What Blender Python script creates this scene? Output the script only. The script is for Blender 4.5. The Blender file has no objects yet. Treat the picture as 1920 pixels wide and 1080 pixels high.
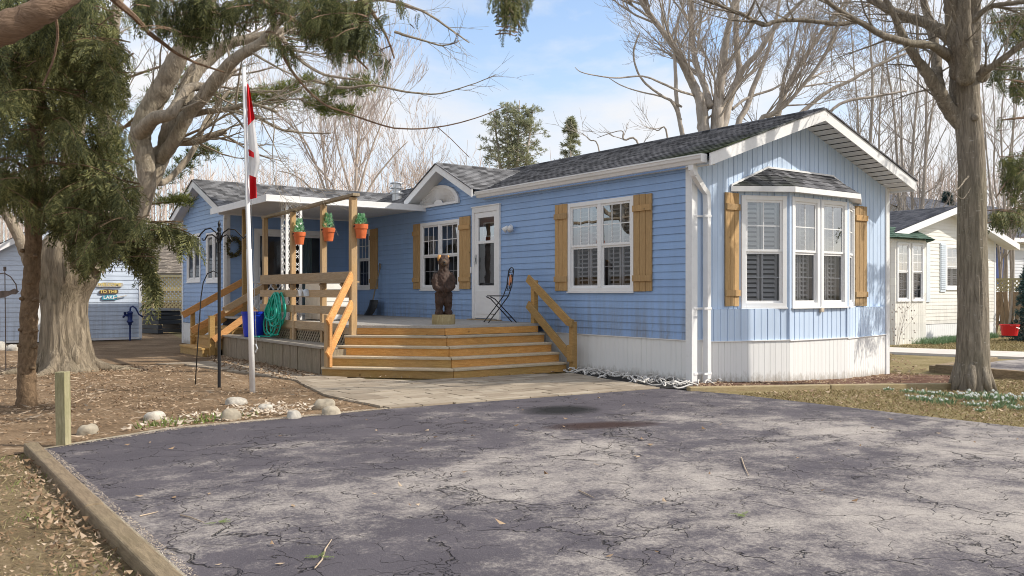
import bpy, math, random
import numpy as np
from mathutils import Vector, Matrix, Euler
random.seed(11); RNG = np.random.default_rng(7)
SC = bpy.context.scene
COL = SC.collection
V = Vector
# ------------------------------------------------------------------ camera (1.26 m above the drive, 30.5 mm lens)
FOC, PX0, PY0 = 1626.0, 960.0, 548.0
CAMP = (-9.0233, -8.2169, 1.26)
YAW = math.radians(35.9687)
RX, FW = (math.cos(YAW), -math.sin(YAW)), (math.sin(YAW), math.cos(YAW))
def P(px, py, Z):
    "world point at distance Z in front of the camera"
    a = (px-PX0)/FOC*Z; b = -(py-PY0)/FOC*Z
    return V((CAMP[0]+FW[0]*Z+RX[0]*a, CAMP[1]+FW[1]*Z+RX[1]*a, CAMP[2]+b))
def gz(x, y):
    "height of the lawn: flat on the left, falling a little to the right"
    t = min(max(x, 0.0), 6.0)
    return -0.030*t
# ------------------------------------------------------------------ materials
def newmat(name):
    m = bpy.data.materials.new(name); m.use_nodes = True
    nt = m.node_tree; b = nt.nodes['Principled BSDF']
    return m, nt, b
def N(nt, t, **kw):
    n = nt.nodes.new(t)
    for k, v in kw.items():
        if k in n.inputs: n.inputs[k].default_value = v
        else: setattr(n, k, v)
    return n
def L(nt, a, b): nt.links.new(a, b)
def coords(nt, scale=(1,1,1), world=True, rot=(0,0,0)):
    if world: src = N(nt, 'ShaderNodeNewGeometry').outputs['Position']
    else: src = N(nt, 'ShaderNodeTexCoord').outputs['Object']
    mp = N(nt, 'ShaderNodeMapping'); mp.inputs['Scale'].default_value = scale; mp.inputs['Rotation'].default_value = rot
    L(nt, src, mp.inputs['Vector']); return mp.outputs['Vector']
def noise(nt, vec, scale, detail=4, rough=.55, dist=0.0):
    n = N(nt, 'ShaderNodeTexNoise'); n.inputs['Scale'].default_value = scale; n.inputs['Detail'].default_value = detail
    n.inputs['Roughness'].default_value = rough; n.inputs['Distortion'].default_value = dist
    if vec is not None: L(nt, vec, n.inputs['Vector'])
    return n.outputs['Fac']
def ramp(nt, fac, stops):
    r = N(nt, 'ShaderNodeValToRGB'); e = r.color_ramp.elements
    while len(e) < len(stops): e.new(.5)
    for el, (p, c) in zip(e, stops):
        el.position = p; el.color = (c[0], c[1], c[2], 1) if len(c) == 3 else c
    L(nt, fac, r.inputs['Fac']); return r.outputs['Color']
def mixc(nt, fac, a, b, mode='MIX'):
    m = N(nt, 'ShaderNodeMix'); m.data_type = 'RGBA'; m.blend_type = mode
    for sock, v in ((m.inputs[0], fac), (m.inputs[6], a), (m.inputs[7], b)):
        if isinstance(v, (int, float)): sock.default_value = v
        elif isinstance(v, (tuple, list)): sock.default_value = (v[0], v[1], v[2], 1)
        else: L(nt, v, sock)
    return m.outputs[2]
def mth(nt, op, a, b=None, clamp=False):
    m = N(nt, 'ShaderNodeMath'); m.operation = op; m.use_clamp = clamp
    for s, v in zip(m.inputs, (a, b)):
        if v is None: continue
        if isinstance(v, (int, float)): s.default_value = v
        else: L(nt, v, s)
    return m.outputs[0]
def bump(nt, bsdf, h, strength=.3, dist=.01):
    b = N(nt, 'ShaderNodeBump'); b.inputs['Strength'].default_value = strength; b.inputs['Distance'].default_value = dist
    L(nt, h, b.inputs['Height']); L(nt, b.outputs['Normal'], bsdf.inputs['Normal'])
def paint(name, c, rough=.5, var=.12, scale=1.5, dirt=.0, spec=.4, streak=False, metallic=0.0):
    m, nt, b = newmat(name)
    v = coords(nt); n1 = noise(nt, v, scale, 5)
    lo = [x*(1-var) for x in c]; hi = [min(1, x*(1+var)) for x in c]
    col = ramp(nt, n1, [(.3, lo), (.7, hi)])
    if streak:
        v2 = coords(nt, (14, 14, .7)); n2 = noise(nt, v2, 1.0, 4, .6)
        f = ramp(nt, n2, [(.52, (0,0,0)), (.78, (.35,.35,.35))])
        col = mixc(nt, f, col, tuple(x*.62 for x in c))
    if dirt:
        n3 = noise(nt, v, 9, 6, .7)
        f = ramp(nt, n3, [(.5, (0,0,0)), (.75, (dirt,)*3)])
        col = mixc(nt, f, col, (.12, .1, .08))
    L(nt, col, b.inputs['Base Color'])
    b.inputs['Roughness'].default_value = rough; b.inputs['Specular IOR Level'].default_value = spec
    b.inputs['Metallic'].default_value = metallic
    return m
def wood(name, c1, c2, green=0.0, grain=(1,1,1), rough=.75, grey=0.0, knots=True):
    "sawn timber: streaks of grain along the object's own length, knots, weathering"
    m, nt, b = newmat(name)
    v = coords(nt, grain); n1 = noise(nt, v, 6, 6, .65, .6)
    col = ramp(nt, n1, [(.3, c1), (.68, c2)])
    vb = coords(nt); n2 = noise(nt, vb, 1.3, 4, .6)
    if green: 
        f = ramp(nt, n2, [(.42, (0,0,0)), (.7, (green,)*3)]); col = mixc(nt, f, col, (.16, .19, .06))
    if grey:
        n4 = noise(nt, vb, 2.2, 5, .6); f = ramp(nt, n4, [(.35, (0,0,0)), (.65, (grey,)*3)]); col = mixc(nt, f, col, (.27, .255, .23))
    if knots:
        vo = N(nt, 'ShaderNodeTexVoronoi'); vo.inputs['Scale'].default_value = 3.2; L(nt, vb, vo.inputs['Vector'])
        f = ramp(nt, vo.outputs['Distance'], [(.035, (.75,.75,.75)), (.075, (0,0,0))]); col = mixc(nt, f, col, tuple(x*.35 for x in c1))
    oi = N(nt, 'ShaderNodeObjectInfo'); rv = ramp(nt, oi.outputs['Random'], [(0, (.74,.76,.80)), (.5, (.96,.96,.96)), (1, (1.12,1.08,1.02))]); col = mixc(nt, 1.0, col, rv, 'MULTIPLY')
    fg = noise(nt, coords(nt, tuple(x*2.2 for x in grain)), 16, 5, .7); col = mixc(nt, ramp(nt, fg, [(.36, (.5,.5,.5)), (.5, (0,0,0))]), col, tuple(x*.5 for x in c1))
    L(nt, col, b.inputs['Base Color']); b.inputs['Roughness'].default_value = rough
    bump(nt, b, fg, .5, .005)
    return m
def lapmat(name, c, dirt=.5):
    "vinyl siding: panels 3.7 m long that differ slightly, dust and splash marks near the foot"
    m, nt, b = newmat(name); p = N(nt, 'ShaderNodeNewGeometry').outputs['Position']; sp = N(nt, 'ShaderNodeSeparateXYZ'); L(nt, p, sp.inputs[0])
    cb = N(nt, 'ShaderNodeCombineXYZ'); L(nt, mth(nt, 'ADD', sp.outputs['X'], sp.outputs['Y']), cb.inputs[0]); L(nt, mth(nt, 'SUBTRACT', sp.outputs['Z'], .6), cb.inputs[1])
    br = N(nt, 'ShaderNodeTexBrick'); L(nt, cb.outputs[0], br.inputs['Vector']); br.inputs['Scale'].default_value = 1; br.inputs['Brick Width'].default_value = 3.1; br.inputs['Row Height'].default_value = .212; br.inputs['Mortar Size'].default_value = .0016; br.offset = .37
    br.inputs['Color1'].default_value = (.93,.93,.94,1); br.inputs['Color2'].default_value = (1.05,1.05,1.04,1); br.inputs['Mortar'].default_value = (.6,.6,.62,1)
    col = mixc(nt, 1.0, c, br.outputs['Color'], 'MULTIPLY')
    n1 = noise(nt, coords(nt, (1,1,.35)), 2.2, 6, .65); col = mixc(nt, ramp(nt, n1, [(.42, (0,0,0)), (.72, (.22,.22,.22))]), col, tuple(min(1,x*1.25+.06) for x in c))
    st = noise(nt, coords(nt, (11,11,.8)), 1.0, 5, .65); low = mth(nt, 'SUBTRACT', 1.0, mth(nt, 'MULTIPLY', mth(nt, 'SUBTRACT', sp.outputs['Z'], .55), 1.4), True)
    f = mth(nt, 'MULTIPLY', ramp(nt, st, [(.40, (0,0,0)), (.7, (dirt,)*3)]), mth(nt, 'ADD', low, .12), True)
    col = mixc(nt, f, col, (.20,.19,.17)); L(nt, col, b.inputs['Base Color'])
    rg = noise(nt, p, 1.1, 3); b.inputs['Roughness'].default_value = .42; b.inputs['Specular IOR Level'].default_value = .4
    bump(nt, b, rg, .25, .02); return m
def isl(nt): return N(nt, 'ShaderNodeNewGeometry').outputs['Random Per Island']
def leafmat(name, stops, trans=.25, rough=.6, big=1.2, spec=.25):
    m, nt, b = newmat(name)
    r = isl(nt); n1 = noise(nt, coords(nt), big, 3)
    f = mth(nt, 'ADD', mth(nt, 'MULTIPLY', r, .55), mth(nt, 'MULTIPLY', n1, .55))
    col = ramp(nt, f, stops)
    L(nt, col, b.inputs['Base Color']); b.inputs['Roughness'].default_value = rough; b.inputs['Specular IOR Level'].default_value = spec
    if trans:
        t = N(nt, 'ShaderNodeBsdfTranslucent'); L(nt, col, t.inputs['Color'])
        mx = N(nt, 'ShaderNodeMixShader'); mx.inputs[0].default_value = trans
        L(nt, b.outputs[0], mx.inputs[1]); L(nt, t.outputs[0], mx.inputs[2])
        L(nt, mx.outputs[0], nt.nodes['Material Output'].inputs['Surface'])
    return m
def bark(name, c1, c2, sc=(9,9,1.6), strength=.8, moss=0.0, blotch=None, dist=.03):
    m, nt, b = newmat(name)
    v = coords(nt, sc); n1 = noise(nt, v, 1.6, 8, .68, .8)
    col = ramp(nt, n1, [(.3, c1), (.62, c2)])
    vb = coords(nt); n2 = noise(nt, vb, 2.0, 4)
    col = mixc(nt, ramp(nt, n2, [(.35, (0,0,0)), (.7, (.5,.5,.5))]), col, tuple(x*.55 for x in c2))
    if blotch:
        n3 = noise(nt, coords(nt, (5,5,14)), 2.5, 5, .6); col = mixc(nt, ramp(nt, n3, [(.62, (0,0,0)), (.7, (.7,.7,.7))]), col, blotch)
    if moss:
        n4 = noise(nt, vb, 1.1, 3); col = mixc(nt, ramp(nt, n4, [(.5, (0,0,0)), (.7, (moss,)*3)]), col, (.13,.14,.06))
    L(nt, col, b.inputs['Base Color']); b.inputs['Roughness'].default_value = .9; b.inputs['Specular IOR Level'].default_value = .15
    bump(nt, b, n1, strength, dist)
    return m
def shingle(name, swap, c_lo, c_hi, moss=0.0):
    "asphalt shingles: tabs 0.3 x 0.14 m, each a slightly different grey"
    m, nt, b = newmat(name)
    pos = N(nt, 'ShaderNodeNewGeometry').outputs['Position']
    sp = N(nt, 'ShaderNodeSeparateXYZ'); L(nt, pos, sp.inputs[0])
    cb = N(nt, 'ShaderNodeCombineXYZ')
    L(nt, sp.outputs['Y' if swap else 'X'], cb.inputs[0]); L(nt, mth(nt, 'MULTIPLY', sp.outputs['X' if swap else 'Y'], 1.06), cb.inputs[1])
    br = N(nt, 'ShaderNodeTexBrick'); L(nt, cb.outputs[0], br.inputs['Vector'])
    br.inputs['Scale'].default_value = 1.0; br.inputs['Brick Width'].default_value = .17; br.inputs['Row Height'].default_value = .14
    br.inputs['Mortar Size'].default_value = .004; br.inputs['Bias'].default_value = 0.0
    br.inputs['Color1'].default_value = (0,0,0,1); br.inputs['Color2'].default_value = (1,1,1,1); br.inputs['Mortar'].default_value = (.0,.0,.0,1)
    n1 = noise(nt, pos, 60, 3, .7)
    f = mth(nt, 'ADD', mth(nt, 'MULTIPLY', br.outputs['Color'], .6), mth(nt, 'MULTIPLY', n1, .4))
    col = ramp(nt, f, [(.12, c_lo), (.85, c_hi)])
    if moss:
        n2 = noise(nt, pos, 3.0, 5, .65); yy = mth(nt, 'MULTIPLY', sp.outputs['Y'], -.35); xx = mth(nt, 'MULTIPLY', sp.outputs['X'], -.28)
        k = mth(nt, 'ADD', mth(nt, 'ADD', n2, yy), xx)
        col = mixc(nt, ramp(nt, k, [(.12, (0,0,0)), (.62, (moss,)*3)]), col, (.035,.05,.012))
    L(nt, col, b.inputs['Base Color']); b.inputs['Roughness'].default_value = .95; b.inputs['Specular IOR Level'].default_value = .15
    bump(nt, b, n1, .5, .006)
    return m
def glassmat(name, tint, refl=1.0, rough=.0):
    m, nt, b = newmat(name); nt.nodes.remove(b)
    t = N(nt, 'ShaderNodeBsdfTransparent'); t.inputs['Color'].default_value = (*tint, 1)
    g = N(nt, 'ShaderNodeBsdfGlossy'); g.inputs['Roughness'].default_value = rough; g.inputs['Color'].default_value = (.95,.97,1,1)
    fr = N(nt, 'ShaderNodeFresnel'); fr.inputs['IOR'].default_value = 1.55
    nz = noise(nt, coords(nt), 1.7, 2); bm = N(nt, 'ShaderNodeBump'); bm.inputs['Strength'].default_value = .05; bm.inputs['Distance'].default_value = .05
    L(nt, nz, bm.inputs['Height']); L(nt, bm.outputs[0], g.inputs['Normal'])
    mx = N(nt, 'ShaderNodeMixShader'); L(nt, mth(nt, 'MULTIPLY', fr.outputs[0], refl, True), mx.inputs[0])
    L(nt, t.outputs[0], mx.inputs[1]); L(nt, g.outputs[0], mx.inputs[2])
    L(nt, mx.outputs[0], nt.nodes['Material Output'].inputs['Surface'])
    return m
M = {}
# ------------------------------------------------------------------ mesh building
class MB:
    def __init__(s): s.v = []; s.f = []
    def quad(s, a, b, c, d):
        i = len(s.v); s.v += [tuple(a), tuple(b), tuple(c), tuple(d)]; s.f.append((i, i+1, i+2, i+3))
    def poly(s, pts):
        i = len(s.v); s.v += [tuple(p) for p in pts]; s.f.append(tuple(range(i, i+len(pts))))
    def box(s, x0, x1, y0, y1, z0, z1):
        s.hexa([(x0,y0,z0),(x1,y0,z0),(x1,y1,z0),(x0,y1,z0),(x0,y0,z1),(x1,y0,z1),(x1,y1,z1),(x0,y1,z1)])
    def hexa(s, p):
        i = len(s.v); s.v += [tuple(q) for q in p]
        s.f += [(i+3,i+2,i+1,i),(i+4,i+5,i+6,i+7),(i,i+1,i+5,i+4),(i+1,i+2,i+6,i+5),(i+2,i+3,i+7,i+6),(i+3,i,i+4,i+7)]
    def prism(s, pts, z0, z1):
        "vertical prism over a polygon (counter-clockwise)"
        n = len(pts); i = len(s.v)
        s.v += [(p[0], p[1], z0) for p in pts]+[(p[0], p[1], z1) for p in pts]
        s.f.append(tuple(range(i+n-1, i-1, -1))); s.f.append(tuple(range(i+n, i+2*n)))
        for k in range(n):
            j = (k+1) % n; s.f.append((i+k, i+j, i+n+j, i+n+k))
    def beam(s, p0, p1, w, h, up=(0,0,1), bev=0.0):
        "square bar from p0 to p1: width w sideways, height h along up"
        p0, p1 = V(p0), V(p1); d = (p1-p0).normalized(); up = V(up)
        sd = d.cross(up)
        if sd.length < 1e-5: sd = d.cross(V((1,0,0)))
        sd.normalize(); u = sd.cross(d).normalized()
        a, b = sd*(w/2), u*(h/2)
        s.hexa([p0-a-b, p0+a-b, p1+a-b, p1-a-b, p0-a+b, p0+a+b, p1+a+b, p1-a+b])
    def tube(s, pts, r, n=8, cap=True, rough=0.0):
        "tube through points; r is a number or one radius per point"
        pts = [V(p) for p in pts]; m = len(pts)
        rs = [r]*m if isinstance(r, (int, float)) else r
        base = len(s.v); prev = None
        for k in range(m):
            t = (pts[min(k+1, m-1)]-pts[max(k-1, 0)])
            if t.length < 1e-9: t = V((0,0,1))
            t.normalize()
            if prev is None:
                a = t.cross(V((0,0,1)))
                if a.length < .05: a = t.cross(V((1,0,0)))
            else: a = prev-t*prev.dot(t)
            if a.length < 1e-6: a = t.orthogonal()
            a.normalize(); prev = a; b = t.cross(a)
            for q in range(n):
                an = 2*math.pi*q/n; rr = rs[k]*(1+rough*(random.random()-.5)) if rough else rs[k]
                c = pts[k]+a*(math.cos(an)*rr)+b*(math.sin(an)*rr); s.v.append((c.x, c.y, c.z))
        for k in range(m-1):
            o = base+k*n
            for q in range(n):
                w = (q+1) % n; s.f.append((o+q, o+w, o+n+w, o+n+q))
        if cap:
            s.f.append(tuple(range(base+n-1, base-1, -1))); s.f.append(tuple(range(base+(m-1)*n, base+m*n)))
    def barktube(s, path, n=40, amp=.05, fr=5.0, vs=1.2, seed=0.0):
        "trunk with fissured bark: ridges follow the length of the tube"
        from mathutils import noise as mn
        pts = [V(p) for p,_ in path]; m = len(pts); base = len(s.v); prev = None; ln = 0.0
        for k in range(m):
            if k: ln += (pts[k]-pts[k-1]).length
            t = (pts[min(k+1,m-1)]-pts[max(k-1,0)]).normalized(); r = path[k][1]
            a = (t.cross(V((0,1,0))) if prev is None else prev-t*prev.dot(t)).normalized(); prev = a; b = t.cross(a)
            for q in range(n):
                an = 2*math.pi*q/n; c, sn = math.cos(an), math.sin(an)
                h = 1-abs(mn.noise(V((c*fr*.5+seed, sn*fr*.5, ln*vs))))*2.2
                h2 = mn.noise(V((c*fr*1.3, sn*fr*1.3+seed, ln*vs*2.2)))
                big = mn.noise(V((c*.9+seed, sn*.9, ln*.9)))
                rr = r*(1+amp*(h*.75+h2*.5)+amp*1.3*big)
                p = pts[k]+a*(c*rr)+b*(sn*rr); s.v.append((p.x,p.y,p.z))
        for k in range(m-1):
            o = base+k*n
            for q in range(n):
                w = (q+1) % n; s.f.append((o+q, o+w, o+n+w, o+n+q))
        s.f.append(tuple(range(base+(m-1)*n, base+m*n)))
    def lathe(s, c, prof, n=20, cap=True):
        "profile of (radius, z) turned about a vertical axis through c"
        base = len(s.v); m = len(prof)
        for r, z in prof:
            for q in range(n):
                an = 2*math.pi*q/n; s.v.append((c[0]+math.cos(an)*r, c[1]+math.sin(an)*r, c[2]+z))
        for k in range(m-1):
            o = base+k*n
            for q in range(n):
                w = (q+1) % n; s.f.append((o+q, o+w, o+n+w, o+n+q))
        if cap:
            s.f.append(tuple(range(base+n-1, base-1, -1))); s.f.append(tuple(range(base+(m-1)*n, base+m*n)))
    def arrays(s, vv, ff):
        i = len(s.v); s.v += [tuple(p) for p in vv]; s.f += [tuple(i+k for k in f) for f in ff]
    def build(s, name, mat, parent=None, smooth=False, bevel=0.0):
        me = bpy.data.meshes.new(name)
        o = bpy.data.objects.new(name, me); COL.objects.link(o)
        off = V((0,0,0)); q = parent
        while q is not None: off += q.location; q = q.parent
        vv = np.array(s.v, dtype=np.float64).reshape(-1, 3)-np.array(off)
        me.from_pydata(vv.tolist(), [], s.f)
        if smooth: me.polygons.foreach_set('use_smooth', [True]*len(me.polygons))
        me.materials.append(mat); me.update()
        if parent is not None: o.parent = parent
        if bevel:
            bv = o.modifiers.new('bevel', 'BEVEL'); bv.width = bevel; bv.segments = 2; bv.limit_method = 'ANGLE'; bv.angle_limit = math.radians(40)
        return o
def tag(o, label, cat, group=None, kind=None):
    o['label'] = label; o['category'] = cat
    if group: o['group'] = group
    if kind: o['kind'] = kind
    return o
def thing(name, label, cat, loc, group=None):
    o = bpy.data.objects.new(name, None); COL.objects.link(o); o.location = loc; o.empty_display_size = .1
    return tag(o, label, cat, group)
def struct(o): o['kind'] = 'structure'; return o
def stuff(o, label=None):
    o['kind'] = 'stuff'
    if label: o['label'] = label
    return o
def npmesh(name, verts, faces, mat, parent=None, smooth=False):
    "mesh from numpy arrays; all faces have the same number of corners"
    me = bpy.data.meshes.new(name); k = faces.shape[1]; nf = len(faces)
    off = V((0,0,0)); q = parent
    while q is not None: off += q.location; q = q.parent
    verts = verts-np.array(off)
    me.vertices.add(len(verts)); me.vertices.foreach_set('co', verts.astype(np.float32).ravel())
    me.loops.add(nf*k); me.loops.foreach_set('vertex_index', faces.astype(np.int32).ravel())
    me.polygons.add(nf); me.polygons.foreach_set('loop_start', np.arange(0, nf*k, k, dtype=np.int32))
    me.polygons.foreach_set('loop_total', np.full(nf, k, dtype=np.int32))
    me.update(calc_edges=True); me.validate()
    if smooth: me.polygons.foreach_set('use_smooth', [True]*nf)
    me.materials.append(mat)
    o = bpy.data.objects.new(name, me); COL.objects.link(o)
    if parent is not None: o.parent = parent
    return o
# ------------------------------------------------------------------ clad walls with openings
def clip_half(poly, a, b, c):
    "keep the part of a 2-D polygon where a*u+b*z <= c"
    out = []; n = len(poly)
    for i in range(n):
        p, q = poly[i], poly[(i+1) % n]; dp, dq = a*p[0]+b*p[1]-c, a*q[0]+b*q[1]-c
        if dp <= 0: out.append(p)
        if (dp < 0 < dq) or (dq < 0 < dp):
            t = dp/(dp-dq); out.append((p[0]+(q[0]-p[0])*t, p[1]+(q[1]-p[1])*t))
    return out
class Wall:
    def __init__(s, o, u, n):
        s.o, s.u, s.n = V(o), V(u).normalized(), V(n).normalized(); s.mb = MB()
    def pt(s, u, z, d=0): return s.o+s.u*u+V((0,0,z))+s.n*d
    def cells(s, rects, openings, clips):
        for (u0,u1,z0,z1) in rects:
            us, zs = {u0,u1}, {z0,z1}
            for (a,b,c,d) in openings:
                if a < u1 and b > u0 and c < z1 and d > z0:
                    us |= {min(max(a,u0),u1), min(max(b,u0),u1)}; zs |= {min(max(c,z0),z1), min(max(d,z0),z1)}
            us, zs = sorted(us), sorted(zs)
            for i in range(len(us)-1):
                for j in range(len(zs)-1):
                    uc, zc = (us[i]+us[i+1])/2, (zs[j]+zs[j+1])/2
                    if us[i+1]-us[i] < 1e-5 or zs[j+1]-zs[j] < 1e-5: continue
                    if any(a < uc < b and c < zc < d for (a,b,c,d) in openings): continue
                    poly = [(us[i],zs[j]),(us[i+1],zs[j]),(us[i+1],zs[j+1]),(us[i],zs[j+1])]
                    for cl in clips: poly = clip_half(poly, *cl)
                    if len(poly) >= 3: yield poly
    def lap(s, u0, u1, z0, z1, openings=(), clips=(), course=.106, depth=.014):
        z = z0
        flip = s.u.cross(V((0,0,1))).dot(s.n) < 0
        while z < z1-1e-4:
            zt = min(z+course, z1)
            # face of the course in two facets ("dutch" lap) and the dark underside lip
            zm = z+course*.42
            for za, zb, da, db in ((z, min(zm,zt), depth, depth*.72), (min(zm,zt), zt, depth*.72-.002, .001)):
                if zb-za < 1e-4: continue
                for poly in s.cells([(u0,u1,za,zb)], openings, clips):
                    pts = [s.pt(u, q, da+(db-da)*(q-za)/(zb-za)) for u, q in poly]
                    s.mb.poly(pts[::-1] if flip else pts)
            for poly in s.cells([(u0,u1,z,z+.003)], openings, clips):
                us = [p[0] for p in poly]; a, b = min(us), max(us)
                s.mb.quad(s.pt(a,z,0), s.pt(b,z,0), s.pt(b,z,depth), s.pt(a,z,depth))
            z = zt
        return s
    def boards(s, u0, u1, z0, z1, openings=(), clips=(), w=.115, groove=.012, depth=.010, batten=0.0):
        flip = s.u.cross(V((0,0,1))).dot(s.n) < 0
        u = u0; k = 0
        while u < u1-1e-4:
            ue = min(u+w, u1)
            segs = [(u, u+groove*.5, 0.0, -depth), (u+groove*.5, u+groove, -depth, 0.0), (u+groove, ue-.03 if batten and k % 2 == 0 else ue, 0.0, 0.0)]
            if batten and k % 2 == 0: segs.append((ue-.03, ue, -.003, -.003))
            for a, b, da, db in segs:
                b = min(b, u1)
                if b-a < 1e-4: continue
                for poly in s.cells([(a,b,z0,z1)], openings, clips):
                    pts = [s.pt(q, z, da+(db-da)*(q-a)/(b-a)) for q, z in poly]
                    s.mb.poly(pts[::-1] if flip else pts)
            u = ue; k += 1
        return s
    def face(s, u0, u1, z0, z1, d):
        q = [s.pt(u0,z0,d), s.pt(u1,z0,d), s.pt(u1,z1,d), s.pt(u0,z1,d)]
        return q if s.u.cross(V((0,0,1))).dot(s.n) > 0 else q[::-1]
    def slab(s, mb, u0, u1, z0, z1, d0, d1):
        p = [s.pt(u0,z0,d0), s.pt(u1,z0,d0), s.pt(u1,z0,d1), s.pt(u0,z0,d1), s.pt(u0,z1,d0), s.pt(u1,z1,d0), s.pt(u1,z1,d1), s.pt(u0,z1,d1)]
        mb.hexa(p)
def shingles(mb, e0, e1, r1, r0, expo=.14, lip=.012):
    "courses of shingles on the sloping quad e0-e1 (eave) / r1-r0 (ridge): a low saw-tooth"
    e0, e1, r1, r0 = V(e0), V(e1), V(r1), V(r0)
    ln = max((r0-e0).length, (r1-e1).length); n = max(1, round(ln/expo))
    nr = (e1-e0).cross(r0-e0)
    if nr.length < 1e-8: nr = (r1-r0).cross(r0-e0)
    nr.normalize()
    if nr.z < 0: nr = -nr
    for i in range(n):
        t0, t1 = i/n, (i+1)/n
        a, b, c, d = e0.lerp(r0,t0), e1.lerp(r1,t0), e1.lerp(r1,t1), e0.lerp(r0,t1)
        mb.quad(a+nr*lip, b+nr*lip, c+nr*.001, d+nr*.001)
        mb.quad(a, b, b+nr*lip, a+nr*lip)
def window(parent, W, u0, u1, z0, z1, units=2, cols=3, rows=2, blind=True, curtain=False, trim=.065, room=(.5,), screen=True, meeting=None, inside=None, colsb=None, grid=True, shut=1.0, glass=None):
    "double-hung window units in one white frame, glass, glazing bars, a shallow dark room with louvred shutters behind"
    w = MB(); sl = W.slab
    # outer casing
    sl(w, u0, u0+trim, z0, z1, -.03, .028); sl(w, u1-trim, u1, z0, z1, -.03, .028)
    sl(w, u0+trim, u1-trim, z0, z0+trim, -.03, .0275); sl(w, u0+trim, u1-trim, z1-trim, z1, -.03, .0275)
    sl(w, u0-.01, u1+.01, z0-.022, z0-.001, -.01, .045)
    iw = (u1-u0-2*trim); mul = .075
    uw = (iw-mul*(units-1))/units
    panes = []; bars = MB(); sash = MB(); meet = meeting if meeting else z0+trim+(z1-z0-2*trim)*.5
    for k in range(units):
        a = u0+trim+k*(uw+mul); b = a+uw
        if k: sl(w, a-mul, a, z0+trim, z1-trim, -.03, .026)
        s = .033
        for (za, zb, d) in ((z0+trim, meet, -.022), (meet, z1-trim, -.004)):
            sl(sash, a, a+s, za, zb, d-.02, d+.012); sl(sash, b-s, b, za, zb, d-.02, d+.012)
            sl(sash, a+s, b-s, za, za+s, d-.02, d+.0115); sl(sash, a+s, b-s, zb-s, zb, d-.02, d+.0115)
            panes.append((a+s, b-s, za+s, zb-s, d, za < meet-.01)); q_ = -.014 if (za < meet-.01 and screen and glass is None) else 0.0
            if grid:
                cc = cols
                for i in range(1, cc):
                    uu = a+s+(b-a-2*s)*i/cc; sl(bars, uu-.007, uu+.007, za+s, zb-s, d-.006+q_, d+.004+q_)
                for i in range(1, rows):
                    zz = za+s+(zb-za-2*s)*i/rows; sl(bars, a+s, b-s, zz-.007, zz+.007, d-.0055+q_, d+.0035+q_)
    wo = w.build('window', M['vinyl'], parent, bevel=.004)
    sash.build('sash', M['vinyl'], wo); bars.build('glazing_bars', M['vinyl'], wo)
    for (a, b, za, zb, d, low) in panes:
        g = MB(); g.quad(*W.face(a,b,za,zb,d))
        g.build('pane', glass or (M['glass_screen'] if (low and screen) else M['glass']), wo)
    # the room behind
    dp = room[0]; r = MB()
    a, b, c, d = u0+.02, u1-.02, z0+.02, z1-.02
    r.quad(W.pt(a,c,-dp), W.pt(b,c,-dp), W.pt(b,d,-dp), W.pt(a,d,-dp))
    for (p, q) in (((a,c),(b,c)), ((b,c),(b,d)), ((b,d),(a,d)), ((a,d),(a,c))):
        r.quad(W.pt(*p,-.04), W.pt(*q,-.04), W.pt(*q,-dp), W.pt(*p,-dp))
    r.build('room', inside or M['room'], wo)
    if blind:
        bl = MB(); ww = uw
        for k in range(units):
            a0 = u0+trim+k*(uw+mul)
            for (fa, fb) in ((.03, .48), (.52, .97)):
                a1, b1 = a0+ww*fa, a0+ww*fb; st = .035
                sl(bl, a1, a1+st, z0+trim, z1-trim, -.135, -.11); sl(bl, b1-st, b1, z0+trim, z1-trim, -.135, -.11)
                z = z0+trim+.05
                while z < z1-trim-.04:
                    th = math.radians(28 if not curtain else 55)*shut; hh = .032
                    dz, dd = math.sin(th)*hh, math.cos(th)*hh
                    bl.quad(W.pt(a1+st,z-dz,-.12+dd), W.pt(b1-st,z-dz,-.12+dd), W.pt(b1-st,z+dz,-.12-dd), W.pt(a1+st,z+dz,-.12-dd))
                    z += .068
        bl.build('louvre_shutter', M['blind'], wo)
    elif curtain:
        cu = MB(); n = 26
        for (fa, fb) in ((.02, .3), (.72, .98)):
            A, B = u0+(u1-u0)*fa, u0+(u1-u0)*fb
            for i in range(n):
                q0, q1 = A+(B-A)*i/n, A+(B-A)*(i+1)/n
                d0, d1 = -.12+.018*math.sin(i*1.7), -.12+.018*math.sin((i+1)*1.7)
                cu.quad(W.pt(q0,z0+.05,d0), W.pt(q1,z0+.05,d1), W.pt(q1,z1-.05,d1), W.pt(q0,z1-.05,d0))
        cu.build('curtain', M['blind'], wo)
    return wo
def shutter(parent, W, u0, u1, z0, z1):
    "board and batten shutter: three vertical boards and two cross battens"
    m = MB(); n = 3; g = .006; bw = (u1-u0-g*(n-1))/n
    for i in range(n):
        a = u0+i*(bw+g); W.slab(m, a, a+bw, z0+random.uniform(-.004,.004), z1+random.uniform(-.004,.004), .012, .034+random.uniform(0,.002))
    o = m.build('shutter', M['cedar'], parent, bevel=.003)
    for zc in (z0+.19, z1-.20):
        b = MB(); W.slab(b, u0-.006, u1+.006, zc-.045, zc+.045, .036, .058); b.build('batten', M['cedar'], o, bevel=.003)
    return o
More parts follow.
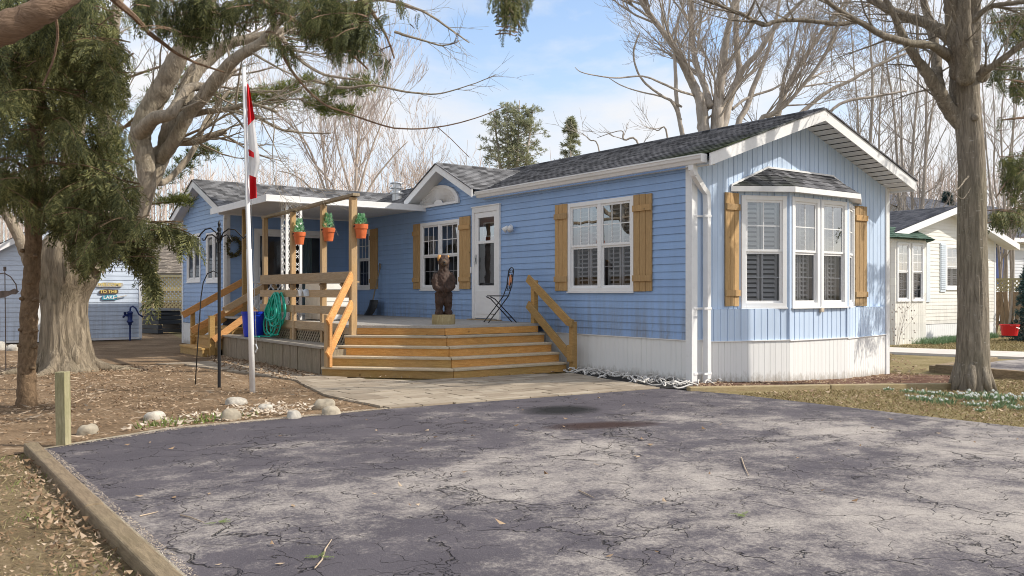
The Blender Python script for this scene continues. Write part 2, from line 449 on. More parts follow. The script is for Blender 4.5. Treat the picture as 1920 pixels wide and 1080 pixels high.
# ------------------------------------------------------------------ material library
M['lap'] = lapmat('blue vinyl siding', (.265,.41,.67), .65)
M['board'] = paint('blue vertical siding', (.52,.635,.80), .5, .10, .9, streak=True, spec=.35)
M['vinyl'] = paint('white vinyl', (.80,.80,.80), .4, .03, 2.0)
M['trim'] = paint('white aluminium trim', (.78,.78,.78), .4, .04, 1.4, dirt=.12)
M['soffit'] = paint('white soffit', (.70,.70,.69), .6, .05, 2.0, dirt=.15)
def mk_skirt():
    m, nt, b = newmat('off white skirting'); p = N(nt, 'ShaderNodeNewGeometry').outputs['Position']; sp = N(nt, 'ShaderNodeSeparateXYZ'); L(nt, p, sp.inputs[0])
    n1 = noise(nt, p, .8, 4); col = ramp(nt, n1, [(.3, (.73,.735,.73)), (.7, (.79,.785,.765))])
    z = mth(nt, 'ADD', sp.outputs['Z'], mth(nt, 'MULTIPLY', mth(nt, 'MAXIMUM', sp.outputs['X'], 0.0), .03)); sp_ = noise(nt, coords(nt, (5,5,2)), 3.0, 7, .75)
    k = mth(nt, 'ADD', mth(nt, 'MULTIPLY', z, -3.4), mth(nt, 'MULTIPLY', sp_, 1.5)); col = mixc(nt, ramp(nt, k, [(.30, (0,0,0)), (.72, (.6,.6,.6))]), col, (.26,.22,.16))
    st = noise(nt, coords(nt, (16,16,.6)), 1.0, 4); col = mixc(nt, ramp(nt, st, [(.55, (0,0,0)), (.75, (.16,.16,.16))]), col, (.35,.35,.32))
    L(nt, col, b.inputs['Base Color']); b.inputs['Roughness'].default_value = .5; return m
M['skirt'] = mk_skirt()
M['blind'] = paint('white louvres', (.80,.79,.76), .6, .05)
M['room'] = paint('dim room', (.12,.118,.12), .9, .4, 2.5)
M['roomlight'] = paint('pale room', (.42,.43,.43), .9, .5, 2.0)
M['cedar'] = wood('stained cedar', (.40,.245,.10), (.58,.375,.175), grain=(10,10,.8))
M['roofmain'] = shingle('roof shingles', True, (.026,.027,.031), (.21,.21,.225), moss=.85)
M['roofwing'] = shingle('wing shingles', False, (.05,.05,.053), (.26,.26,.27))
M['glass'] = glassmat('window glass', (.90,.92,.93), 4.6)
M['glass_screen'] = glassmat('glass behind insect screen', (.66,.67,.70), .8, .02)
M['deckwood'] = wood('weathered deck boards', (.40,.37,.33), (.58,.545,.49), grain=(1.2,10,8), grey=.4, knots=False)
M['fresh'] = wood('new pine', (.46,.215,.055), (.68,.37,.13), grain=(1.5,1.5,9), knots=True)
M['riser_o'] = wood('stair riser pine', (.52,.225,.045), (.78,.42,.125), grain=(1.2,1.2,11), green=.18, grey=.1)
M['riser_g'] = wood('damp stair riser', (.42,.225,.06), (.64,.39,.13), grain=(1.2,1.2,11), green=.3, grey=.1)
M['tread'] = wood('stair tread', (.48,.385,.27), (.66,.565,.42), grain=(1.5,1.5,10), green=.2, knots=False)
M['post'] = wood('pergola post', (.40,.24,.10), (.58,.385,.185), grain=(10,10,.7), grey=.25)
M['rail_f'] = wood('stair rail pine', (.52,.235,.07), (.74,.40,.155), grain=(2,2,9))
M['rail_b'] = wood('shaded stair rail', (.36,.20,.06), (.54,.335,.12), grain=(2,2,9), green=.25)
M['rail_w'] = wood('weathered rail board', (.38,.25,.13), (.58,.42,.25), grain=(12,1,10), grey=.2)
M['greywood'] = wood('grey barn timber', (.22,.16,.10), (.42,.335,.235), grain=(9,9,.9), green=.3, grey=.1)
M['benchwood'] = wood('grey bench plank', (.33,.28,.215), (.50,.44,.36), grain=(10,1,8), grey=.3, knots=False)
M['timber'] = wood('landscape timber', (.14,.095,.052), (.33,.245,.15), grain=(9,1.0,9), green=.12, grey=.05, knots=False)
M['timber2'] = wood('tan edging timber', (.30,.215,.10), (.46,.36,.20), grain=(1,6,9), green=.3, grey=.2, knots=False)
M['mossy'] = wood('mossy post', (.22,.195,.115), (.43,.395,.27), grain=(10,10,.8), green=.5, knots=False)
M['metal_w'] = paint('white painted iron', (.80,.80,.80), .35, .03)
M['black'] = paint('black iron', (.013,.013,.015), .4, .2)
M['blackplastic'] = paint('black plastic', (.02,.022,.026), .45, .25)
M['galv'] = paint('galvanised metal', (.55,.56,.57), .3, .15, 6, metallic=.85)
M['terracotta'] = paint('orange terracotta plastic', (.62,.14,.04), .6, .25, 9, dirt=.35)
M['succ'] = leafmat('pale green leaves', [(.2,(.10,.32,.15)),(.5,(.28,.56,.32)),(.85,(.52,.74,.52))], .2)
M['hose'] = paint('green hose', (.02,.42,.31), .35, .12, 3)
M['tub'] = paint('blue plastic tub', (.012,.04,.48), .35, .1, 3)
M['bear'] = wood('burnt carved wood', (.018,.010,.007), (.085,.045,.03), grain=(6,6,1.2), knots=False)
M['bearlight'] = wood('raw carved wood', (.52,.24,.06), (.78,.44,.15), grain=(6,6,2), knots=False)
M['bearmuz'] = wood('brown carved wood', (.05,.03,.018), (.13,.08,.045), grain=(8,8,3), knots=False)
M['stump'] = wood('cut log', (.30,.22,.10), (.50,.41,.23), grain=(9,9,.7), green=.35, knots=False)
M['darkred'] = paint('dark red door', (.22,.015,.02), .5, .1)
M['red'] = paint('red cloth', (.72,.012,.022), .7, .06, 6)
M['redplastic'] = paint('red plastic', (.55,.012,.015), .4, .08, 4)
M['whitecloth'] = leafmat('white cloth', [(0,(.85,.85,.86)),(1,(.88,.88,.88))], .55, .8)
M['navy'] = paint('navy paint', (.012,.035,.15), .4, .2)
M['bluepump'] = paint('blue iron pump', (.012,.03,.14), .4, .25, 8)
M['shedlap'] = lapmat('pale blue shed siding', (.60,.68,.80), .3)
M['creamlap'] = lapmat('cream siding', (.76,.74,.685), .3)
M['greylap'] = paint('light grey siding', (.58,.60,.64), .5, .04)
M['greenroof'] = shingle('green shingles', False, (.03,.055,.045), (.10,.16,.125))
M['darkroof'] = shingle('dark blue grey shingles', False, (.05,.055,.07), (.16,.165,.19))
M['brownroof'] = shingle('brown shingles', False, (.08,.07,.06), (.33,.28,.23))
M['paleblue'] = paint('pale blue paint', (.62,.68,.74), .5, .04)
M['fencewood'] = wood('tan fence', (.43,.37,.20), (.63,.56,.34), grain=(8,8,1), knots=False)
M['fencedark'] = wood('brown fence', (.17,.12,.08), (.33,.25,.17), grain=(9,9,.8))
M['stone'] = paint('field stone', (.50,.465,.405), .85, .3, 7, dirt=.75)
M['stone2'] = paint('tan field stone', (.35,.305,.235), .85, .3, 7, dirt=.7)
M['rust'] = paint('rusty metal', (.13,.10,.085), .7, .4, 12)
M['signbrown'] = wood('brown plank', (.07,.045,.03), (.18,.12,.075), grain=(1,8,8), knots=False)
M['signgrey'] = wood('pale driftwood plank', (.42,.40,.36), (.62,.60,.56), grain=(1,8,8), knots=False)
M['signteal'] = paint('teal plank', (.05,.30,.42), .7, .25, 9)
M['lettery'] = paint('yellow lettering', (.75,.60,.20), .6, .05)
M['letterw'] = paint('white lettering', (.82,.82,.80), .6, .03)
M['letterg'] = paint('grey lettering', (.16,.14,.12), .6, .05)
M['bark_m'] = bark('maple bark', (.085,.066,.046), (.41,.34,.25), (11,11,1.3), 1.0, moss=.15, dist=.06)
M['bark_l'] = bark('maple limb bark', (.15,.12,.088), (.44,.375,.29), (10,10,3.5), 1.0, moss=.2, blotch=(.50,.46,.40), dist=.035)
M['bark_s'] = bark('spruce bark', (.085,.055,.034), (.29,.20,.125), (16,16,9), .9, moss=.15)
M['bark_c'] = bark('cedar bark', (.10,.062,.04), (.34,.235,.165), (2.5,16,16), .9)
M['bark_r'] = bark('grey bark', (.095,.078,.058), (.37,.32,.255), (17,17,2.0), 1.0, moss=.15, blotch=(.52,.49,.44), dist=.045)
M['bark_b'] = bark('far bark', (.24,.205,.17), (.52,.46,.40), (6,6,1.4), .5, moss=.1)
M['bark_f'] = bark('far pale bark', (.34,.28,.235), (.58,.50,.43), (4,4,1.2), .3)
M['twig'] = paint('grey twigs', (.16,.125,.105), .9, .25, 2, spec=.1)
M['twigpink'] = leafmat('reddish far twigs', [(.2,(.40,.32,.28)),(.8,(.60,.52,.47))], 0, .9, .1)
M['cedarleaf'] = leafmat('cedar sprays', [(.15,(.024,.031,.015)),(.42,(.070,.084,.034)),(.68,(.155,.165,.060)),(.9,(.32,.305,.12))], .34)
M['spruceleaf'] = leafmat('spruce needles', [(.15,(.036,.042,.020)),(.42,(.105,.118,.050)),(.68,(.205,.21,.078)),(.9,(.38,.355,.145))], .34)
M['pineleaf'] = leafmat('pine needles', [(.15,(.035,.055,.018)),(.5,(.11,.135,.035)),(.9,(.28,.28,.07))], .25)
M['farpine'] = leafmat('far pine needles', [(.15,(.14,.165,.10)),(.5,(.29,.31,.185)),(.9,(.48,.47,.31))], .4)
M['bluespruce'] = leafmat('blue spruce needles', [(.15,(.012,.03,.028)),(.5,(.045,.085,.08)),(.9,(.12,.19,.18))], .15)
M['wreathleaf'] = leafmat('wreath leaves', [(.2,(.05,.045,.02)),(.8,(.20,.18,.09))], .1)
M['litter'] = leafmat('dry leaves', [(.1,(.10,.060,.032)),(.4,(.22,.14,.08)),(.65,(.36,.255,.165)),(.95,(.56,.455,.34))], .1, .8, 4)
M['palelitter'] = leafmat('pale dry leaves', [(.1,(.34,.26,.18)),(.6,(.58,.49,.39)),(.95,(.70,.63,.55))], .1, .8, 4)
M['grass'] = leafmat('dry spring grass', [(.12,(.12,.095,.045)),(.45,(.26,.205,.10)),(.7,(.42,.345,.195)),(.95,(.19,.205,.075))], .2, .8, .9)
M['greengrass'] = leafmat('green tufts', [(.1,(.10,.16,.03)),(.9,(.25,.31,.09))], .25)
M['bulbleaf'] = leafmat('snowdrop leaves', [(.1,(.075,.15,.07)),(.9,(.24,.34,.19))], .2)
M['petal'] = leafmat('snowdrop petals', [(.1,(.74,.76,.74)),(.9,(.86,.87,.85))], .3)
M['root'] = paint('bleached driftwood', (.60,.575,.54), .8, .25, 14)
M['mulchblack'] = paint('dark mulch', (.016,.015,.015), .95, .5, 20)
M['twigtan'] = paint('bare tan twig', (.42,.33,.24), .8, .2, 8)
M['paper'] = paint('white paint', (.8,.8,.78), .6, .03)
# asphalt, soil, lawn, pavers -------------------------------------------------
def mk_asphalt():
    m, nt, b = newmat('old sealed asphalt'); p = N(nt, 'ShaderNodeNewGeometry').outputs['Position']
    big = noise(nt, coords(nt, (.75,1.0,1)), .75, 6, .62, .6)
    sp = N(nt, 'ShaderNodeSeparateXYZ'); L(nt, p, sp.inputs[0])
    # wear mixed with painted light: pale as dappled sun, dark tar as tree shade
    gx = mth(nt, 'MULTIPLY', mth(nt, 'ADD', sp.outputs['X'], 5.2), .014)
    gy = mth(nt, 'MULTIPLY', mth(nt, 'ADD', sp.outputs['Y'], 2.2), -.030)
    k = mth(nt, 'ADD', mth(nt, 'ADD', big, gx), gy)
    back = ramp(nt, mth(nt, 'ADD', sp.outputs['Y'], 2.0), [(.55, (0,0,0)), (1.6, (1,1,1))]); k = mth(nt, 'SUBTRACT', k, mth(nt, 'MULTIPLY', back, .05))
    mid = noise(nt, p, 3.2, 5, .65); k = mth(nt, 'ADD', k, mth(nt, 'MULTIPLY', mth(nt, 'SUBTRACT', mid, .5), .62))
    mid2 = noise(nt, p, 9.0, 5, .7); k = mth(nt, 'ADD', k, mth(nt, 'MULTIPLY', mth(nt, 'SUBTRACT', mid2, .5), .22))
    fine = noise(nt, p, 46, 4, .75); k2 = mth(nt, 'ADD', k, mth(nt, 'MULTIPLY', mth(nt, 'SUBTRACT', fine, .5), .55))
    worn_lit = ramp(nt, k2, [(.465, (0,0,0)), (.55, (.18,.18,.18)), (.635, (.55,.55,.55)), (.79, (1,1,1))])
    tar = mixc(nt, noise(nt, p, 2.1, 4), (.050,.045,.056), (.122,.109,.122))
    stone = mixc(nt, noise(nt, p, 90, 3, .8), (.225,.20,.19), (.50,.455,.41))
    col = mixc(nt, worn_lit, tar, stone)
    speck = ramp(nt, noise(nt, p, 150, 2, .6), [(.66, (0,0,0)), (.74, (.55,.55,.55))]); col = mixc(nt, speck, col, (.42,.39,.36))
    # cracks
    wob = N(nt, 'ShaderNodeTexNoise'); wob.inputs['Scale'].default_value = 2.6; wob.inputs['Detail'].default_value = 5; L(nt, p, wob.inputs['Vector'])
    def cracks(scale, width, amt):
        vm = N(nt, 'ShaderNodeVectorMath'); vm.operation = 'MULTIPLY_ADD'; L(nt, wob.outputs['Color'], vm.inputs[0]); vm.inputs[1].default_value = (amt,)*3; L(nt, p, vm.inputs[2])
        fl = N(nt, 'ShaderNodeVectorMath'); fl.operation = 'MULTIPLY'; L(nt, vm.outputs[0], fl.inputs[0]); fl.inputs[1].default_value = (1,1,0)
        vo = N(nt, 'ShaderNodeTexVoronoi'); vo.feature = 'DISTANCE_TO_EDGE'; vo.inputs['Scale'].default_value = scale; L(nt, fl.outputs[0], vo.inputs['Vector'])
        return ramp(nt, vo.outputs['Distance'], [(0.0, (1,1,1)), (width, (0,0,0))])
    c1 = cracks(1.05, .009, 1.0); c2 = cracks(3.6, .014, .8)
    gate = ramp(nt, noise(nt, p, .9, 4, .7), [(.44, (0,0,0)), (.55, (1,1,1))]); gate2 = ramp(nt, noise(nt, p, 1.4, 4, .7), [(.48, (0,0,0)), (.58, (1,1,1))])
    cr = mixc(nt, 1.0, mixc(nt, 1.0, c1, gate, 'MULTIPLY'), mixc(nt, 1.0, c2, gate2, 'MULTIPLY'), 'LIGHTEN')
    col = mixc(nt, mth(nt, 'MULTIPLY', cr, .8), col, (.04,.034,.032))
    # two old oil stains near the back edge
    def stain(cx, cy, ax, ay, rot, soft):
        mp = N(nt, 'ShaderNodeMapping'); mp.vector_type = 'TEXTURE'; mp.inputs['Location'].default_value = (cx, cy, 0); mp.inputs['Rotation'].default_value = (0,0,rot); mp.inputs['Scale'].default_value = (ax, ay, 1)
        w2 = N(nt, 'ShaderNodeVectorMath'); w2.operation = 'MULTIPLY_ADD'; L(nt, wob.outputs['Color'], w2.inputs[0]); w2.inputs[1].default_value = (.25,)*3; L(nt, p, w2.inputs[2]); L(nt, w2.outputs[0], mp.inputs['Vector'])
        fl = N(nt, 'ShaderNodeVectorMath'); fl.operation = 'MULTIPLY'; L(nt, mp.outputs[0], fl.inputs[0]); fl.inputs[1].default_value = (1,1,0)
        ln = N(nt, 'ShaderNodeVectorMath'); ln.operation = 'LENGTH'; L(nt, fl.outputs[0], ln.inputs[0])
        return ramp(nt, ln.outputs['Value'], [(.45, (soft,)*3), (.80, (soft*.6,)*3), (1.12, (0,0,0))])
    col = mixc(nt, stain(-3.05, -.92, .50, .40, -.2, 1.0), col, (.011,.011,.012))
    col = mixc(nt, stain(-3.40, -2.0, .62, .26, -.35, .9), col, (.035,.016,.012))
    L(nt, col, b.inputs['Base Color']); b.inputs['Roughness'].default_value = .85; b.inputs['Specular IOR Level'].default_value = .25
    h = mth(nt, 'SUBTRACT', mth(nt, 'MULTIPLY', fine, .5), mth(nt, 'MULTIPLY', cr, 1.5)); bump(nt, b, h, 1.0, .016)
    return m
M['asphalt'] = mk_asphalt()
def mk_ground(name, a, bb, c, gs=.5):
    m, nt, b = newmat(name); p = N(nt, 'ShaderNodeNewGeometry').outputs['Position']
    n1 = noise(nt, p, gs, 6, .6); n2 = noise(nt, p, 22, 6, .75); n3 = noise(nt, p, 2.3, 5, .6)
    f = mth(nt, 'ADD', mth(nt, 'MULTIPLY', n1, .35), mth(nt, 'ADD', mth(nt, 'MULTIPLY', n2, .40), mth(nt, 'MULTIPLY', n3, .25)))
    col = ramp(nt, f, [(.34, a), (.5, bb), (.66, c)])
    L(nt, col, b.inputs['Base Color']); b.inputs['Roughness'].default_value = .95; b.inputs['Specular IOR Level'].default_value = .1
    bump(nt, b, n2, .9, .03); return m
M['lawn'] = mk_ground('dormant lawn', (.10,.085,.04), (.25,.20,.10), (.41,.34,.20))
M['soil'] = mk_ground('leafy soil', (.085,.056,.036), (.225,.155,.096), (.42,.305,.20), .9)
M['verge'] = mk_ground('patchy verge', (.075,.055,.033), (.20,.148,.085), (.35,.275,.175), 1.2)
M['mulch'] = mk_ground('brown mulch', (.04,.02,.014), (.13,.07,.05), (.33,.22,.17), 2)
M['grit'] = mk_ground('grit', (.20,.16,.11), (.38,.33,.25), (.55,.50,.41), 4)
def mk_paver():
    m, nt, b = newmat('tan paving'); p = N(nt, 'ShaderNodeNewGeometry').outputs['Position']
    n1 = noise(nt, p, 1.3, 5, .6); n2 = noise(nt, p, 30, 5, .7); r = isl(nt)
    f = mth(nt, 'ADD', mth(nt, 'MULTIPLY', n1, .4), mth(nt, 'ADD', mth(nt, 'MULTIPLY', n2, .25), mth(nt, 'MULTIPLY', r, .35)))
    col = ramp(nt, f, [(.2, (.20,.155,.11)), (.5, (.32,.265,.20)), (.8, (.42,.36,.28))])
    L(nt, col, b.inputs['Base Color']); b.inputs['Roughness'].default_value = .9; bump(nt, b, n2, .4, .006); return m
M['paver'] = mk_paver()
M['concrete'] = paint('pale concrete', (.60,.55,.50), .85, .1, 3, dirt=.2)
# ------------------------------------------------------------------ the setting
def in_poly(x, y, poly):
    c = False; n = len(poly)
    for i in range(n):
        x1, y1 = poly[i]; x2, y2 = poly[(i+1) % n]
        if (y1 > y) != (y2 > y) and x < (x2-x1)*(y-y1)/(y2-y1)+x1: c = not c
    return c
g = MB(); xs = [-260,-120,-60,-30,-16,-8,-4,-2,0,1,2,3,4,5,6,8,12,20,40,80,160,320]; ys = [-160,-60,-30,-14,-8,-4,-2,0,2,4,8,16,30,60,120,260,420]
for x in xs:
    for y in ys: g.v.append((x, y, gz(x, y)-.012))
ny = len(ys)
for i in range(len(xs)-1):
    for j in range(ny-1): g.f.append((i*ny+j, (i+1)*ny+j, (i+1)*ny+j+1, i*ny+j+1))
struct(g.build('ground', M['lawn']))
DRIVE = [(-8.02,-.42),(-6.9,.06),(-4.62,.10),(-.80,-.22),(-.55,-1.2),(-.50,-3.4),(-.40,-6),(-.3,-24),(-7.6,-24),(-7.95,-5)]
WALK = [(-4.62,.14),(-4.62,.5),(-4.68,1.6),(-4.40,3.0),(-4.25,3.6),(-4.55,5.6),(-4.8,7.2),(-5.4,8.0),(-6.3,8.2),(-6.0,10.2),(-5.4,11.9),(-4.1,11.9),(-3.95,9.4),(-3.9,7.5),(-3.84,5.2),(-3.75,4.0),(-3.0,2.5),(-.42,2.2),(-.80,-.18)]
BED = [(-30,-.62),(-8.3,-.5),(-7.98,-.38),(-6.9,.10),(-4.62,.14),(-3.9,3.0),(-3.0,3.6),(-3.0,13),(0,30),(-40,40),(-40,-.8)]
def sheet(name, poly, z, mat):
    m = MB(); m.poly([(x, y, z) for x, y in poly]); return struct(m.build(name, mat))
sheet('garden_soil', BED, -.006, M['soil'])
sheet('grass_verge', [(-8.06,-.6),(-8.06,-24),(-30,-24),(-30,-.62),(-8.3,-.5)], -.005, M['verge'])
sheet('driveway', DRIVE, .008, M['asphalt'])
gr = MB()
ring = [(-8.06,-.40),(-6.9,.13),(-4.62,.17),(-4.62,.095),(-6.9,.05),(-8.0,-.44)]
gr.poly([(x,y,.011) for x,y in ring])
gr.poly([(-8.06,-.42,.010),(-7.985,-.40,.010),(-7.93,-5,.010),(-7.58,-24,.010),(-8.1,-24,.010)])
struct(gr.build('driveway_edge_grit', M['grit']))
# pavers laid as planks of stone running away from the drive, fitted to the outline of the walk
pv = MB(); base = MB(); base.poly([(x,y,.000) for x,y in WALK]); struct(base.build('walkway_joints', M['soil']))
rr = random.Random(3)
pw, pl_ = .20, .40
for i in range(-4, 40):
    y0 = -.3+i*pw*1.0
    k = 0; x = -7+(i % 2)*.2
    while x < 0:
        wv = pl_*rr.choice((.5,1,1,1.5)); cx, cy = x+wv/2, y0+pw/2
        ok = sum(in_poly(px_, py_, WALK) for px_ in (x+.02, x+wv-.02) for py_ in (y0+.02, y0+pw-.02))
        if ok == 4:
            g_ = .006; z = .018+rr.uniform(-.003,.004)
            pv.hexa([(x+g_,y0+g_,-.02),(x+wv-g_,y0+g_,-.02),(x+wv-g_,y0+pw-g_,-.02),(x+g_,y0+pw-g_,-.02),(x+g_,y0+g_,z),(x+wv-g_,y0+g_,z+rr.uniform(-.002,.002)),(x+wv-g_,y0+pw-g_,z),(x+g_,y0+pw-g_,z)])
        elif ok:
            poly = [(x+.006,y0+.006),(x+wv-.006,y0+.006),(x+wv-.006,y0+pw-.006),(x+.006,y0+pw-.006)]
            keep = [q for q in poly if in_poly(*q, WALK)]
            if len(keep) >= 2:
                out = []
                for q in poly:
                    if in_poly(*q, WALK): out.append(q)
                    else:
                        t0 = min(keep, key=lambda w: (w[0]-q[0])**2+(w[1]-q[1])**2); lo, hi = 0.0, 1.0
                        for _ in range(9):
                            md = (lo+hi)/2; pt = (t0[0]+(q[0]-t0[0])*md, t0[1]+(q[1]-t0[1])*md)
                            if in_poly(*pt, WALK): lo = md
                            else: hi = md
                        out.append((t0[0]+(q[0]-t0[0])*lo, t0[1]+(q[1]-t0[1])*lo))
                pv.prism(out, -.02, .018+rr.uniform(-.003,.003))
        x += wv
struct(pv.build('walkway', M['paver']))
# strips of mulch against the house
mu = MB(); mu.poly([(-.42,2.25,.012),(-.80,-.12,.012),(-.62,-.62,.012),(.0,-.0,.016),(.0,2.3,.016)]); struct(mu.build('dark_mulch', M['mulchblack']))
mu2 = MB(); mu2.poly([(-.62,-.62,.006),(1.4,-1.22,-.02),(2.8,-2.0,-.07),(5.6,-1.0,-.14),(5.2,.05,-.14),(4.87,.02,-.135),(0,.0,.010)]); struct(mu2.build('brown_mulch', M['mulch']))
# the neighbour's path, drive and the strip of road beyond
nw = MB(); nw.hexa([(9.9,2.85,-.25),(10.3,.0,-.25),(12.2,.8,-.25),(11.8,3.9,-.25),(9.9,2.85,-.135),(10.3,.0,-.135),(12.2,.8,-.135),(11.8,3.9,-.135)]) if False else None
pa, pb, pc, pd = (11.5,4.15),(13.0,-6),(10.3,-6),(9.85,3.15)
nw.hexa([(6.2,9.5,-.3),(10.05,3.05,-.3),(11.7,3.95,-.3),(8.0,10.2,-.3),(6.2,9.5,-.135),(10.05,3.05,-.135),(11.7,3.95,-.135),(8.0,10.2,-.135)])
nw.hexa([(10.05,3.05,-.3),(13.5,-8,-.3),(15.6,-7.4,-.3),(11.7,3.95,-.3),(10.05,3.05,-.135),(13.5,-8,-.135),(15.6,-7.4,-.135),(11.7,3.95,-.135)])
struct(nw.build('neighbour_path', M['concrete']))
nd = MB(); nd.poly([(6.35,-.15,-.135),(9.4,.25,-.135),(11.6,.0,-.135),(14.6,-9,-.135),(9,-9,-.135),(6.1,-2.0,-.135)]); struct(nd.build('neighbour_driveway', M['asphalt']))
# ------------------------------------------------------------------ the blue mobile home
HOME = thing('mobile_home', 'long blue mobile home with white bow window, porch roof and cedar shutters', 'house', (0,0,0))
W1 = Wall((0,0,0), (0,1,0), (-1,0,0))            # long wall, u = y
W2 = Wall((0,0,0), (1,0,0), (0,-1,0))            # gable end, u = x
SK = .60; EZ = 3.0
win1 = (1.124, 2.645, 1.27, 2.695); door = (4.547, 5.445, .765, 2.842); win2 = (5.92, 7.412, 1.31, 2.68); win3 = (9.71, 10.42, 1.33, 2.70)
def shrink(o, e=.02): return (o[0]+e, o[1]-e, o[2]+e, o[3]-e)
ops = [shrink(o) for o in (win1, door, win2, win3)]
W1.lap(.09, 10.8, SK, EZ+.1, ops)
DY, DZ, DS = 6.30, 3.757, .486                   # dormer centre, peak, slope
W1.lap(5.05, 7.55, EZ+.1, 3.75, (), [(DS, 1, DZ-.05+DS*DY), (-DS, 1, DZ-.05-DS*DY)])
W1.mb.build('lap_siding', M['lap'], HOME)
sk = Wall((0,0,0), (0,1,0), (-1,0,0)); sk.boards(.09, 4.3, -.06, SK-.012, (), (), w=.098, groove=.007, depth=.006); so = sk.mb.build('skirting', M['skirt'], HOME)
lip = MB(); W1.slab(lip, .09, 10.8, SK-.012, SK-.001, -.01, .02); lip.build('skirting_rail', M['trim'], HOME)
# gable end: flat wall either side of a shallow bay
BX0, BX1, BA, BB, BD = .95, 3.85, 1.68, 3.12, .36
slope = .35; pkz, pkx = 3.90, 2.435
gcl = [(-slope, 1, pkz-slope*pkx), (slope, 1, pkz+slope*pkx)]
LZ = 1.02; lw = [(.30,0),(BA,-BD),(BB,-BD),(4.80,0)]     # below the sills the cladding runs in three flat planes
for a, b, z0 in ((.09, .30, SK), (.30, BX0, LZ), (BX1, 4.80, LZ)): W2.boards(a, b, z0, 4.0, (), gcl, batten=1)
W2.boards(BX0, BX1, 2.72, 4.0, (), gcl, batten=1)
# bay facets
c3 = [(BX0,0),(BA,-BD),(BB,-BD),(BX1,0)]
F = []
for (x0,y0),(x1,y1) in zip(c3, c3[1:]):
    u = V((x1-x0, y1-y0, 0)); n = V((u.y, -u.x, 0)).normalized(); F.append((Wall((x0,y0,0), u, n), u.length))
L0, L1, L2 = [f[1] for f in F]
bw = [(.06, L0-.055, 1.04, 2.66), (.035, .035+(L1-.10)/2, 1.04, 2.66), (.065+(L1-.10)/2, L1-.035, 1.04, 2.66), (.055, L2-.06, 1.04, 2.66)]
F[0][0].boards(0, L0, LZ, 2.79, [shrink(bw[0])], (), batten=1); F[1][0].boards(0, L1, LZ, 2.79, [shrink(bw[1]), shrink(bw[2])], (), batten=1); F[2][0].boards(0, L2, LZ, 2.79, [shrink(bw[3])], (), batten=1)
gm = MB()
for w in (W2, F[0][0], F[1][0], F[2][0]): gm.arrays(w.mb.v, w.mb.f)
LW = []
for (x0,y0),(x1,y1) in zip(lw, lw[1:]):
    u = V((x1-x0, y1-y0, 0)); LW.append(((x0,y0), u, V((u.y,-u.x,0)).normalized(), u.length))
for i, (p_, u, n, ln) in enumerate(LW):
    w = Wall((*p_,0), u, n); w.boards(0, ln, SK-.03-.012*i, LZ, (), (), batten=1); gm.arrays(w.mb.v, w.mb.f)
gm.poly([(.30,-.001,LZ),(BA,-BD-.001,LZ),(BX0,-.001,LZ)]); gm.poly([(BB,-BD-.001,LZ),(4.80,-.001,LZ),(BX1,-.001,LZ)])
gm.build('vertical_siding', M['board'], HOME)
gs = MB(); rl = MB()
for w, a, b, zt in [(Wall((0,0,0),(1,0,0),(0,-1,0)), .09, .30, SK-.01)]+[(Wall((*p_,0),u,n), 0, ln, SK-.04-.012*i_) for i_,(p_,u,n,ln) in enumerate(LW)]:
    w.boards(a, b, -.3, zt, (), (), w=.098, groove=.007, depth=.006); gs.arrays(w.mb.v, w.mb.f)
    w.slab(rl, a, b, zt, zt+.012, -.01, .02)
gs.build('gable_skirting', M['skirt'], HOME); rl.build('gable_skirting_rail', M['trim'], HOME)
ct = MB()
for x0,x1,y0,y1,zb in ((-.022,.095,-.022,-.0,-.05),(-.0225,.0,.0,.095,-.05)): ct.box(x0,x1,y0,y1,zb,3.05)
ct.build('corner_trim', M['trim'], HOME, bevel=.004)
ct = MB(); ct.box(4.79,4.892,-.022,.09,-.2,3.05); ct.build('corner_trim', M['trim'], HOME, bevel=.004)
for x, y in c3[1:3]: bc = MB(); bc.box(x-.022, x+.022, y-.018, y+.02, SK-.02, 2.75); bc.build('bay_corner_trim', M['board'], HOME)
# windows
for w, o, kw in ((W1, win1, dict(units=2, cols=3, rows=2)), (W1, win2, dict(units=2, cols=3, rows=2, blind=False, curtain=False)), (W1, win3, dict(units=1, cols=3, rows=2, blind=False))): window(HOME, w, *o, **kw)
window(HOME, F[0][0], *bw[0], units=1, cols=2, rows=2, room=(.6,), meeting=1.85, shut=1.6)
window(HOME, F[1][0], *bw[1], units=1, cols=2, rows=2, room=(.7,), inside=M['roomlight'], meeting=1.85)
window(HOME, F[1][0], *bw[2], units=1, cols=2, rows=2, room=(.7,), inside=M['roomlight'], meeting=1.85)
window(HOME, F[2][0], *bw[3], units=1, cols=1, rows=2, room=(.6,), inside=M['roomlight'], meeting=1.85)
# hanging glass ornament behind the second bay pane
orn = thing('window_ornament', 'turquoise glass wind chime hanging behind the second bay pane', 'ornament', (1.86,-.30,2.45))
om = MB(); 
for k in range(9): om.tube([(1.80+.018*k, -.262, 2.20-.0), (1.80+.018*k+.004, -.258, 1.93+.02*abs(k-4))], .008, 6)
om.build('tubes', paint('turquoise glass', (.01,.36,.34), .2, .1), orn)
om = MB(); om.tube([(1.87,-.26,2.62),(1.87,-.26,2.36)], .012, 8); om.lathe((1.87,-.26,2.24), [(.09,-.04),(.075,0),(.05,.05),(.012,.1)], 14); om.build('cap', paint('plum glass', (.10,.01,.05), .3, .2), orn)
for w, a, b, c, d in ((W1,2.655,2.965,1.285,2.70),(W1,.74,1.112,1.275,2.695),(W1,7.43,7.70,1.325,2.68),(W1,5.535,5.90,1.32,2.705),(W1,9.33,9.69,1.33,2.695),(W2,.665,.955,1.06,2.68),(W2,3.862,4.19,1.035,2.68)): shutter(HOME, w, a, b, c, d)
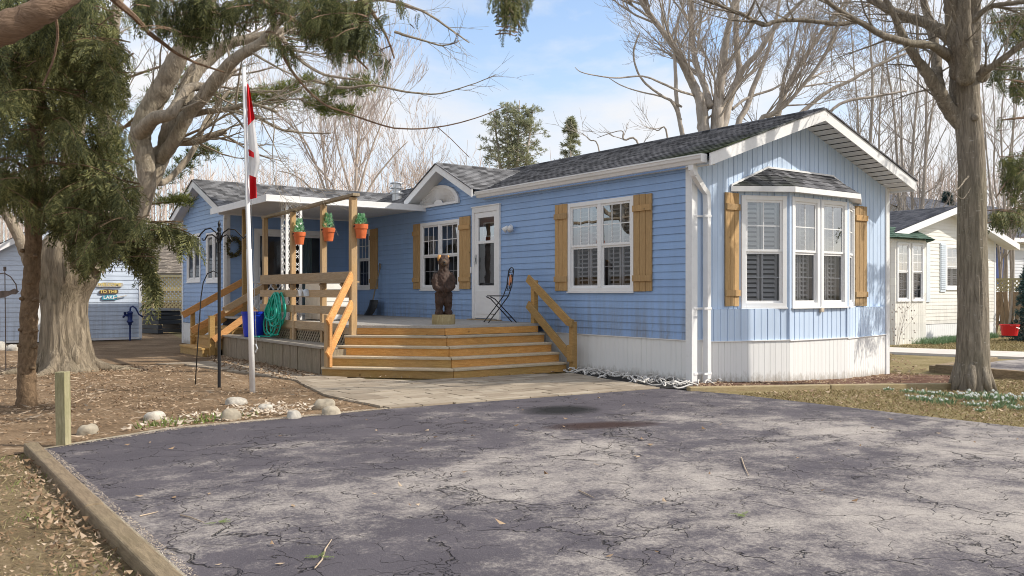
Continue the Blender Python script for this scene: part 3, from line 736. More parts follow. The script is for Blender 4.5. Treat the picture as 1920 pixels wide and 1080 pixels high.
# storm door
dm = MB(); s = W1.slab; u0,u1,z0,z1 = door
s(dm,u0,u0+.085,z0,z1,-.02,.045); s(dm,u1-.085,u1,z0,z1,-.02,.045); s(dm,u0+.085,u1-.085,z1-.10,z1,-.02,.0445); s(dm,u0-.012,u1+.012,z1-.001,z1+.022,0,.06)
do = dm.build('door_frame', M['trim'], HOME, bevel=.004)
dl = MB(); a,b = u0+.087,u1-.087; t = .10; zl, zm, zt = z0+.62, z0+1.42, z1-.10
s(dl,a,b,z0+.015,zl,-.01,.030); s(dl,a,a+t,zl,zt-.002,-.01,.030); s(dl,b-t,b,zl,zt-.002,-.01,.030); s(dl,a+t,b-t,zt-.10,zt-.002,-.01,.0295); s(dl,a+t,b-t,zm-.025,zm+.025,-.01,.0295)
s(dl,a+.06,b-.06,z0+.09,zl-.09,.030,.036)
dp = dl.build('storm_door', M['vinyl'], HOME, bevel=.004)
for za, zb, low in ((zl, zm-.025, 1), (zm+.025, zt-.10, 0)):
    q = MB(); q.quad(*W1.face(a+t,b-t,za,zb,.01)); q.build('door_glass', M['glass_screen' if low else 'glass'], dp)
r = MB(); r.quad(W1.pt(u0,z0,-.07),W1.pt(u1,z0,-.07),W1.pt(u1,zm,-.07),W1.pt(u0,zm,-.07)); r.build('inner_door', M['room'], dp)
r = MB(); r.quad(W1.pt(u0,zm,-.072),W1.pt(u1,zm,-.072),W1.pt(u1,z1,-.072),W1.pt(u0,z1,-.072)); io = r.build('inner_door_panel', M['darkred'], dp)
r = MB(); s(r,a+.13,b-.16,zm+.10,zm+.125,-.07,-.05); s(r,a+.13,b-.16,zt-.21,zt-.185,-.07,-.05); s(r,a+.13,a+.155,zm+.125,zt-.21,-.07,-.05); s(r,b-.185,b-.16,zm+.125,zt-.21,-.07,-.05); r.build('inner_pane_frame', M['trim'], dp)
r = MB(); s(r,a+.155,b-.185,zm+.125,zt-.21,-.068,-.064); r.build('inner_pane', M['room'], dp)
h = MB(); s(h,b-.06,b-.035,z0+1.02,z0+1.20,.03,.055); s(h,b-.07,b-.03,z0+1.06,z0+1.14,.055,.075); h.build('door_handle', M['galv'], dp)
th = MB(); th.box(-.14,.0,u0-.03,u1+.03,.746,.765); th.build('threshold', M['greywood'], dp)
# wall lamp, cap and vent details
lp = MB(); lp.lathe((0,0,0),[(.055,0),(.06,.01),(.03,.03)],14)
lm = MB(); c0 = V((-.02,4.22,2.40)); 
def ball(mb, c, r, n=8, sq=(1,1,1)):
    vs, fs = [], []
    for i in range(n+1):
        th_ = math.pi*i/n
        for j in range(2*n):
            ph = math.pi*j/n; vs.append((c[0]+sq[0]*r*math.sin(th_)*math.cos(ph), c[1]+sq[1]*r*math.sin(th_)*math.sin(ph), c[2]+sq[2]*r*math.cos(th_)))
    for i in range(n):
        for j in range(2*n): fs.append((i*2*n+j, i*2*n+(j+1) % (2*n), (i+1)*2*n+(j+1) % (2*n), (i+1)*2*n+j))
    mb.arrays(vs, fs)
ball(lm, c0, .06, 8, (.4,1,1)); 
for dy in (-.085, .085):
    cc = c0+V((-.05, dy*.7, .0)); lm.tube([c0+V((-.02,0,0)), cc], .016, 8); lm.tube([cc+V((.01,-dy*.3,.025)), cc+V((-.035,dy*.45,-.045))], [.028,.058], 12)
lm.build('wall_lamp', M['vinyl'], HOME, smooth=True)
sb = MB(); s(sb,5.475,5.515,1.62,1.74,.014,.04); sb.build('door_bell', M['vinyl'], HOME)
vb = MB(); vb.box(2.38,2.46,-BD-.05,-BD-.008,.96,1.03); vb.build('outdoor_tap', paint('stained plastic', (.62,.53,.42), .6, .2), HOME, bevel=.01)
# fan shaped vent in the dormer
fv = MB(); cy, cz, ra, rb = 6.655, 3.03, .745, .36
def el(t, k=1.0): return (cy-ra*k*math.cos(t), cz+rb*k*math.sin(t))
nseg = 28
for i in range(nseg):
    t0, t1 = math.pi*i/nseg, math.pi*(i+1)/nseg
    p = [el(t0,1),el(t1,1),el(t1,.86),el(t0,.86)]
    fv.hexa([W1.pt(*p[0],.012),W1.pt(*p[1],.012),W1.pt(*p[2],.012),W1.pt(*p[3],.012),W1.pt(*p[0],.055),W1.pt(*p[1],.055),W1.pt(*p[2],.05),W1.pt(*p[3],.05)])
    q0, q1 = el(t0,.86), el(t1,.86); tm = el((t0+t1)/2,.86); k0, k1 = el(t0,.22), el(t1,.22); km = el((t0+t1)/2,.22)
    fv.quad(W1.pt(*k0,.018),W1.pt(*q0,.018),W1.pt(*tm,.042),W1.pt(*km,.042)); fv.quad(W1.pt(*km,.042),W1.pt(*tm,.042),W1.pt(*q1,.018),W1.pt(*k1,.018))
    if True: fv.poly([W1.pt(cy,cz,.05),W1.pt(*el(t0,.22),.05),W1.pt(*el(t1,.22),.05)])
W1.slab(fv, cy-ra, cy+ra, cz-.045, cz, .012, .06)
fv.build('fan_vent', M['vinyl'], HOME)
# ---- roofs
RX0, RXR, RX1 = -.10, 2.435, 4.97; EVZ, RZ = 3.125, 4.012; YF, YB = -.42, 17.0
def mz(x): return EVZ+(x-RX0)*.35
rf = MB()
shingles(rf, (RX0,YF,EVZ), (RX0,5.06,EVZ), (RXR,5.06,RZ), (RXR,YF,RZ))
shingles(rf, (.03,5.06,mz(.03)), (.03,YB,mz(.03)), (RXR,YB,RZ), (RXR,5.06,RZ))
shingles(rf, (RX1,YF,EVZ), (RX1,YB,EVZ), (RXR,YB,RZ), (RXR,YF,RZ))
rf.tube([(RXR,YF,RZ+.004),(RXR,YB,RZ+.004)], .03, 8)
rf.build('roof', M['roofmain'], HOME)
dr = MB(); DX = -.30; xi = RX0+(DZ-EVZ)/.35; de = 1.25; dz0 = DZ-DS*de
xl = RX0+(dz0-EVZ)/.35+.0
shingles(dr, (DX,DY-de,dz0), (xl,DY-de,dz0), (xi,DY,DZ), (DX,DY,DZ)); shingles(dr, (DX,DY+de,dz0), (xl,DY+de,dz0), (xi,DY,DZ), (DX,DY,DZ))
dr.tube([(DX,DY,DZ+.004),(xi,DY,DZ+.004)], .028, 8)
dr.build('dormer_roof', M['roofwing'], HOME)
def rake(mb, p0, p1, drop, w, out):
    "fascia board under a sloping roof edge p0-p1, hanging drop down, w thick, faces along out"
    p0, p1, o = V(p0), V(p1), V(out)*w
    d = V((0,0,drop)); mb.hexa([p0-d, p1-d, p1-d+o, p0-d+o, p0, p1, p1+o, p0+o])
fa = MB()
rake(fa, (RX0-.02,YF,EVZ-.012), (RXR,YF,RZ-.008), .165, .022, (0,-1,0)); rake(fa, (RXR,YF,RZ-.008), (RX1+.02,YF,EVZ-.012), .165, .022, (0,-1,0))
rake(fa, (DX,DY-de-.02,dz0-.012), (DX,DY,DZ-.006), .14, .02, (-1,0,0)); rake(fa, (DX,DY,DZ-.006), (DX,DY+de+.02,dz0-.012), .14, .02, (-1,0,0))
fa.box(RX1, RX1+.02, YF, YB, EVZ-.17, EVZ-.012)
fa.build('fascia', M['trim'], HOME)
dk = MB()       # dark drip edge of shingles showing over the fascia
rake(dk, (RX0-.03,YF-.012,EVZ+.012), (RXR,YF-.012,RZ+.014), .02, .03, (0,-1,0)); rake(dk, (RXR,YF-.012,RZ+.014), (RX1+.03,YF-.012,EVZ+.012), .02, .03, (0,-1,0))
rake(dk, (DX-.01,DY-de-.03,dz0+.012), (DX-.01,DY,DZ+.016), .02, .03, (-1,0,0)); rake(dk, (DX-.01,DY,DZ+.016), (DX-.01,DY+de+.03,dz0+.012), .02, .03, (-1,0,0))
dk.build('drip_edge', M['roofmain'], HOME)
sf = MB()
def soffit_strip(mb, a, b, c, d, n):
    "ribbed soffit panel on quad a-b (outer) d-c (inner), ribs across"
    a,b,c,d = map(V,(a,b,c,d))
    for i in range(n):
        t0,t1 = i/n,(i+1)/n; tm = t0+(t1-t0)*.8
        p = [a.lerp(b,t0),a.lerp(b,tm),d.lerp(c,tm),d.lerp(c,t0)]; mb.quad(*p)
        e = V((0,0,.012)); q = [a.lerp(b,tm)+e,a.lerp(b,t1)+e,d.lerp(c,t1)+e,d.lerp(c,tm)+e]; mb.quad(*q); mb.quad(p[1],p[2],q[3],q[0]); 
soffit_strip(sf, (RX0,YF,EVZ-.15), (RXR,YF,RZ-.15), (RXR,.03,RZ-.15), (RX0,.03,EVZ-.15), 17); soffit_strip(sf, (RXR,YF,RZ-.15), (RX1,YF,EVZ-.15), (RX1,.03,EVZ-.15), (RXR,.03,RZ-.15), 17)
sf.quad((RX0,YF,EVZ-.152),(.02,YF,EVZ-.152),(.02,5.06,EVZ-.152),(RX0,5.06,EVZ-.152))
for sg in (1,-1): sf.quad((DX,DY+sg*de,dz0-.12),(DX,DY,DZ-.12),(.03,DY,DZ-.12),(.03,DY+sg*de,dz0-.12))
sf.build('soffit', M['soffit'], HOME)
# gutter with moulded profile and downspout
gu = MB(); prof = [(-.10,-.115),(-.165,-.115),(-.185,-.075),(-.205,-.06),(-.215,-.022),(-.225,-.02),(-.225,-.002),(-.205,-.002),(-.205,-.05),(-.105,-.10)]
def extrude(mb, prof, y0, y1, z, xs=0):
    n = len(prof); i = len(mb.v)
    for y in (y0,y1): mb.v += [(x+xs, y, z+q) for x,q in prof]
    for k in range(n): j = (k+1) % n; mb.f.append((i+k,i+j,i+n+j,i+n+k))
    mb.f.append(tuple(range(i+n-1,i-1,-1))); mb.f.append(tuple(range(i+n,i+2*n)))
extrude(gu, prof, -.36, 5.10, EVZ-.015); gu.box(-.226,-.10,-.364,-.361,EVZ-.125,EVZ-.015)
gu.build('gutter', M['trim'], HOME)
dn = MB()
pth = [(-.12,-.12,3.02),(-.12,-.12,2.93),(-.09,-.13,2.86),(.12,-.085,2.70),(.215,-.075,2.63),(.225,-.075,2.5),(.225,-.075,.02)]
for p, q in zip(pth, pth[1:]): dn.beam(p, V(q)+(V(q)-V(p)).normalized()*.012, .068, .088, up=(0,1,0) if abs(q[2]-p[2]) > .2 else (0,1,.2))
for z in (2.30,1.02,.12): dn.box(.02,.25,-.03,-.022,z,z+.03); dn.box(.12,.27,-.125,-.12,z,z+.03)
dn.build('downspout', M['trim'], HOME, bevel=.008)
# bay roof
br = MB(); e = [(.80,-.0),(1.58,-.50),(3.22,-.50),(4.03,-.0)]; t = [(1.62,0),(3.25,0)]
ez, tz = 2.785, 3.10
shingles(br, (e[1][0],e[1][1],ez),(e[2][0],e[2][1],ez),(t[1][0],-.012,tz),(t[0][0],-.012,tz), .13)
shingles(br, (e[0][0],-.012,ez),(e[1][0],e[1][1],ez),(t[0][0],-.012,tz),(t[0][0]-.001,-.012,tz), .13); shingles(br, (e[2][0],e[2][1],ez),(e[3][0],-.012,ez),(t[1][0]+.001,-.012,tz),(t[1][0],-.012,tz), .13)
br.build('bay_roof', M['roofmain'], HOME)
bf = MB()
for (x0,y0),(x1,y1) in zip(e, e[1:]):
    rake(bf, (x0,y0-.012,ez-.004), (x1,y1-.012,ez-.004), .078, .02, V((y1-y0,-(x1-x0),0)).normalized())
bf.poly([(x,y-.01 if y else -.012,ez-.07) for x,y in e])
rake(bf, (e[0][0],-.004,ez+.02), (t[0][0],-.004,tz+.03), .028, .03, (0,-1,0)); rake(bf, (t[0][0],-.004,tz+.03), (t[1][0],-.004,tz+.03), .028, .0302, (0,-1,0)); rake(bf, (t[1][0],-.004,tz+.03), (e[3][0],-.004,ez+.02), .028, .03, (0,-1,0))
bf.build('bay_fascia', M['trim'], HOME)
# back walls so that light does not leak through the shell
bk = MB(); bk.box(4.80,4.87,.05,YB-.1,-.2,3.1); bk.box(.02,4.86,YB-.2,YB-.1,-.2,3.2); bk.quad((.03,.05,EVZ-.1),(4.8,.05,EVZ-.1),(4.8,YB,EVZ-.1),(.03,YB,EVZ-.1)); bk.build('back_wall', M['lap'], HOME)
# ---- the wing
WX, WY0, WY1 = -2.95, 10.80, 14.17
W3 = Wall((WX,WY1,0), (0,-1,0), (-1,0,0))     # gable of the wing, u = WY1-y
W4 = Wall((WX,WY0,0), (1,0,0), (0,-1,0))      # its front wall, u = x-WX
ww = [(WY1-13.73, WY1-12.62, 1.51, 2.66), (WY1-12.17, WY1-11.12, 1.49, 2.62)]
wl = WY1-WY0; ws = .40; wpz = 3.74
W3.lap(.08, wl-.09, .52, 3.8, [shrink(o) for o in ww], [(-ws,1,wpz-ws*wl/2),(ws,1,wpz+ws*wl/2)])
pdoor = (.62, 2.36, .745, 2.68)
W4.lap(.09, 2.95, .62, 3.2, [shrink(pdoor)], ())
wm = MB(); wm.arrays(W3.mb.v, W3.mb.f); wm.arrays(W4.mb.v, W4.mb.f); wm.build('wing_siding', M['lap'], HOME)
w5 = Wall((WX,WY1,0), (0,-1,0), (-1,0,0)); w5.boards(0, wl, -.06, .51, (), (), w=.098, groove=.007, depth=.006); w5.mb.build('wing_skirting', M['skirt'], HOME)
ct = MB(); ct.box(WX-.02,WX+.09,WY0-.02,WY0+.0,0,3.06); ct.box(WX-.0205,WX-.0005,WY0,WY0+.09,0,3.06); ct.box(WX-.02,WX,WY1-.08,WY1+.02,0,3.0); ct.build('wing_corner_trim', M['trim'], HOME)
for o in ww:
    wo = window(HOME, W3, *o, units=2, grid=False, blind=False, room=(.5,), meeting=o[2]+.07, screen=False, trim=.07, glass=M['glass_screen'])
wr = MB(); WR, wy, wov = 3.87, 12.485, -3.17
wez = WR-.40*1.93
shingles(wr, (wov,wy-1.93,wez),(.3,wy-1.93,wez),(2.0,wy,WR),(wov,wy,WR)); shingles(wr, (wov,wy+1.93,wez),(.3,wy+1.93,wez),(2.0,wy,WR),(wov,wy,WR)); wr.tube([(wov,wy,WR),(2.0,wy,WR)],.028,8)
wr.build('wing_roof', M['roofwing'], HOME)
wf = MB(); rake(wf,(wov,wy-1.95,wez-.012),(wov,wy,WR-.006),.16,.02,(-1,0,0)); rake(wf,(wov,wy,WR-.006),(wov,wy+1.95,wez-.012),.16,.02,(-1,0,0)); wf.box(wov-.0,-.12,wy-1.955,wy-1.935,wez-.17,wez-.012); wf.build('wing_fascia', M['trim'], HOME)
wd = MB(); rake(wd,(wov-.01,wy-1.97,wez+.012),(wov-.01,wy,WR+.014),.022,.03,(-1,0,0)); rake(wd,(wov-.01,wy,WR+.014),(wov-.01,wy+1.97,wez+.012),.022,.03,(-1,0,0)); wd.build('wing_drip_edge', M['roofmain'], HOME)
wsf = MB()
for sg in (1,-1): wsf.quad((wov,wy+sg*1.93,wez-.14),(wov,wy,WR-.14),(WX+.02,wy,WR-.14),(WX+.02,wy+sg*1.93,wez-.14))
wsf.build('wing_soffit', M['soffit'], HOME)
wb = MB(); wb.box(WX+.02,0,WY1-.05,WY1,0,3.1); wb.build('wing_back_wall', M['lap'], HOME)
ds = MB(); q = [(-3.02,10.60,2.98),(-3.02,10.62,2.86),(-2.99,10.74,2.62),(-2.98,10.755,2.5),(-2.98,10.755,.1)]
for p_, q_ in zip(q, q[1:]): ds.beam(p_, q_, .06, .07, up=(1,0,0))
ds.build('wing_downspout', M['trim'], HOME, bevel=.006)
# patio door of the wing
pm = MB(); s = W4.slab; u0,u1,z0,z1 = pdoor
s(pm,u0,u0+.09,z0,z1,-.03,.04); s(pm,u1-.09,u1,z0,z1,-.03,.04); s(pm,u0+.09,u1-.09,z1-.10,z1,-.03,.0395); s(pm,u0+.09,u1-.09,z0,z0+.06,-.03,.0395)
po = pm.build('patio_door', M['trim'], HOME, bevel=.004)
pl2 = MB(); um = (u0+u1)/2
for a,b,d in ((u0+.09,um+.03,-.005),(um-.03,u1-.09,-.03)):
    for p_ in ((a,a+.05,z0+.06,z1-.1),(b-.05,b,z0+.06,z1-.1),(a+.05,b-.05,z0+.06,z0+.12),(a+.05,b-.05,z1-.16,z1-.1)): s(pl2,*p_,d-.012,d+.012+(.0004 if p_[1]-p_[0] > .1 else 0))
pl2.build('sliding_frame', M['trim'], po)
q = MB(); q.quad(*W4.face(u0+.14,um-.02,z0+.12,z1-.16,-.006)); q.quad(*W4.face(um+.02,u1-.14,z0+.12,z1-.16,-.031)); q.build('door_glass', M['glass_screen'], po)
q = MB(); q.quad(W4.pt(u0,z0,-.45),W4.pt(u1,z0,-.45),W4.pt(u1,z1,-.45),W4.pt(u0,z1,-.45)); q.build('room', M['room'], po)
q = MB()
for i in range(16):
    a = um+.26+i*.018; q.quad(W4.pt(a,z0+.1,-.12+.02*math.sin(i*1.6)),W4.pt(a+.018,z0+.1,-.12+.02*math.sin(i*1.6+1.6)),W4.pt(a+.018,z1-.1,-.12+.02*math.sin(i*1.6+1.6)),W4.pt(a,z1-.1,-.12+.02*math.sin(i*1.6)))
q.build('curtain', paint('pale green curtain', (.30,.40,.38), .8, .1), po)
q = MB(); s(q,u0+.10,u0+.13,1.60,1.82,.03,.06); q.build('door_handle', M['vinyl'], po)
# porch roof: flat metal cover with fascia all round, on a lattice column
pr = MB(); X0, X1, Y0, Y1 = -3.35, -.012, 7.22, 10.53
pr.box(X0,X1,Y0,Y1,3.00,3.03); pr.box(X0+.03,X1,Y0+.03,Y1,2.955,2.999); pr.box(-2.93,X1,Y1-.1,10.83,2.95,2.997)
pro = pr.build('porch_roof', M['soffit'], HOME)
pf = MB(); pf.box(X0-.02,X1,Y0-.02,Y0-.001,2.915,3.045); pf.box(X0-.021,X0-.001,Y0-.001,Y1,2.915,3.045); pf.box(X0-.03,X1+.0,Y0-.03,Y0-.021,2.925,2.94); pf.build('porch_fascia', M['trim'], pro, bevel=.004)
col = MB()
for x in (-2.93,-2.66): col.box(x-.022,x+.022,7.30,7.344,.745,2.955)
col.box(-2.955,-2.635,7.299,7.345,2.90,2.954)
for k in range(9):
    z = .80+k*.235; 
    for sg in (1,-1):
        col.tube([(-2.795+sg*.115*math.cos(t_), 7.322, z+.117+.10*math.sin(t_)*1.0) for t_ in [i*math.pi/6 for i in range(-3,4)]], .008, 5)
    col.tube([(-2.91,7.322,z),(-2.68,7.322,z+.235)], .007, 5); col.tube([(-2.68,7.322,z),(-2.91,7.322,z+.235)], .007, 5)
for z in (.80,): pass
for dy in (.22,):
    col.box(-2.955,-2.915,7.30+dy,7.34+dy,.745,2.95)
    for k in range(9):
        z=.80+k*.235; col.tube([(-2.935,7.34,z),(-2.935,7.30+dy,z+.117),(-2.935,7.34,z+.235)], .008, 5); col.tube([(-2.935,7.30+dy,z),(-2.935,7.34,z+.117),(-2.935,7.30+dy,z+.235)], .008, 5)
col.build('lattice_column', M['metal_w'], HOME)
ch = MB(); cx, cy2 = .86, 10.06
ch.lathe((cx,cy2,3.25), [(.115,0),(.115,.33),(.165,.34),(.165,.37),(.105,.39),(.105,.46),(.155,.465),(.155,.49),(.10,.50),(.10,.58),(.16,.585),(.155,.61),(.02,.64)], 20); ch.build('flue_pipe', M['galv'], HOME, smooth=False)
# ------------------------------------------------------------------ the deck
DZK = .745
DECK = thing('deck', 'low wooden deck with corner stairs, plank railing and open post frame', 'deck', (-1.5,5.5,0))
def doff(d): return (-2.03-.414*d, 3.17-d), (-.22, 3.17-d), (-3.10-.84*d, 4.24-.42*d)
fl = MB(); rr = random.Random(5)
C0, R0, L0_ = doff(0)
outline = [(-.012,3.17),(-2.03,3.17),(-3.10,4.24),(-3.10,10.78),(-.012,10.78)]
y = 3.17
while y < 10.76:
    y2 = min(y+.135, 10.78)
    def xl(yy): return -2.03-(yy-3.17) if yy < 4.24 else -3.10
    fl.hexa([(xl(y+.003),y+.003,.705),(-.012,y+.003,.705),(-.012,y2-.003,.705),(xl(y2-.003),y2-.003,.705),(xl(y+.003),y+.003,DZK+rr.uniform(-.001,.001)),(-.012,y+.003,DZK),(-.012,y2-.003,DZK),(xl(y2-.003),y2-.003,DZK)]); y = y2
fl.build('deck_boards', M['deckwood'], DECK)
def strip(mb, pA, pB, z0, z1, th):
    "upright board from pA to pB, thickness th behind its face (towards the deck)"
    a, b = V((*pA,0)), V((*pB,0)); u = (b-a).normalized(); n = V((-u.y,u.x,0))*th
    c = V((-1.2,6,0))
    if (c-a).dot(n) < 0: n = -n
    mb.hexa([a+V((0,0,z0)),b+V((0,0,z0)),b+n+V((0,0,z0)),a+n+V((0,0,z0)),a+V((0,0,z1)),b+V((0,0,z1)),b+n+V((0,0,z1)),a+n+V((0,0,z1))])
def stairs_ring(d, z0, z1, th, name, mats, bevel=0.0):
    "the two boards of one step: right run and left run, with an open mitre between"
    C,R_,L_ = doff(d); c1 = (C[0]+.007, C[1]); u = V((L_[0]-C[0], L_[1]-C[1], 0)).normalized()*.007; c2 = (C[0]+u.x, C[1]+u.y)
    for p_, q_, mt in ((R_, c1, mats[0]), (c2, L_, mats[1])):
        b_ = MB(); strip(b_, p_, q_, z0, z1, th); b_.build(name, M[mt], DECK, bevel=bevel)
stairs_ring(-.002, .60, DZK-.042, .04, 'front_rim', ('riser_o','riser_o'), .004)
rim2 = MB(); strip(rim2, (-3.102,4.25), (-3.102,9.0), .60, .703, .04); rim2.build('side_rim', M['rail_w'], DECK)
for k in range(1, 5):
    z = DZK-.149*k; d = .19*k
    C,R_,L_ = doff(d); Ci,Ri,Li = doff(d-.255)
    t = MB(); t.prism([R_,(C[0]+.006,C[1]),(Ci[0]+.006,Ci[1]),Ri][::-1], z-.036, z); t.build('tread', M['tread'], DECK, bevel=.009)
    t = MB(); t.prism([(C[0]-.006,C[1]+.003),L_,Li,(Ci[0]-.006,Ci[1]+.003)][::-1], z-.0362, z-.0005); t.build('tread', M['tread'], DECK, bevel=.009)
    stairs_ring(d-.032, max(z-.149, -.03), z-.037, .03, 'riser', ('riser_o' if k < 4 else 'riser_g', 'riser_o' if k < 3 else 'riser_g'))
    e = MB(); 
    for p, q in ((R_,Ri),(L_,Li)):
        a, b = V((*p,0)), V((*q,0)); sh = (a-V((*C,0))).normalized()*-.03; a2, b2 = a+(b-a)*.12+sh, b+sh
        e.quad(a2,b2,b2+V((0,0,z-.037)),a2+V((0,0,z-.037)))
    e.build('stringer', M['riser_g'], DECK)
# rail posts, the frame above them, rail boards
ys = [4.22, 5.33, 6.66, 8.05]
for i, yy in enumerate(ys):
    p = MB(); w = .10 if i == 0 else .085
    p.box(-3.12-.0, -3.12+w, yy-w/2, yy+w/2, .30 if i else .42, 2.74-.02*i); p.build('post', M['post'], DECK, bevel=.004)
p = MB(); p.box(-3.07,-2.985,9.33,9.415,.0,2.955); p.build('post', M['rail_b'], DECK, bevel=.004)
p = MB(); p.beam((-3.06,4.12,2.78),(-3.06,8.15,2.70),.12,.045); p.build('top_beam', M['greywood'], DECK, bevel=.004)
for z0, z1, ya, yb, m in ((1.44,1.585,4.18,8.14,'rail_w'),(1.175,1.30,4.27,8.14,'rail_w'),(.905,1.035,4.27,8.14,'rail_w'),(.625,.76,4.5,8.14,'rail_w')):
    b = MB(); b.box(-3.145,-3.102,ya,yb,z0,z1); b.build('rail_board', M[m], DECK, bevel=.004)
cap = MB(); cap.box(-3.20,-2.97,4.20,8.12,1.41,1.438)
for yy in (4.45,5.25,6.5,7.4): cap.beam((-3.16,yy,1.40),(-3.105,yy,1.33),.09,.04)
cap.build('under_rail_shelf', M['rail_w'], DECK)
sp = MB(); sp.box(-3.16,-3.105,6.42,6.50,.40,1.04); sp.build('bench_post', M['rail_w'], DECK, bevel=.003)
# bench-height planter step along the railing
be = MB(); 
for k in range(3): be.box(-3.64+.18*k+.003,-3.64+.18*(k+1)-.003,3.98+.08*(2-k),9.05,.395,.425+random.uniform(-.002,.002))
be.build('bench_plank', M['benchwood'], DECK, bevel=.004)
bf2 = MB(); y = 4.0
while y < 9.0:
    w = rr.uniform(.12,.17); bf2.box(-3.60+rr.uniform(-.006,.006),-3.57,y+.004,min(y+w,9.0)-.004,-.04,.393); y += w
bf2.build('bench_face', M['greywood'], DECK)
for ya_ in (3.99, 9.0): be2 = MB(); be2.box(-3.58,-3.12,ya_,ya_+.03,-.04,.392); be2.build('bench_end', M['greywood'], DECK)
# diagonal lattice closing the deck underneath
la = MB(); 
def lattice(mb, p0, p1, z0, z1, step, w, th, dirs=(1,-1)):
    p0, p1 = V((*p0,0)), V((*p1,0)); u = (p1-p0); ln = u.length; u.normalize(); n = V((-u.y,u.x,0)); h = z1-z0
    for sgi, sg in enumerate(dirs):
        a = -h
        while a < ln+h:
            t0, t1 = a, a+h*1.0
            if sg < 0: t0, t1 = t1, t0
            za, zb = z0, z1
            # clip to the panel
            def cl(ta, tb, za, zb):
                if ta < 0: f = (0-ta)/(tb-ta) if tb != ta else 0; za += (zb-za)*f; ta = 0
                if ta > ln: f = (ln-ta)/(tb-ta) if tb != ta else 0; za += (zb-za)*f; ta = ln
                return ta, za
            if max(t0,t1) > 0 and min(t0,t1) < ln:
                ta, zaa = cl(t0,t1,za,zb); tb, zbb = cl(t1,t0,zb,za)
                A = p0+u*ta+V((0,0,zaa))+n*(th*1.1*sgi); B = p0+u*tb+V((0,0,zbb))+n*(th*1.1*sgi)
                if (B-A).length > .02: mb.beam(A, B, th, w, up=n.cross((B-A).normalized()))
            a += step
lattice(la, (-3.09,8.9), (-3.09,4.3), .40, .62, .10, .035, .008)
la.build('lattice_skirt', M['greywood'], DECK)
bk = MB(); bk.quad((-3.05,4.3,.0),(-3.05,10.7,.0),(-3.05,10.7,.70),(-3.05,4.3,.70)); bk.quad((-.3,3.3,0),(-2.0,3.3,0),(-2.0,3.3,.6),(-.3,3.3,.6)); bk.build('underside_shade', M['mulchblack'], DECK)  # black sheets stand in for the shade under the deck
# sloping stair rails
def sl_rail(name, pa, pb, h, th, mat, extra_a=.0, extra_b=0.0):
    pa, pb = V(pa), V(pb); d = (pb-pa).normalized(); m = MB(); m.beam(pa-d*extra_a, pb+d*extra_b, th, h); return m.build(name, mat, DECK, bevel=.005)
p = MB(); p.box(-3.70,-3.61,3.80,3.89,.149,.93); p.build('newel_post', M['post'], DECK, bevel=.005)
nrm = V((-.707,.707,0))
sl_rail('stair_rail', (-3.13,4.165,1.50), (-3.665,3.79,.83), .135, .038, M['rail_f'], .05, .04)
sl_rail('stair_rail', (-3.13,4.165,1.06), (-3.665,3.79,.36), .135, .038, M['rail_f'], .05, .05)
p = MB(); p.box(-3.665,-3.62,3.765,3.80,.149,.90); p.build('newel_post', M['rail_f'], DECK, bevel=.004)
for y0, zz0, zz1 in ((3.27,.745,1.46),(2.27,.0,.80)):
    p = MB(); p.box(-.27,-.18,y0-.045,y0+.045,zz0,zz1); p.build('newel_post', M['rail_b'], DECK, bevel=.005)
sl_rail('stair_rail', (-.29,3.33,1.47), (-.29,2.30,.79), .135, .038, M['rail_b'], .05, .0)
b = MB(); b.beam((-.29,2.33,.80),(-.29,2.20,.77),.05,.12); b.build('rail_end', M['rail_b'], DECK, bevel=.005)
sl_rail('stair_rail', (-.29,3.33,1.03), (-.29,2.30,.28), .135, .038, M['rail_b'], .05, .0)
b = MB(); b.box(-.315,-.27,2.20,2.32,.17,.43); b.build('rail_end', M['rail_b'], DECK, bevel=.005)
# side stairs towards the garden
for k, (x0, z) in enumerate(((-4.0,.17),(-3.72,.36),(-3.42,.55))):
    t = MB(); t.box(x0,x0+.33,9.0,10.55,z-.04,z); t.build('side_tread', M['riser_g'], DECK, bevel=.006)
    t = MB(); t.box(x0+.02,x0+.05,9.0,10.55,max(z-.19,-.03),z-.041); t.box(x0+.05,-3.1,9.01,9.035,-.02,z-.041); t.build('side_riser', M['riser_g'], DECK)
p = MB(); p.box(-3.86,-3.76,8.93,9.03,0,.78); p.box(-3.87,-3.75,8.92,9.04,.781,.80); p.build('side_newel', M['rail_b'], DECK, bevel=.004)
p = MB(); p.box(-3.78,-3.70,10.47,10.55,0,.90); p.build('side_newel', M['rail_b'], DECK, bevel=.004)
sl_rail('side_rail', (-2.68,10.44,1.50), (-3.93,10.44,.80), .14, .04, M['rail_f'], .15, .04)
sl_rail('side_rail', (-2.70,10.44,.95), (-3.75,10.44,.30), .13, .04, M['rail_b'], .0, .04)
sl_rail('side_rail', (-2.83,8.90,1.34), (-3.60,8.90,.90), .13, .04, M['rail_w'], .05, .0)
sl_rail('side_rail', (-2.95,9.38,1.10), (-4.1,9.30,.50), .13, .04, M['rail_f'], .0, .0)
sl_rail('side_rail', (-2.95,8.90,.92), (-3.80,8.90,.32), .13, .04, M['rail_f'], .0, .0)
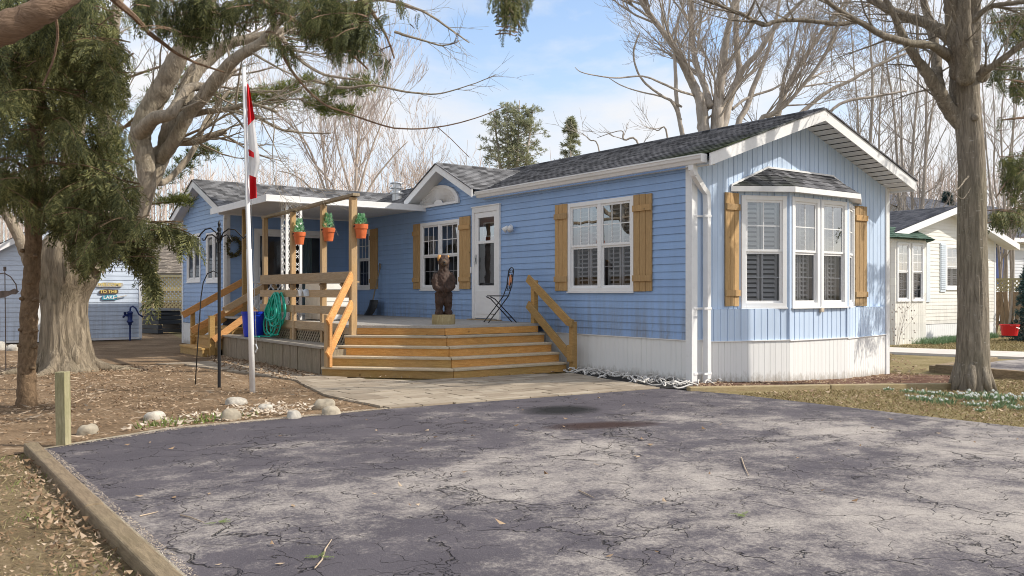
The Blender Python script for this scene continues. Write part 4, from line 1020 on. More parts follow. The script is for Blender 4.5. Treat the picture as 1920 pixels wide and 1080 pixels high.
# ------------------------------------------------------------------ things on and around the deck
cab = thing('storage_cabinet', 'white cabinet with horizontal panels on the deck behind the railing', 'cabinet', (-2.2,6.9,DZK))
wc = Wall((-2.62,6.42,0),(1,0,0),(0,-1,0)); wc.lap(0,.60,DZK+.02,1.52,(),(),.11,.012)
wd_ = Wall((-2.62,7.2,0),(0,-1,0),(-1,0,0)); wd_.boards(0,.78,DZK+.02,1.52,(),(),.20)
m = MB(); m.arrays(wc.mb.v, wc.mb.f); m.arrays(wd_.mb.v, wd_.mb.f); m.build('panel', M['creamlap'], cab)
m = MB(); m.box(-2.65,-1.99,6.39,7.22,1.521,1.56); m.build('lid', M['vinyl'], cab, bevel=.01)
m = MB(); m.box(-2.60,-2.05,6.45,7.20,DZK,DZK+.019); m.build('base', M['blackplastic'], cab)
for (yy, z, lb) in ((6.50,2.30,'orange flower pot hung on the leftmost pot post beside the white lattice column'),(5.25,2.30,'orange flower pot hung on the middle post of the frame'),(4.10,2.29,'orange flower pot hung behind the tallest corner post, tilted')):
    x = -3.02 if yy > 4.2 else -2.99; t = thing('flower_pot', lb, 'flower pot', (x,yy,z-.13), 'orange flower pots on the frame posts')
    tilt = .0 if yy > 4.2 else .0
    m = MB(); m.lathe((x,yy,z-.19), [(.072,0),(.095,.145),(.106,.148),(.111,.22),(.10,.22),(.095,.19)], 24); m.build('pot', M['terracotta'], t, smooth=False)
    m = MB(); m.tube([(x-.13,yy,z-.01),(x-.09,yy,z+.01)], .012, 6); m.build('hook', M['black'], t)
    z -= .05; m = MB(); r3 = random.Random(int(yy*100)); hgt = .22 if yy > 4.2 else .14
    m.lathe((x,yy,z+.02), [(.09,0),(.09,.03),(.0,.04)], 14)
    for k in range(150):
        a = r3.uniform(0,6.28); q = r3.random(); rad = .10*(1-q*.65); zz = z+.07+hgt*q; c = V((x+rad*math.cos(a)*.7, yy+rad*math.sin(a)*.7, zz)); o = V((math.cos(a),math.sin(a),.7+q)).normalized()*.062; sd = V((-math.sin(a),math.cos(a),0))*.017
        m.quad(c-sd*.4, c+o*.5-sd, c+o, c+o*.5+sd)
    m.build('plant', M['succ'], t)
# carved bear on a log
bx, by = -1.72, 3.72
m = MB(); r3 = random.Random(8)
m.lathe((bx,by,DZK), [(.185,0),(.19,.05),(.183,.15),(.178,.157),(.0,.158)], 26); st = m.build('log_stump', M['stump'], None); tag(st, 'short sawn log under the carved bear at the top of the stairs', 'log')
BEAR = thing('bear_carving', 'dark carved wooden bear standing upright on a log', 'statue', (bx,by,DZK+.158))
fx = V((CAMP[0]-bx+1.2, CAMP[1]-by, 0)).normalized(); sx = V((-fx.y, fx.x, 0)); zb = DZK+.158
def BP(f, s_, z): return V((bx,by,zb))+fx*f*.9+sx*s_*.84+V((0,0,z))      # forward, to its left, up
m = MB()
def ellring(mb, rings, n=22):
    base = len(mb.v)
    for (f, s_, z, rf_, rs_) in rings:
        for q in range(n):
            a = 2*math.pi*q/n; p_ = BP(f+math.cos(a)*rf_, s_+math.sin(a)*rs_, z); mb.v.append(tuple(p_))
    for k in range(len(rings)-1):
        for q in range(n):
            w = (q+1) % n; mb.f.append((base+k*n+q, base+k*n+w, base+(k+1)*n+w, base+(k+1)*n+q))
    mb.f.append(tuple(range(base+n-1, base-1, -1))); mb.f.append(tuple(range(base+(len(rings)-1)*n, base+len(rings)*n)))
ellring(m, [(0,0,.24,.09,.11),(-.0,0,.32,.125,.14),(.02,0,.42,.135,.145),(.015,0,.52,.125,.14),(-.0,0,.62,.105,.135),(-.01,0,.68,.085,.115),(0,0,.73,.075,.09),(.0,0,.78,.08,.095),(.01,0,.84,.095,.112),(.0,0,.90,.088,.105),(-.01,0,.945,.06,.08),(-.01,0,.965,.02,.03)])
for sg in (1,-1):
    m.tube([BP(.0,sg*.065,.34),BP(.03,sg*.082,.20),BP(.0,sg*.085,.09),BP(0,sg*.088,.0)], [.09,.072,.055,.07], 14)
    m.tube([BP(-.01,sg*.085,.03),BP(.08,sg*.09,.03),BP(.14,sg*.09,.025)], [.07,.06,.04], 12)
    m.tube([BP(-.01,sg*.125,.66),BP(.03,sg*.165,.55),BP(.07,sg*.15,.44),BP(.125,sg*.09,.40),BP(.15,sg*.03,.395)], [.05,.062,.058,.05,.042], 12)
bo = m.build('body', M['bear'], BEAR, smooth=True)
rm = bo.modifiers.new('remesh', 'REMESH'); rm.mode = 'VOXEL'; rm.voxel_size = .011; rm.use_smooth_shade = True
tx = bpy.data.textures.new('chisel', 'CLOUDS'); tx.noise_scale = .035
dm_ = bo.modifiers.new('chisel', 'DISPLACE'); dm_.texture = tx; dm_.strength = .022; dm_.texture_coords = 'LOCAL'
m = MB(); m.tube([BP(.06,0,.835),BP(.12,0,.825),BP(.165,0,.815)], [.062,.052,.038], 14); m.build('muzzle', M['bearmuz'], BEAR, smooth=True)
m = MB(); ball(m, BP(.17,0,.835), .018, 6); 
for sg in (1,-1): ball(m, BP(.093,sg*.04,.875), .011, 6)
m.tube([BP(.172,.022,.80),BP(.185,0,.795),BP(.172,-.022,.80)], .005, 5)
m.build('nose_and_eyes', M['black'], BEAR, smooth=True)
for sg in (1,-1):
    m = MB(); c = BP(-.005, sg*.088, .93); ball(m, c, .022 if sg > 0 else .030, 7, (.8,.8,1.1)); m.build('ear', M['bearlight'], BEAR, smooth=True)
m = MB(); m.tube([BP(.03,-.06,.955),BP(.045,-.095,.91),BP(.04,-.108,.86)], [.012,.026,.008], 8); m.build('raw_cut', M['bearlight'], BEAR, smooth=True)
# folding bistro chair
CH = thing('bistro_chair', 'black folding bistro chair with orange oval tile in its back', 'chair', (-.47,3.93,DZK))
ff = V((-.93,.36,0)).normalized(); ss = V((ff.y,-ff.x,0))
def CP(f, s_, z): return V((-.47,3.93,DZK))+ff*f+ss*s_+V((0,0,z))
fr = MB(); lg = MB()
for sg in (1,-1):
    s_ = sg*.17
    fr.tube([CP(.24,s_,0),CP(.05,s_,.24),CP(-.11,s_,.45),CP(-.17,s_,.62),CP(-.20,s_,.86)], .0095, 8)
    lg.tube([CP(-.26,s_*.9,0),CP(-.05,s_*.9,.22),CP(.12,s_*.9,.40),CP(.20,s_*.9,.44)], .0095, 8)
arc = [CP(-.20-.012*math.sin(t),.17*math.cos(t),.86+.08*math.sin(t)) for t in [math.pi*i/10 for i in range(11)]]; fr.tube(arc, .0095, 8)
fr.tube([CP(-.20,-.11,.85)]+[CP(-.205,.11*math.cos(t),.85+.05*math.sin(t)) for t in [math.pi-math.pi*i/8 for i in range(9)]], .006, 6)
for z, f in ((.86,-.20),(.55,-.145)): fr.tube([CP(f,-.17,z),CP(f,.17,z)], .007, 6)
fr.tube([CP(.12,-.17,.14),CP(.12,.17,.14)], .007, 6); lg.tube([CP(-.17,-.15,.09),CP(-.17,.15,.09)], .007, 6)
for sg in (1,-1):
    for zc, r_ in ((.60,.03),(.66,.022),(.80,.028)):
        fr.tube([CP(-.16-(zc-.6)*.16,sg*.09+r_*math.cos(t),zc+r_*math.sin(t)) for t in [2*math.pi*i/10 for i in range(11)]], .005, 5)
    fr.tube([CP(-.15,sg*.035,.55),CP(-.165,sg*.05,.63)], .005, 5)
fr.build('back_frame', M['black'], CH); lg.build('front_legs', M['black'], CH)
m = MB(); n_ = 18; ring0 = [CP(.22*math.cos(t) if math.cos(t) > 0 else .17*math.cos(t), .185*math.sin(t), .462) for t in [2*math.pi*i/n_ for i in range(n_)]]
m.poly(ring0); m.poly([p-V((0,0,.018)) for p in ring0]); 
for i in range(n_): j = (i+1) % n_; m.quad(ring0[i],ring0[j],ring0[j]-V((0,0,.018)),ring0[i]-V((0,0,.018)))
m.build('seat', M['black'], CH)
m = MB(); b_, t_ = [], []
for i in range(24):
    t = 2*math.pi*i/24; z = .72+.095*math.sin(t); f = -.178-(z-.62)*.12; b_.append(CP(f+.012,.062*math.cos(t),z)); t_.append(CP(f-.012,.062*math.cos(t),z))
m.poly(b_); m.poly(t_)
for i in range(24): j=(i+1)%24; m.quad(b_[i],b_[j],t_[j],t_[i])
m.build('tile_oval', paint('orange mosaic tile', (.66,.27,.12), .5, .3, 60), CH)
# snow shovel leaning on the wall
SH = thing('snow_shovel', 'black snow shovel leaning against the blue wall by a shutter', 'shovel', (-.25,9.2,DZK))
m = MB(); m.tube([(-.22,9.24,.95),(-.05,9.17,1.78)], .014, 8); m.tube([(-.05,9.17,1.78),(-.05,9.14,1.80),(-.045,9.13,1.88),(-.04,9.20,1.90),(-.045,9.21,1.80),(-.05,9.17,1.78)], .012, 6); m.build('handle', M['greywood'], SH)
m = MB()
for i in range(8):
    for j in range(6):
        def q(i,j): a=(i/8-.5); b=j/6; return V((-.22-.13*(1-b)**2+.02*b-.10*math.cos(a*2.4)+.08, 9.24+a*.42, DZK+.006+b*.34))
        m.quad(q(i,j),q(i+1,j),q(i+1,j+1),q(i,j+1))
m.build('scoop', M['blackplastic'], SH, smooth=True)
# hose coil over the rail
HO = MB(); r3 = random.Random(21)
for k in range(16):
    yc = 6.98+r3.uniform(-.10,.16); top = 1.235+r3.uniform(-.02,.02); low = .50+r3.uniform(-.04,.30); wd = r3.uniform(.20,.52); lean = r3.uniform(.0,.42); xx = -3.19-.012*k*.5
    pts = []
    for i in range(25):
        t = 2*math.pi*i/24; c_ = (1+math.cos(t))/2
        pts.append((xx+r3.uniform(-.006,.006)-.02*(1-c_), yc+wd*math.sin(t)*(1-c_*.72)+lean*(1-c_), low+(top-low)*c_))
    HO.tube(pts, .0145, 7)
for k in range(3):
    HO.tube([(-3.25-.03*k,6.9+.05*k,.50),(-3.30,7.2,.452),(-3.36,7.6+.1*k,.447),(-3.46,7.55,.447),(-3.5,7.3-.05*k,.45)], .0125, 7)
ho = HO.build('garden_hose', M['hose'], None, smooth=True); tag(ho, 'coiled green garden hose hanging on the deck railing', 'hose')
TB = thing('storage_tub', 'blue plastic tub on the grey bench beside the coiled hose', 'tub', (-3.38,7.82,.425))
m = MB(); m.lathe((-3.38,7.82,.426), [(.0,.0),(.165,0),(.18,.02),(.215,.43),(.232,.435),(.235,.47),(.215,.47),(.19,.06),(.0,.05)], 28, cap=False); m.build('body', M['tub'], TB, smooth=False)
m = MB(); m.tube([(-3.36,8.02,.80),(-3.39,8.07,.72),(-3.40,8.07,.70)], .012, 6); m.build('handle', M['vinyl'], TB)
SOL = thing('rail_light', 'pair of small white shell lights clipped to the rail board', 'light', (-3.15,6.0,1.24))
for k in (0,1):
    yy = 6.05-.22*k; m = MB(); vs=[]
    for i in range(9):
        for j in range(7):
            a = math.pi*i/8; b = j/6*1.3; vs.append((-3.15-.09*math.sin(b), yy+.085*math.cos(a)*math.cos(b*.7), 1.19+.13*math.sin(a)*math.cos(b*.6)))
    fs=[(i*7+j,(i+1)*7+j,(i+1)*7+j+1,i*7+j+1) for i in range(8) for j in range(6)]
    m.arrays(vs,fs); m.build('shell_shade', M['vinyl' if k == 0 else 'paleblue'], SOL, smooth=True)
WRE = MB(); r3 = random.Random(4)
for k in range(420):
    t = r3.uniform(0,6.283); ph = r3.uniform(0,6.283); rr_ = .045*r3.random()**.5; c = V((-2.80+(.155+rr_*math.cos(ph))*math.cos(t)*1.0, 10.74+rr_*math.sin(ph)*.8, 2.26+(.155+rr_*math.cos(ph))*math.sin(t)*1.25)); d = V((r3.uniform(-1,1),r3.uniform(-1,.2),r3.uniform(-1,1))).normalized()*.05; s_ = d.orthogonal().normalized()*.014
    WRE.quad(c-s_*.3,c+d*.5-s_,c+d,c+d*.5+s_)
WRE.tube([(-2.80+.155*math.cos(t),10.74,2.26+.155*1.25*math.sin(t)) for t in [2*math.pi*i/24 for i in range(25)]], .02, 6)
o = WRE.build('wreath', M['wreathleaf'], None); tag(o, 'dry brown leaf wreath hanging on the blue wall behind a porch post', 'wreath')
GT = thing('folding_gate', 'white criss cross lattice gate at the side stairs of the deck', 'gate', (-2.75,9.0,DZK))
m = MB(); lattice(m, (-3.0,8.98), (-2.1,9.6), DZK+.10, 1.45, .17, .028, .008); m.build('lattice', M['metal_w'], GT)
m = MB(); m.beam((-3.0,8.98,1.46),(-2.1,9.6,1.46),.025,.04); m.beam((-3.0,8.98,.84),(-2.1,9.6,.84),.025,.04); m.beam((-2.1,9.6,DZK),(-2.1,9.6,1.5),.04,.04); m.build('gate_frame', M['metal_w'], GT)
# ------------------------------------------------------------------ front garden
FP = thing('flag_pole', 'slim white flag pole leaning slightly beside the shepherd hooks', 'flag pole', (-5.24,2.57,0))
a, b = P(474,736,10.96), P(457.5,126,10.96)
m = MB(); m.tube([a-V((0,0,.1)), a.lerp(b,.44), a.lerp(b,.441), a.lerp(b,1)], [.036,.034,.029,.023], 14); m.build('pole', M['metal_w'], FP, smooth=True)
m = MB(); m.lathe(b, [(.026,0),(.028,.02),(.01,.03)], 12); m.tube([b+V((.02,0,-.05)), b+V((.075,-.02,-.09)), b+V((.07,-.02,-.22))], .004, 5); m.build('pulley', M['galv'], FP)
m = MB(); q = a.lerp(b,.135); m.tube([q+V((.04,-.03,-.05)),q+V((.06,-.04,0)),q+V((.04,-.03,.06))], .012, 6); m.tube([q+V((.05,-.035,0)), a.lerp(b,.6)+V((.036,-.026,0)), b+V((.05,-.02,-.1))], .003, 4); m.build('cleat_and_rope', M['galv'], FP)
FLG = thing('flag', 'red and white flag hanging limp in folds from the white pole', 'flag', tuple(P(470,270,10.9)))
def fpt(py, w, dep): 
    x0 = 458.2+(py-126)*.0272+3.6
    return P(x0+w, py, 10.93+dep)
prof = [(157,2.5),(164,5),(180,7),(200,10),(222,13.5),(232,12),(250,15),(270,17),(290,20),(305,21),(318,18),(330,14),(338,12.5),(352,13),(366,13),(373,12.5)]
def wid(py):
    for (p0,w0),(p1,w1) in zip(prof, prof[1:]):
        if p0 <= py <= p1: return w0+(w1-w0)*(py-p0)/(p1-p0)
    return prof[-1][1]
def band(mb, fa_, fb_, ua=0.0, ub=1.0, dz=0.0, nv=16, nu=10):
    "cloth between two slanting lines py = f(u), u running out from the pole"
    g = {}
    for i in range(nv+1):
        for j in range(nu+1):
            u = ua+(ub-ua)*j/nu; py = fa_(u)+(fb_(u)-fa_(u))*i/nv; w = wid(min(max(py,157),373))
            g[i,j] = fpt(py, w*u, .05*math.sin(u*7.0+py*.013)*u+.02*math.sin(py*.07)+dz)
    for i in range(nv):
        for j in range(nu): mb.quad(g[i,j],g[i,j+1],g[i+1,j+1],g[i+1,j])
m = MB(); band(m, lambda u: 157, lambda u: 236-13*u); m.build('upper_red_band', M['red'], FLG, smooth=True)
m = MB(); band(m, lambda u: 236-13*u, lambda u: 328+5*u, nv=22); m.build('white_band', M['whitecloth'], FLG, smooth=True)
m = MB(); band(m, lambda u: 328+5*u, lambda u: 374-3*u); m.build('lower_red_band', M['red'], FLG, smooth=True)
m = MB(); band(m, lambda u: 279+14*u, lambda u: 292+8*u, 0, .5, -.03, 6, 6); m.build('leaf_emblem', M['red'], FLG, smooth=True)
def hookpts(px, py, Z, pts): return [P(px+dx, py+dy, Z) for dx, dy in pts]
SHK = thing('shepherd_hook', 'tall black iron garden pole with four curved plant hooks', 'plant hook', (-5.41,3.38,0))
m = MB(); m.tube([P(411,728,11.5)-V((0,0,.15)),P(411,428,11.5)], .021, 10); m.lathe(P(411,428,11.5), [(.03,-.03),(.03,0),(.012,.02),(.018,.045),(.022,.06),(.004,.11)], 10); m.lathe(P(411,455,11.5), [(.026,-.14),(.032,-.13),(.026,-.12),(.026,.12),(.032,.13),(.026,.14)], 10); m.build('pole', M['black'], SHK)
for nm, pts in (('hook_arm', [(0,22),(-6,8),(-16,0),(-26,2),(-34,10),(-38,16),(-41,14)]),('hook_arm', [(2,20),(8,8),(18,1),(30,3),(40,13),(45,19),(49,16),(49,11)]),('hook_arm', [(0,28),(-5,18),(-13,12),(-22,13),(-27,22),(-30,23),(-31,19)]),('hook_arm', [(2,26),(6,16),(14,12),(20,18),(25,26)])):
    m = MB(); m.tube(hookpts(411,428,11.48,pts), .0095, 6); m.build(nm, M['black'], SHK, smooth=True)
m = MB(); m.tube([P(366,724,11.78),P(371,640,11.78),P(377,556,11.78),P(381,530,11.78),P(389,513,11.78),P(400,508,11.78),P(410,513,11.78),P(413,522,11.78)], .0075, 6)
o = m.build('garden_hook', M['black'], None, smooth=True); tag(o, 'thin dark garden hook leaning beside the thicker black pole', 'plant hook')
OR = thing('garden_ornament', 'grey metal fish ornament on a thin rod in front of the pale shed', 'ornament', tuple(P(10,690,14.0)))
m = MB(); m.tube([P(11,694,14.0),P(9,500,14.0)], .008, 6); m.tube([P(-14,525,14.0),P(-6,514,14.0),P(8,512,14.0),P(20,519,14.0),P(30,533,14.0),P(32,545,14.0)], .009, 6); m.tube([P(9,500,14),P(9,508,14)], .022, 8); m.build('rod', M['rust'], OR)
m = MB(); pr_ = [(-14,553),(-8,548),(4,545),(18,545),(27,541),(36,546),(30,552),(22,552),(8,558),(-6,559)]
m.poly([P(x,y,13.97) for x,y in pr_]); m.poly([P(x,y,14.0) for x,y in pr_])
for i in range(len(pr_)): q0,q1 = pr_[i],pr_[(i+1)%len(pr_)]; m.quad(P(*q0,13.97),P(*q1,13.97),P(*q1,14.0),P(*q0,14.0))
m.build('fish', M['rust'], OR)
# stones
tx2 = bpy.data.textures.new('pits', 'CLOUDS'); tx2.noise_scale = .05
def rock(name, px, py, wpx, hpx, mat, label, seed, flat=1.0):
    Z = FOC*CAMP[2]/(py-PY0); c = P(px, py, Z); w = wpx*Z/FOC/2*.95; h = hpx*Z/FOC*.92
    r4 = random.Random(seed); m = MB(); n = 7; ph = [r4.uniform(0,6.28) for _ in range(6)]
    pts = {}
    for i in range(n+1):
        th_ = math.pi*i/n
        for j in range(14):
            a = 2*math.pi*j/14; k = 1+.10*math.sin(2*a+ph[0])+.08*math.sin(3*a+ph[1]+th_*2)+.07*math.sin(th_*4+ph[2]+a)+r4.uniform(-.03,.03)
            s3 = math.sin(th_)**.75 if i not in (0,n) else 0
            pts[i,j] = (c.x+w*k*s3*math.cos(a)*1.0, c.y+w*.85*k*s3*math.sin(a), -.02-h*.15+h*.66*(1+math.copysign(abs(math.cos(th_))**.8, math.cos(th_))*k*.95)-h*.25)
    m.arrays([pts[1,0] if False else (c.x, c.y, pts[0,0][2])]+[pts[i,j] for i in range(1,n) for j in range(14)]+[(c.x, c.y, pts[n,0][2])], [(0,1+(j+1)%14,1+j) for j in range(14)]+[(1+i*14+j,1+i*14+(j+1)%14,1+(i+1)*14+(j+1)%14,1+(i+1)*14+j) for i in range(n-2) for j in range(14)]+[(1+(n-2)*14+j,1+(n-2)*14+(j+1)%14,1+(n-1)*14) for j in range(14)])
    o = m.build(name, M[mat], None, smooth=True); tag(o, label, 'stone', 'stones along the garden bed'); sb_ = o.modifiers.new('smooth', 'SUBSURF'); sb_.levels = sb_.render_levels = 2; dp_ = o.modifiers.new('pits', 'DISPLACE'); dp_.texture = tx2; dp_.strength = .012
    return o
rock('stone',164,813,40,26,'stone2','rounded tan stone nearest the mossy post',1); rock('stone',290,785,46,22,'stone','smooth white domed stone alone in the leaf litter',2)
rock('stone',443,757,42,19,'stone','pale flat stone at the back of the stone row, near the flag pole',3); rock('stone',432,786,40,27,'stone2','blocky grey stone in front of the flat pale stone',4)
rock('stone',498,768,32,18,'stone','small white stone in the middle of the row of stones',5); rock('stone',551,785,32,25,'stone','pinkish white angular stone between the small white one and the tan blocks',6)
rock('stone',607,766,44,26,'stone2','square tan stone behind its neighbour beside the walk',7); rock('stone',620,778,38,24,'stone2','tan block stone in front, nearest the paved walk',8)
rock('stone',-4,656,34,20,'stone','white stone at the foot of the pale shed, left of the other',9); rock('stone',24,657,24,16,'stone','small pale stone at the foot of the shed, nearest the thin trunk',10)
# mossy post and landscape timbers
m = MB(); a, b = P(120,838,7.12), P(117,697,7.12); m.beam(a-V((0,0,.12)), b, .084, .084, up=(math.sin(.72),math.cos(.72),0)); o = m.build('fence_post', M['mossy'], None, bevel=.004); tag(o, 'short square post green with algae at the corner of the driveway', 'post')
m = MB(); m.beam((-8.075,-.42,.030),(-8.06,-2.9,.030),.10,.085); m.beam((-8.062,-2.91,.028),(-8.03,-6.2,.028),.10,.085); o = m.build('edging_timber', M['timber'], None, bevel=.012); tag(o, 'weathered grey timber edging the left side of the driveway', 'timber')
m = MB(); m.beam((-.75,-.62,.0),(1.2,-1.32,-.03),.10,.12); m.beam((1.21,-1.325,-.03),(2.95,-2.05,-.06),.10,.12); o = m.build('edging_timber', M['timber2'], None, bevel=.012); tag(o, 'tan timber edging the mulch bed below the bow window', 'timber')
m = MB(); m.beam((6.35,-.08,-.13),(6.1,-1.9,-.13),.14,.19); m.beam((6.3,-.02,-.14),(9.4,.36,-.14),.14,.16); o = m.build('edging_timber', M['timber'], None, bevel=.012); tag(o, 'dark timber edging the neighbour driveway behind the big trunk', 'timber')
# bleached driftwood roots heaped on dark mulch along the wall
m = MB(); r3 = random.Random(12)
for k in range(105):
    yy = r3.uniform(-.45,2.25); x = -r3.uniform(.03,.36+.36*(1-yy/2.25)) if yy > 0 else -r3.uniform(.35,.70)
    if yy < 0: x = r3.uniform(-.7,.25); 
    if yy < 0 and x > -.3 and yy > -.1: continue
    a = r3.uniform(0,6.28); ln = r3.uniform(.10,.34); z = .02+r3.random()*.05; pts = []
    for i in range(5): pts.append((x+math.cos(a)*ln*(i/4-.5)+r3.uniform(-.02,.02), yy+math.sin(a)*ln*(i/4-.5)+r3.uniform(-.02,.02), z+.025*math.sin(i*1.5+k)))
    pts = [(min(p_[0], -.02 if p_[1] > -.03 else 9), p_[1], p_[2]) for p_ in pts]
    rr_ = r3.uniform(.006,.016); m.tube(pts, [rr_*.6,rr_,rr_,rr_*.8,rr_*.4], 5)
stuff(tag(m.build('driftwood', M['root'], None, smooth=True), 'bleached driftwood roots strewn along the foot of the long wall', 'driftwood'), None)
# ------------------------------------------------------------------ the shed, its signs, pump, fence and compost bin
SHD = thing('garden_shed', 'pale blue garden shed with white corners behind the gnarled tree', 'shed', (-5.2,16.2,0))
ws_ = Wall((-6.95,16.2,0),(1,0,0),(0,-1,0)); dsh = (.98,2.02,.05,2.05)
ws_.lap(0.02,3.42,.08,3.4,[dsh],[(-.57,1,3.28-.57*1.75),(.57,1,3.28+.57*1.75)],.115,.014); ws_.mb.build('siding', M['shedlap'], SHD)
m = MB(); ws_.slab(m,3.42,3.50,.05,2.35,-.02,.022); ws_.slab(m,-.06,.02,.05,2.35,-.02,.022); ws_.slab(m,.92,.985,.05,2.12,-.02,.03); ws_.slab(m,2.015,2.08,.05,2.12,-.02,.03); ws_.slab(m,.985,2.015,2.05,2.12,-.02,.0295); ws_.slab(m,0,3.44,.02,.075,-.01,.02); m.build('trim', M['trim'], SHD)
m = MB(); ws_.slab(m,.99,1.08,.06,2.045,-.015,.012); ws_.slab(m,1.92,2.01,.06,2.045,-.015,.012); ws_.slab(m,1.085,1.915,.06,2.045,-.015,.008); dd_ = m.build('door', M['vinyl'], SHD)
m = MB(); ws_.slab(m,1.10,1.9,1.05,1.9,.009,.02); m.build('door_panel', M['darkred'], dd_)
m = MB(); shingles(m,(-7.15,16.0,2.17),(-7.15,19.2,2.17),(-5.2,19.2,3.30),(-5.2,16.0,3.30)); shingles(m,(-3.25,16.0,2.17),(-3.25,19.2,2.17),(-5.2,19.2,3.30),(-5.2,16.0,3.30)); m.build('roof', M['roofwing'], SHD)
m = MB(); rake(m,(-7.17,16.0,2.16),(-5.2,16.0,3.30),.15,.02,(0,-1,0)); rake(m,(-5.2,16.0,3.30),(-3.23,16.0,2.16),.15,.02,(0,-1,0)); m.build('fascia', M['trim'], SHD)
m = MB(); m.box(-3.52,-3.45,16.24,19,0,2.3); m.box(-6.95,-6.9,16.24,19,0,2.3); m.box(-6.95,-3.45,18.95,19,0,2.3); m.build('side_wall', M['shedlap'], SHD)
def text(parent, body, size, loc, mat, depth=.004, wscale=1.0):
    cu = bpy.data.curves.new('lettering', 'FONT'); cu.body = body; cu.size = size; cu.extrude = depth; cu.align_x = 'CENTER'; cu.align_y = 'CENTER'; cu.offset = size*.018
    tmp = bpy.data.objects.new('lettering_curve', cu); me = bpy.data.meshes.new_from_object(tmp); bpy.data.objects.remove(tmp); me.name = 'lettering'; me.materials.clear(); me.materials.append(mat)
    o = bpy.data.objects.new('lettering', me); COL.objects.link(o); o.parent = parent
    o.location = V(loc)-parent.location; o.rotation_euler = (math.pi/2,0,0); o.scale = (wscale,1,1); return o
def plank(mb, cx, cz, w, h, y0, y1, ends):
    x0, x1 = cx-w/2, cx+w/2; pr_ = [(x0,cz-h*.35),(x0+w*.12,cz-h/2),(x1-w*.08,cz-h*.45),(x1,cz-h*.1+ends),(x1-w*.03,cz+h*.42),(x0+w*.3,cz+h/2),(x0+w*.03,cz+h*.25)]
    mb.poly([(x,y0,z) for x,z in pr_]); mb.poly([(x,y1,z) for x,z in pr_])
    for i in range(len(pr_)): a,b = pr_[i],pr_[(i+1)%len(pr_)]; mb.quad((a[0],y0,a[1]),(b[0],y0,b[1]),(b[0],y1,b[1]),(a[0],y1,a[1]))
for nm, cx, cz, w, h, mt, lt, tx_, sz, lb in (('w',-4.245,1.455,.66,.125,'signgrey','lettery','WELCOME',.115,'pale plank sign reading WELCOME, topmost on the shed wall'),('t',-4.27,1.275,.47,.12,'signbrown','lettery','TO THE',.115,'brown plank sign reading TO THE, middle of the shed signs'),('l',-4.25,1.125,.38,.13,'signteal','letterw','LAKE',.125,'teal plank sign reading LAKE, lowest on the shed wall')):
    t = thing('plank_sign', lb, 'sign', (cx,16.17,cz), 'plank signs on the shed wall')
    m = MB(); plank(m, cx, cz, w, h, 16.15, 16.178, .0); m.build('plank', M[mt], t); text(t, tx_, sz, (cx-.01,16.148,cz-.0), M[lt])
    if nm == 'l': m = MB(); m.tube([(cx+.12,16.14,cz-.01),(cx+.40,16.14,cz+.05)], .014, 6); m.build('stick', M['signgrey'], t)
PU = thing('hand_pump', 'dark blue cast iron hand pump in front of the shed corner', 'pump', (-3.80,15.95,0))
m = MB(); px_, py_ = -3.80, 15.95
m.lathe((px_,py_,0), [(.03,0),(.022,.02),(.022,.40),(.045,.41),(.05,.46),(.085,.48),(.085,.50),(.06,.53),(.065,.70),(.08,.72),(.08,.74),(.05,.76),(.0,.80)], 16); m.tube([(px_-.05,py_,.66),(px_-.13,py_,.66),(px_-.17,py_,.60)], [.04,.03,.028], 10); m.lathe((px_-.12,py_,.66), [(.03,-.02),(.035,.08),(.04,.085),(.0,.09)], 10)
m.build('body', M['bluepump'], PU, smooth=True)
m = MB(); m.tube([(px_,py_,.74),(px_+.01,py_,.86),(px_+.07,py_,.90),(px_+.14,py_,.84),(px_+.22,py_,.68),(px_+.32,py_,.61)], [.022,.022,.02,.02,.02,.024], 10); m.build('handle', M['bluepump'], PU, smooth=True)
FN = thing('lattice_fence', 'tan lattice fence between the pale shed and the house', 'fence', (-1.4,22.1,0))
fa0, fb0 = (-3.6,23.68), (1.2,20.20)
m = MB(); lattice(m, fa0, fb0, .10, 1.80, .13, .045, .012); m.build('lattice_panel', M['fencewood'], FN)
for z in (1.80,1.34,1.02):
    m = MB(); m.beam((fa0[0],fa0[1]-.03,z),(fb0[0],fb0[1]-.03,z),.05,.07); m.build('rail', M['fencewood'], FN)
for t in (.08,.40,.72):
    m = MB(); x,y = fa0[0]+(fb0[0]-fa0[0])*t, fa0[1]+(fb0[1]-fa0[1])*t-.08; m.box(x-.05,x+.05,y-.05,y+.05,0,1.95); m.build('post', M['fencewood'], FN)
m = MB(); m.quad((fa0[0]+.2,fa0[1]+.25,0),(fb0[0]+.2,fb0[1]+.25,0),(fb0[0]+.2,fb0[1]+.25,.9),(fa0[0]+.2,fa0[1]+.25,.9)); m.build('backing_boards', M['fencedark'], FN)
CB = thing('compost_bin', 'black plastic compost bin in front of the lattice fence', 'bin', tuple(P(305,618,27.0)))
cc = P(305,618,26.6); ang = .35
def CBp(u, v, z): return V((cc.x+u*math.cos(ang)-v*math.sin(ang), cc.y+u*math.sin(ang)+v*math.cos(ang), z))
m = MB()
for k in range(5):
    z0, z1 = .02+.135*k, .02+.135*(k+1)-.012; s0 = .47-.012*k*2; 
    if k < 2: rects = ((-s0,-.30),(.30,s0))
    else: rects = ((-s0,s0),)
    for a_,b_ in rects: m.hexa([CBp(a_,-s0,z0),CBp(b_,-s0,z0),CBp(b_,s0,z0),CBp(a_,s0,z0),CBp(a_*.98,-s0+.015,z1),CBp(b_*.98,-s0+.015,z1),CBp(b_*.98,s0-.015,z1),CBp(a_*.98,s0-.015,z1)])
m.build('slatted_body', M['blackplastic'], CB, bevel=.008)
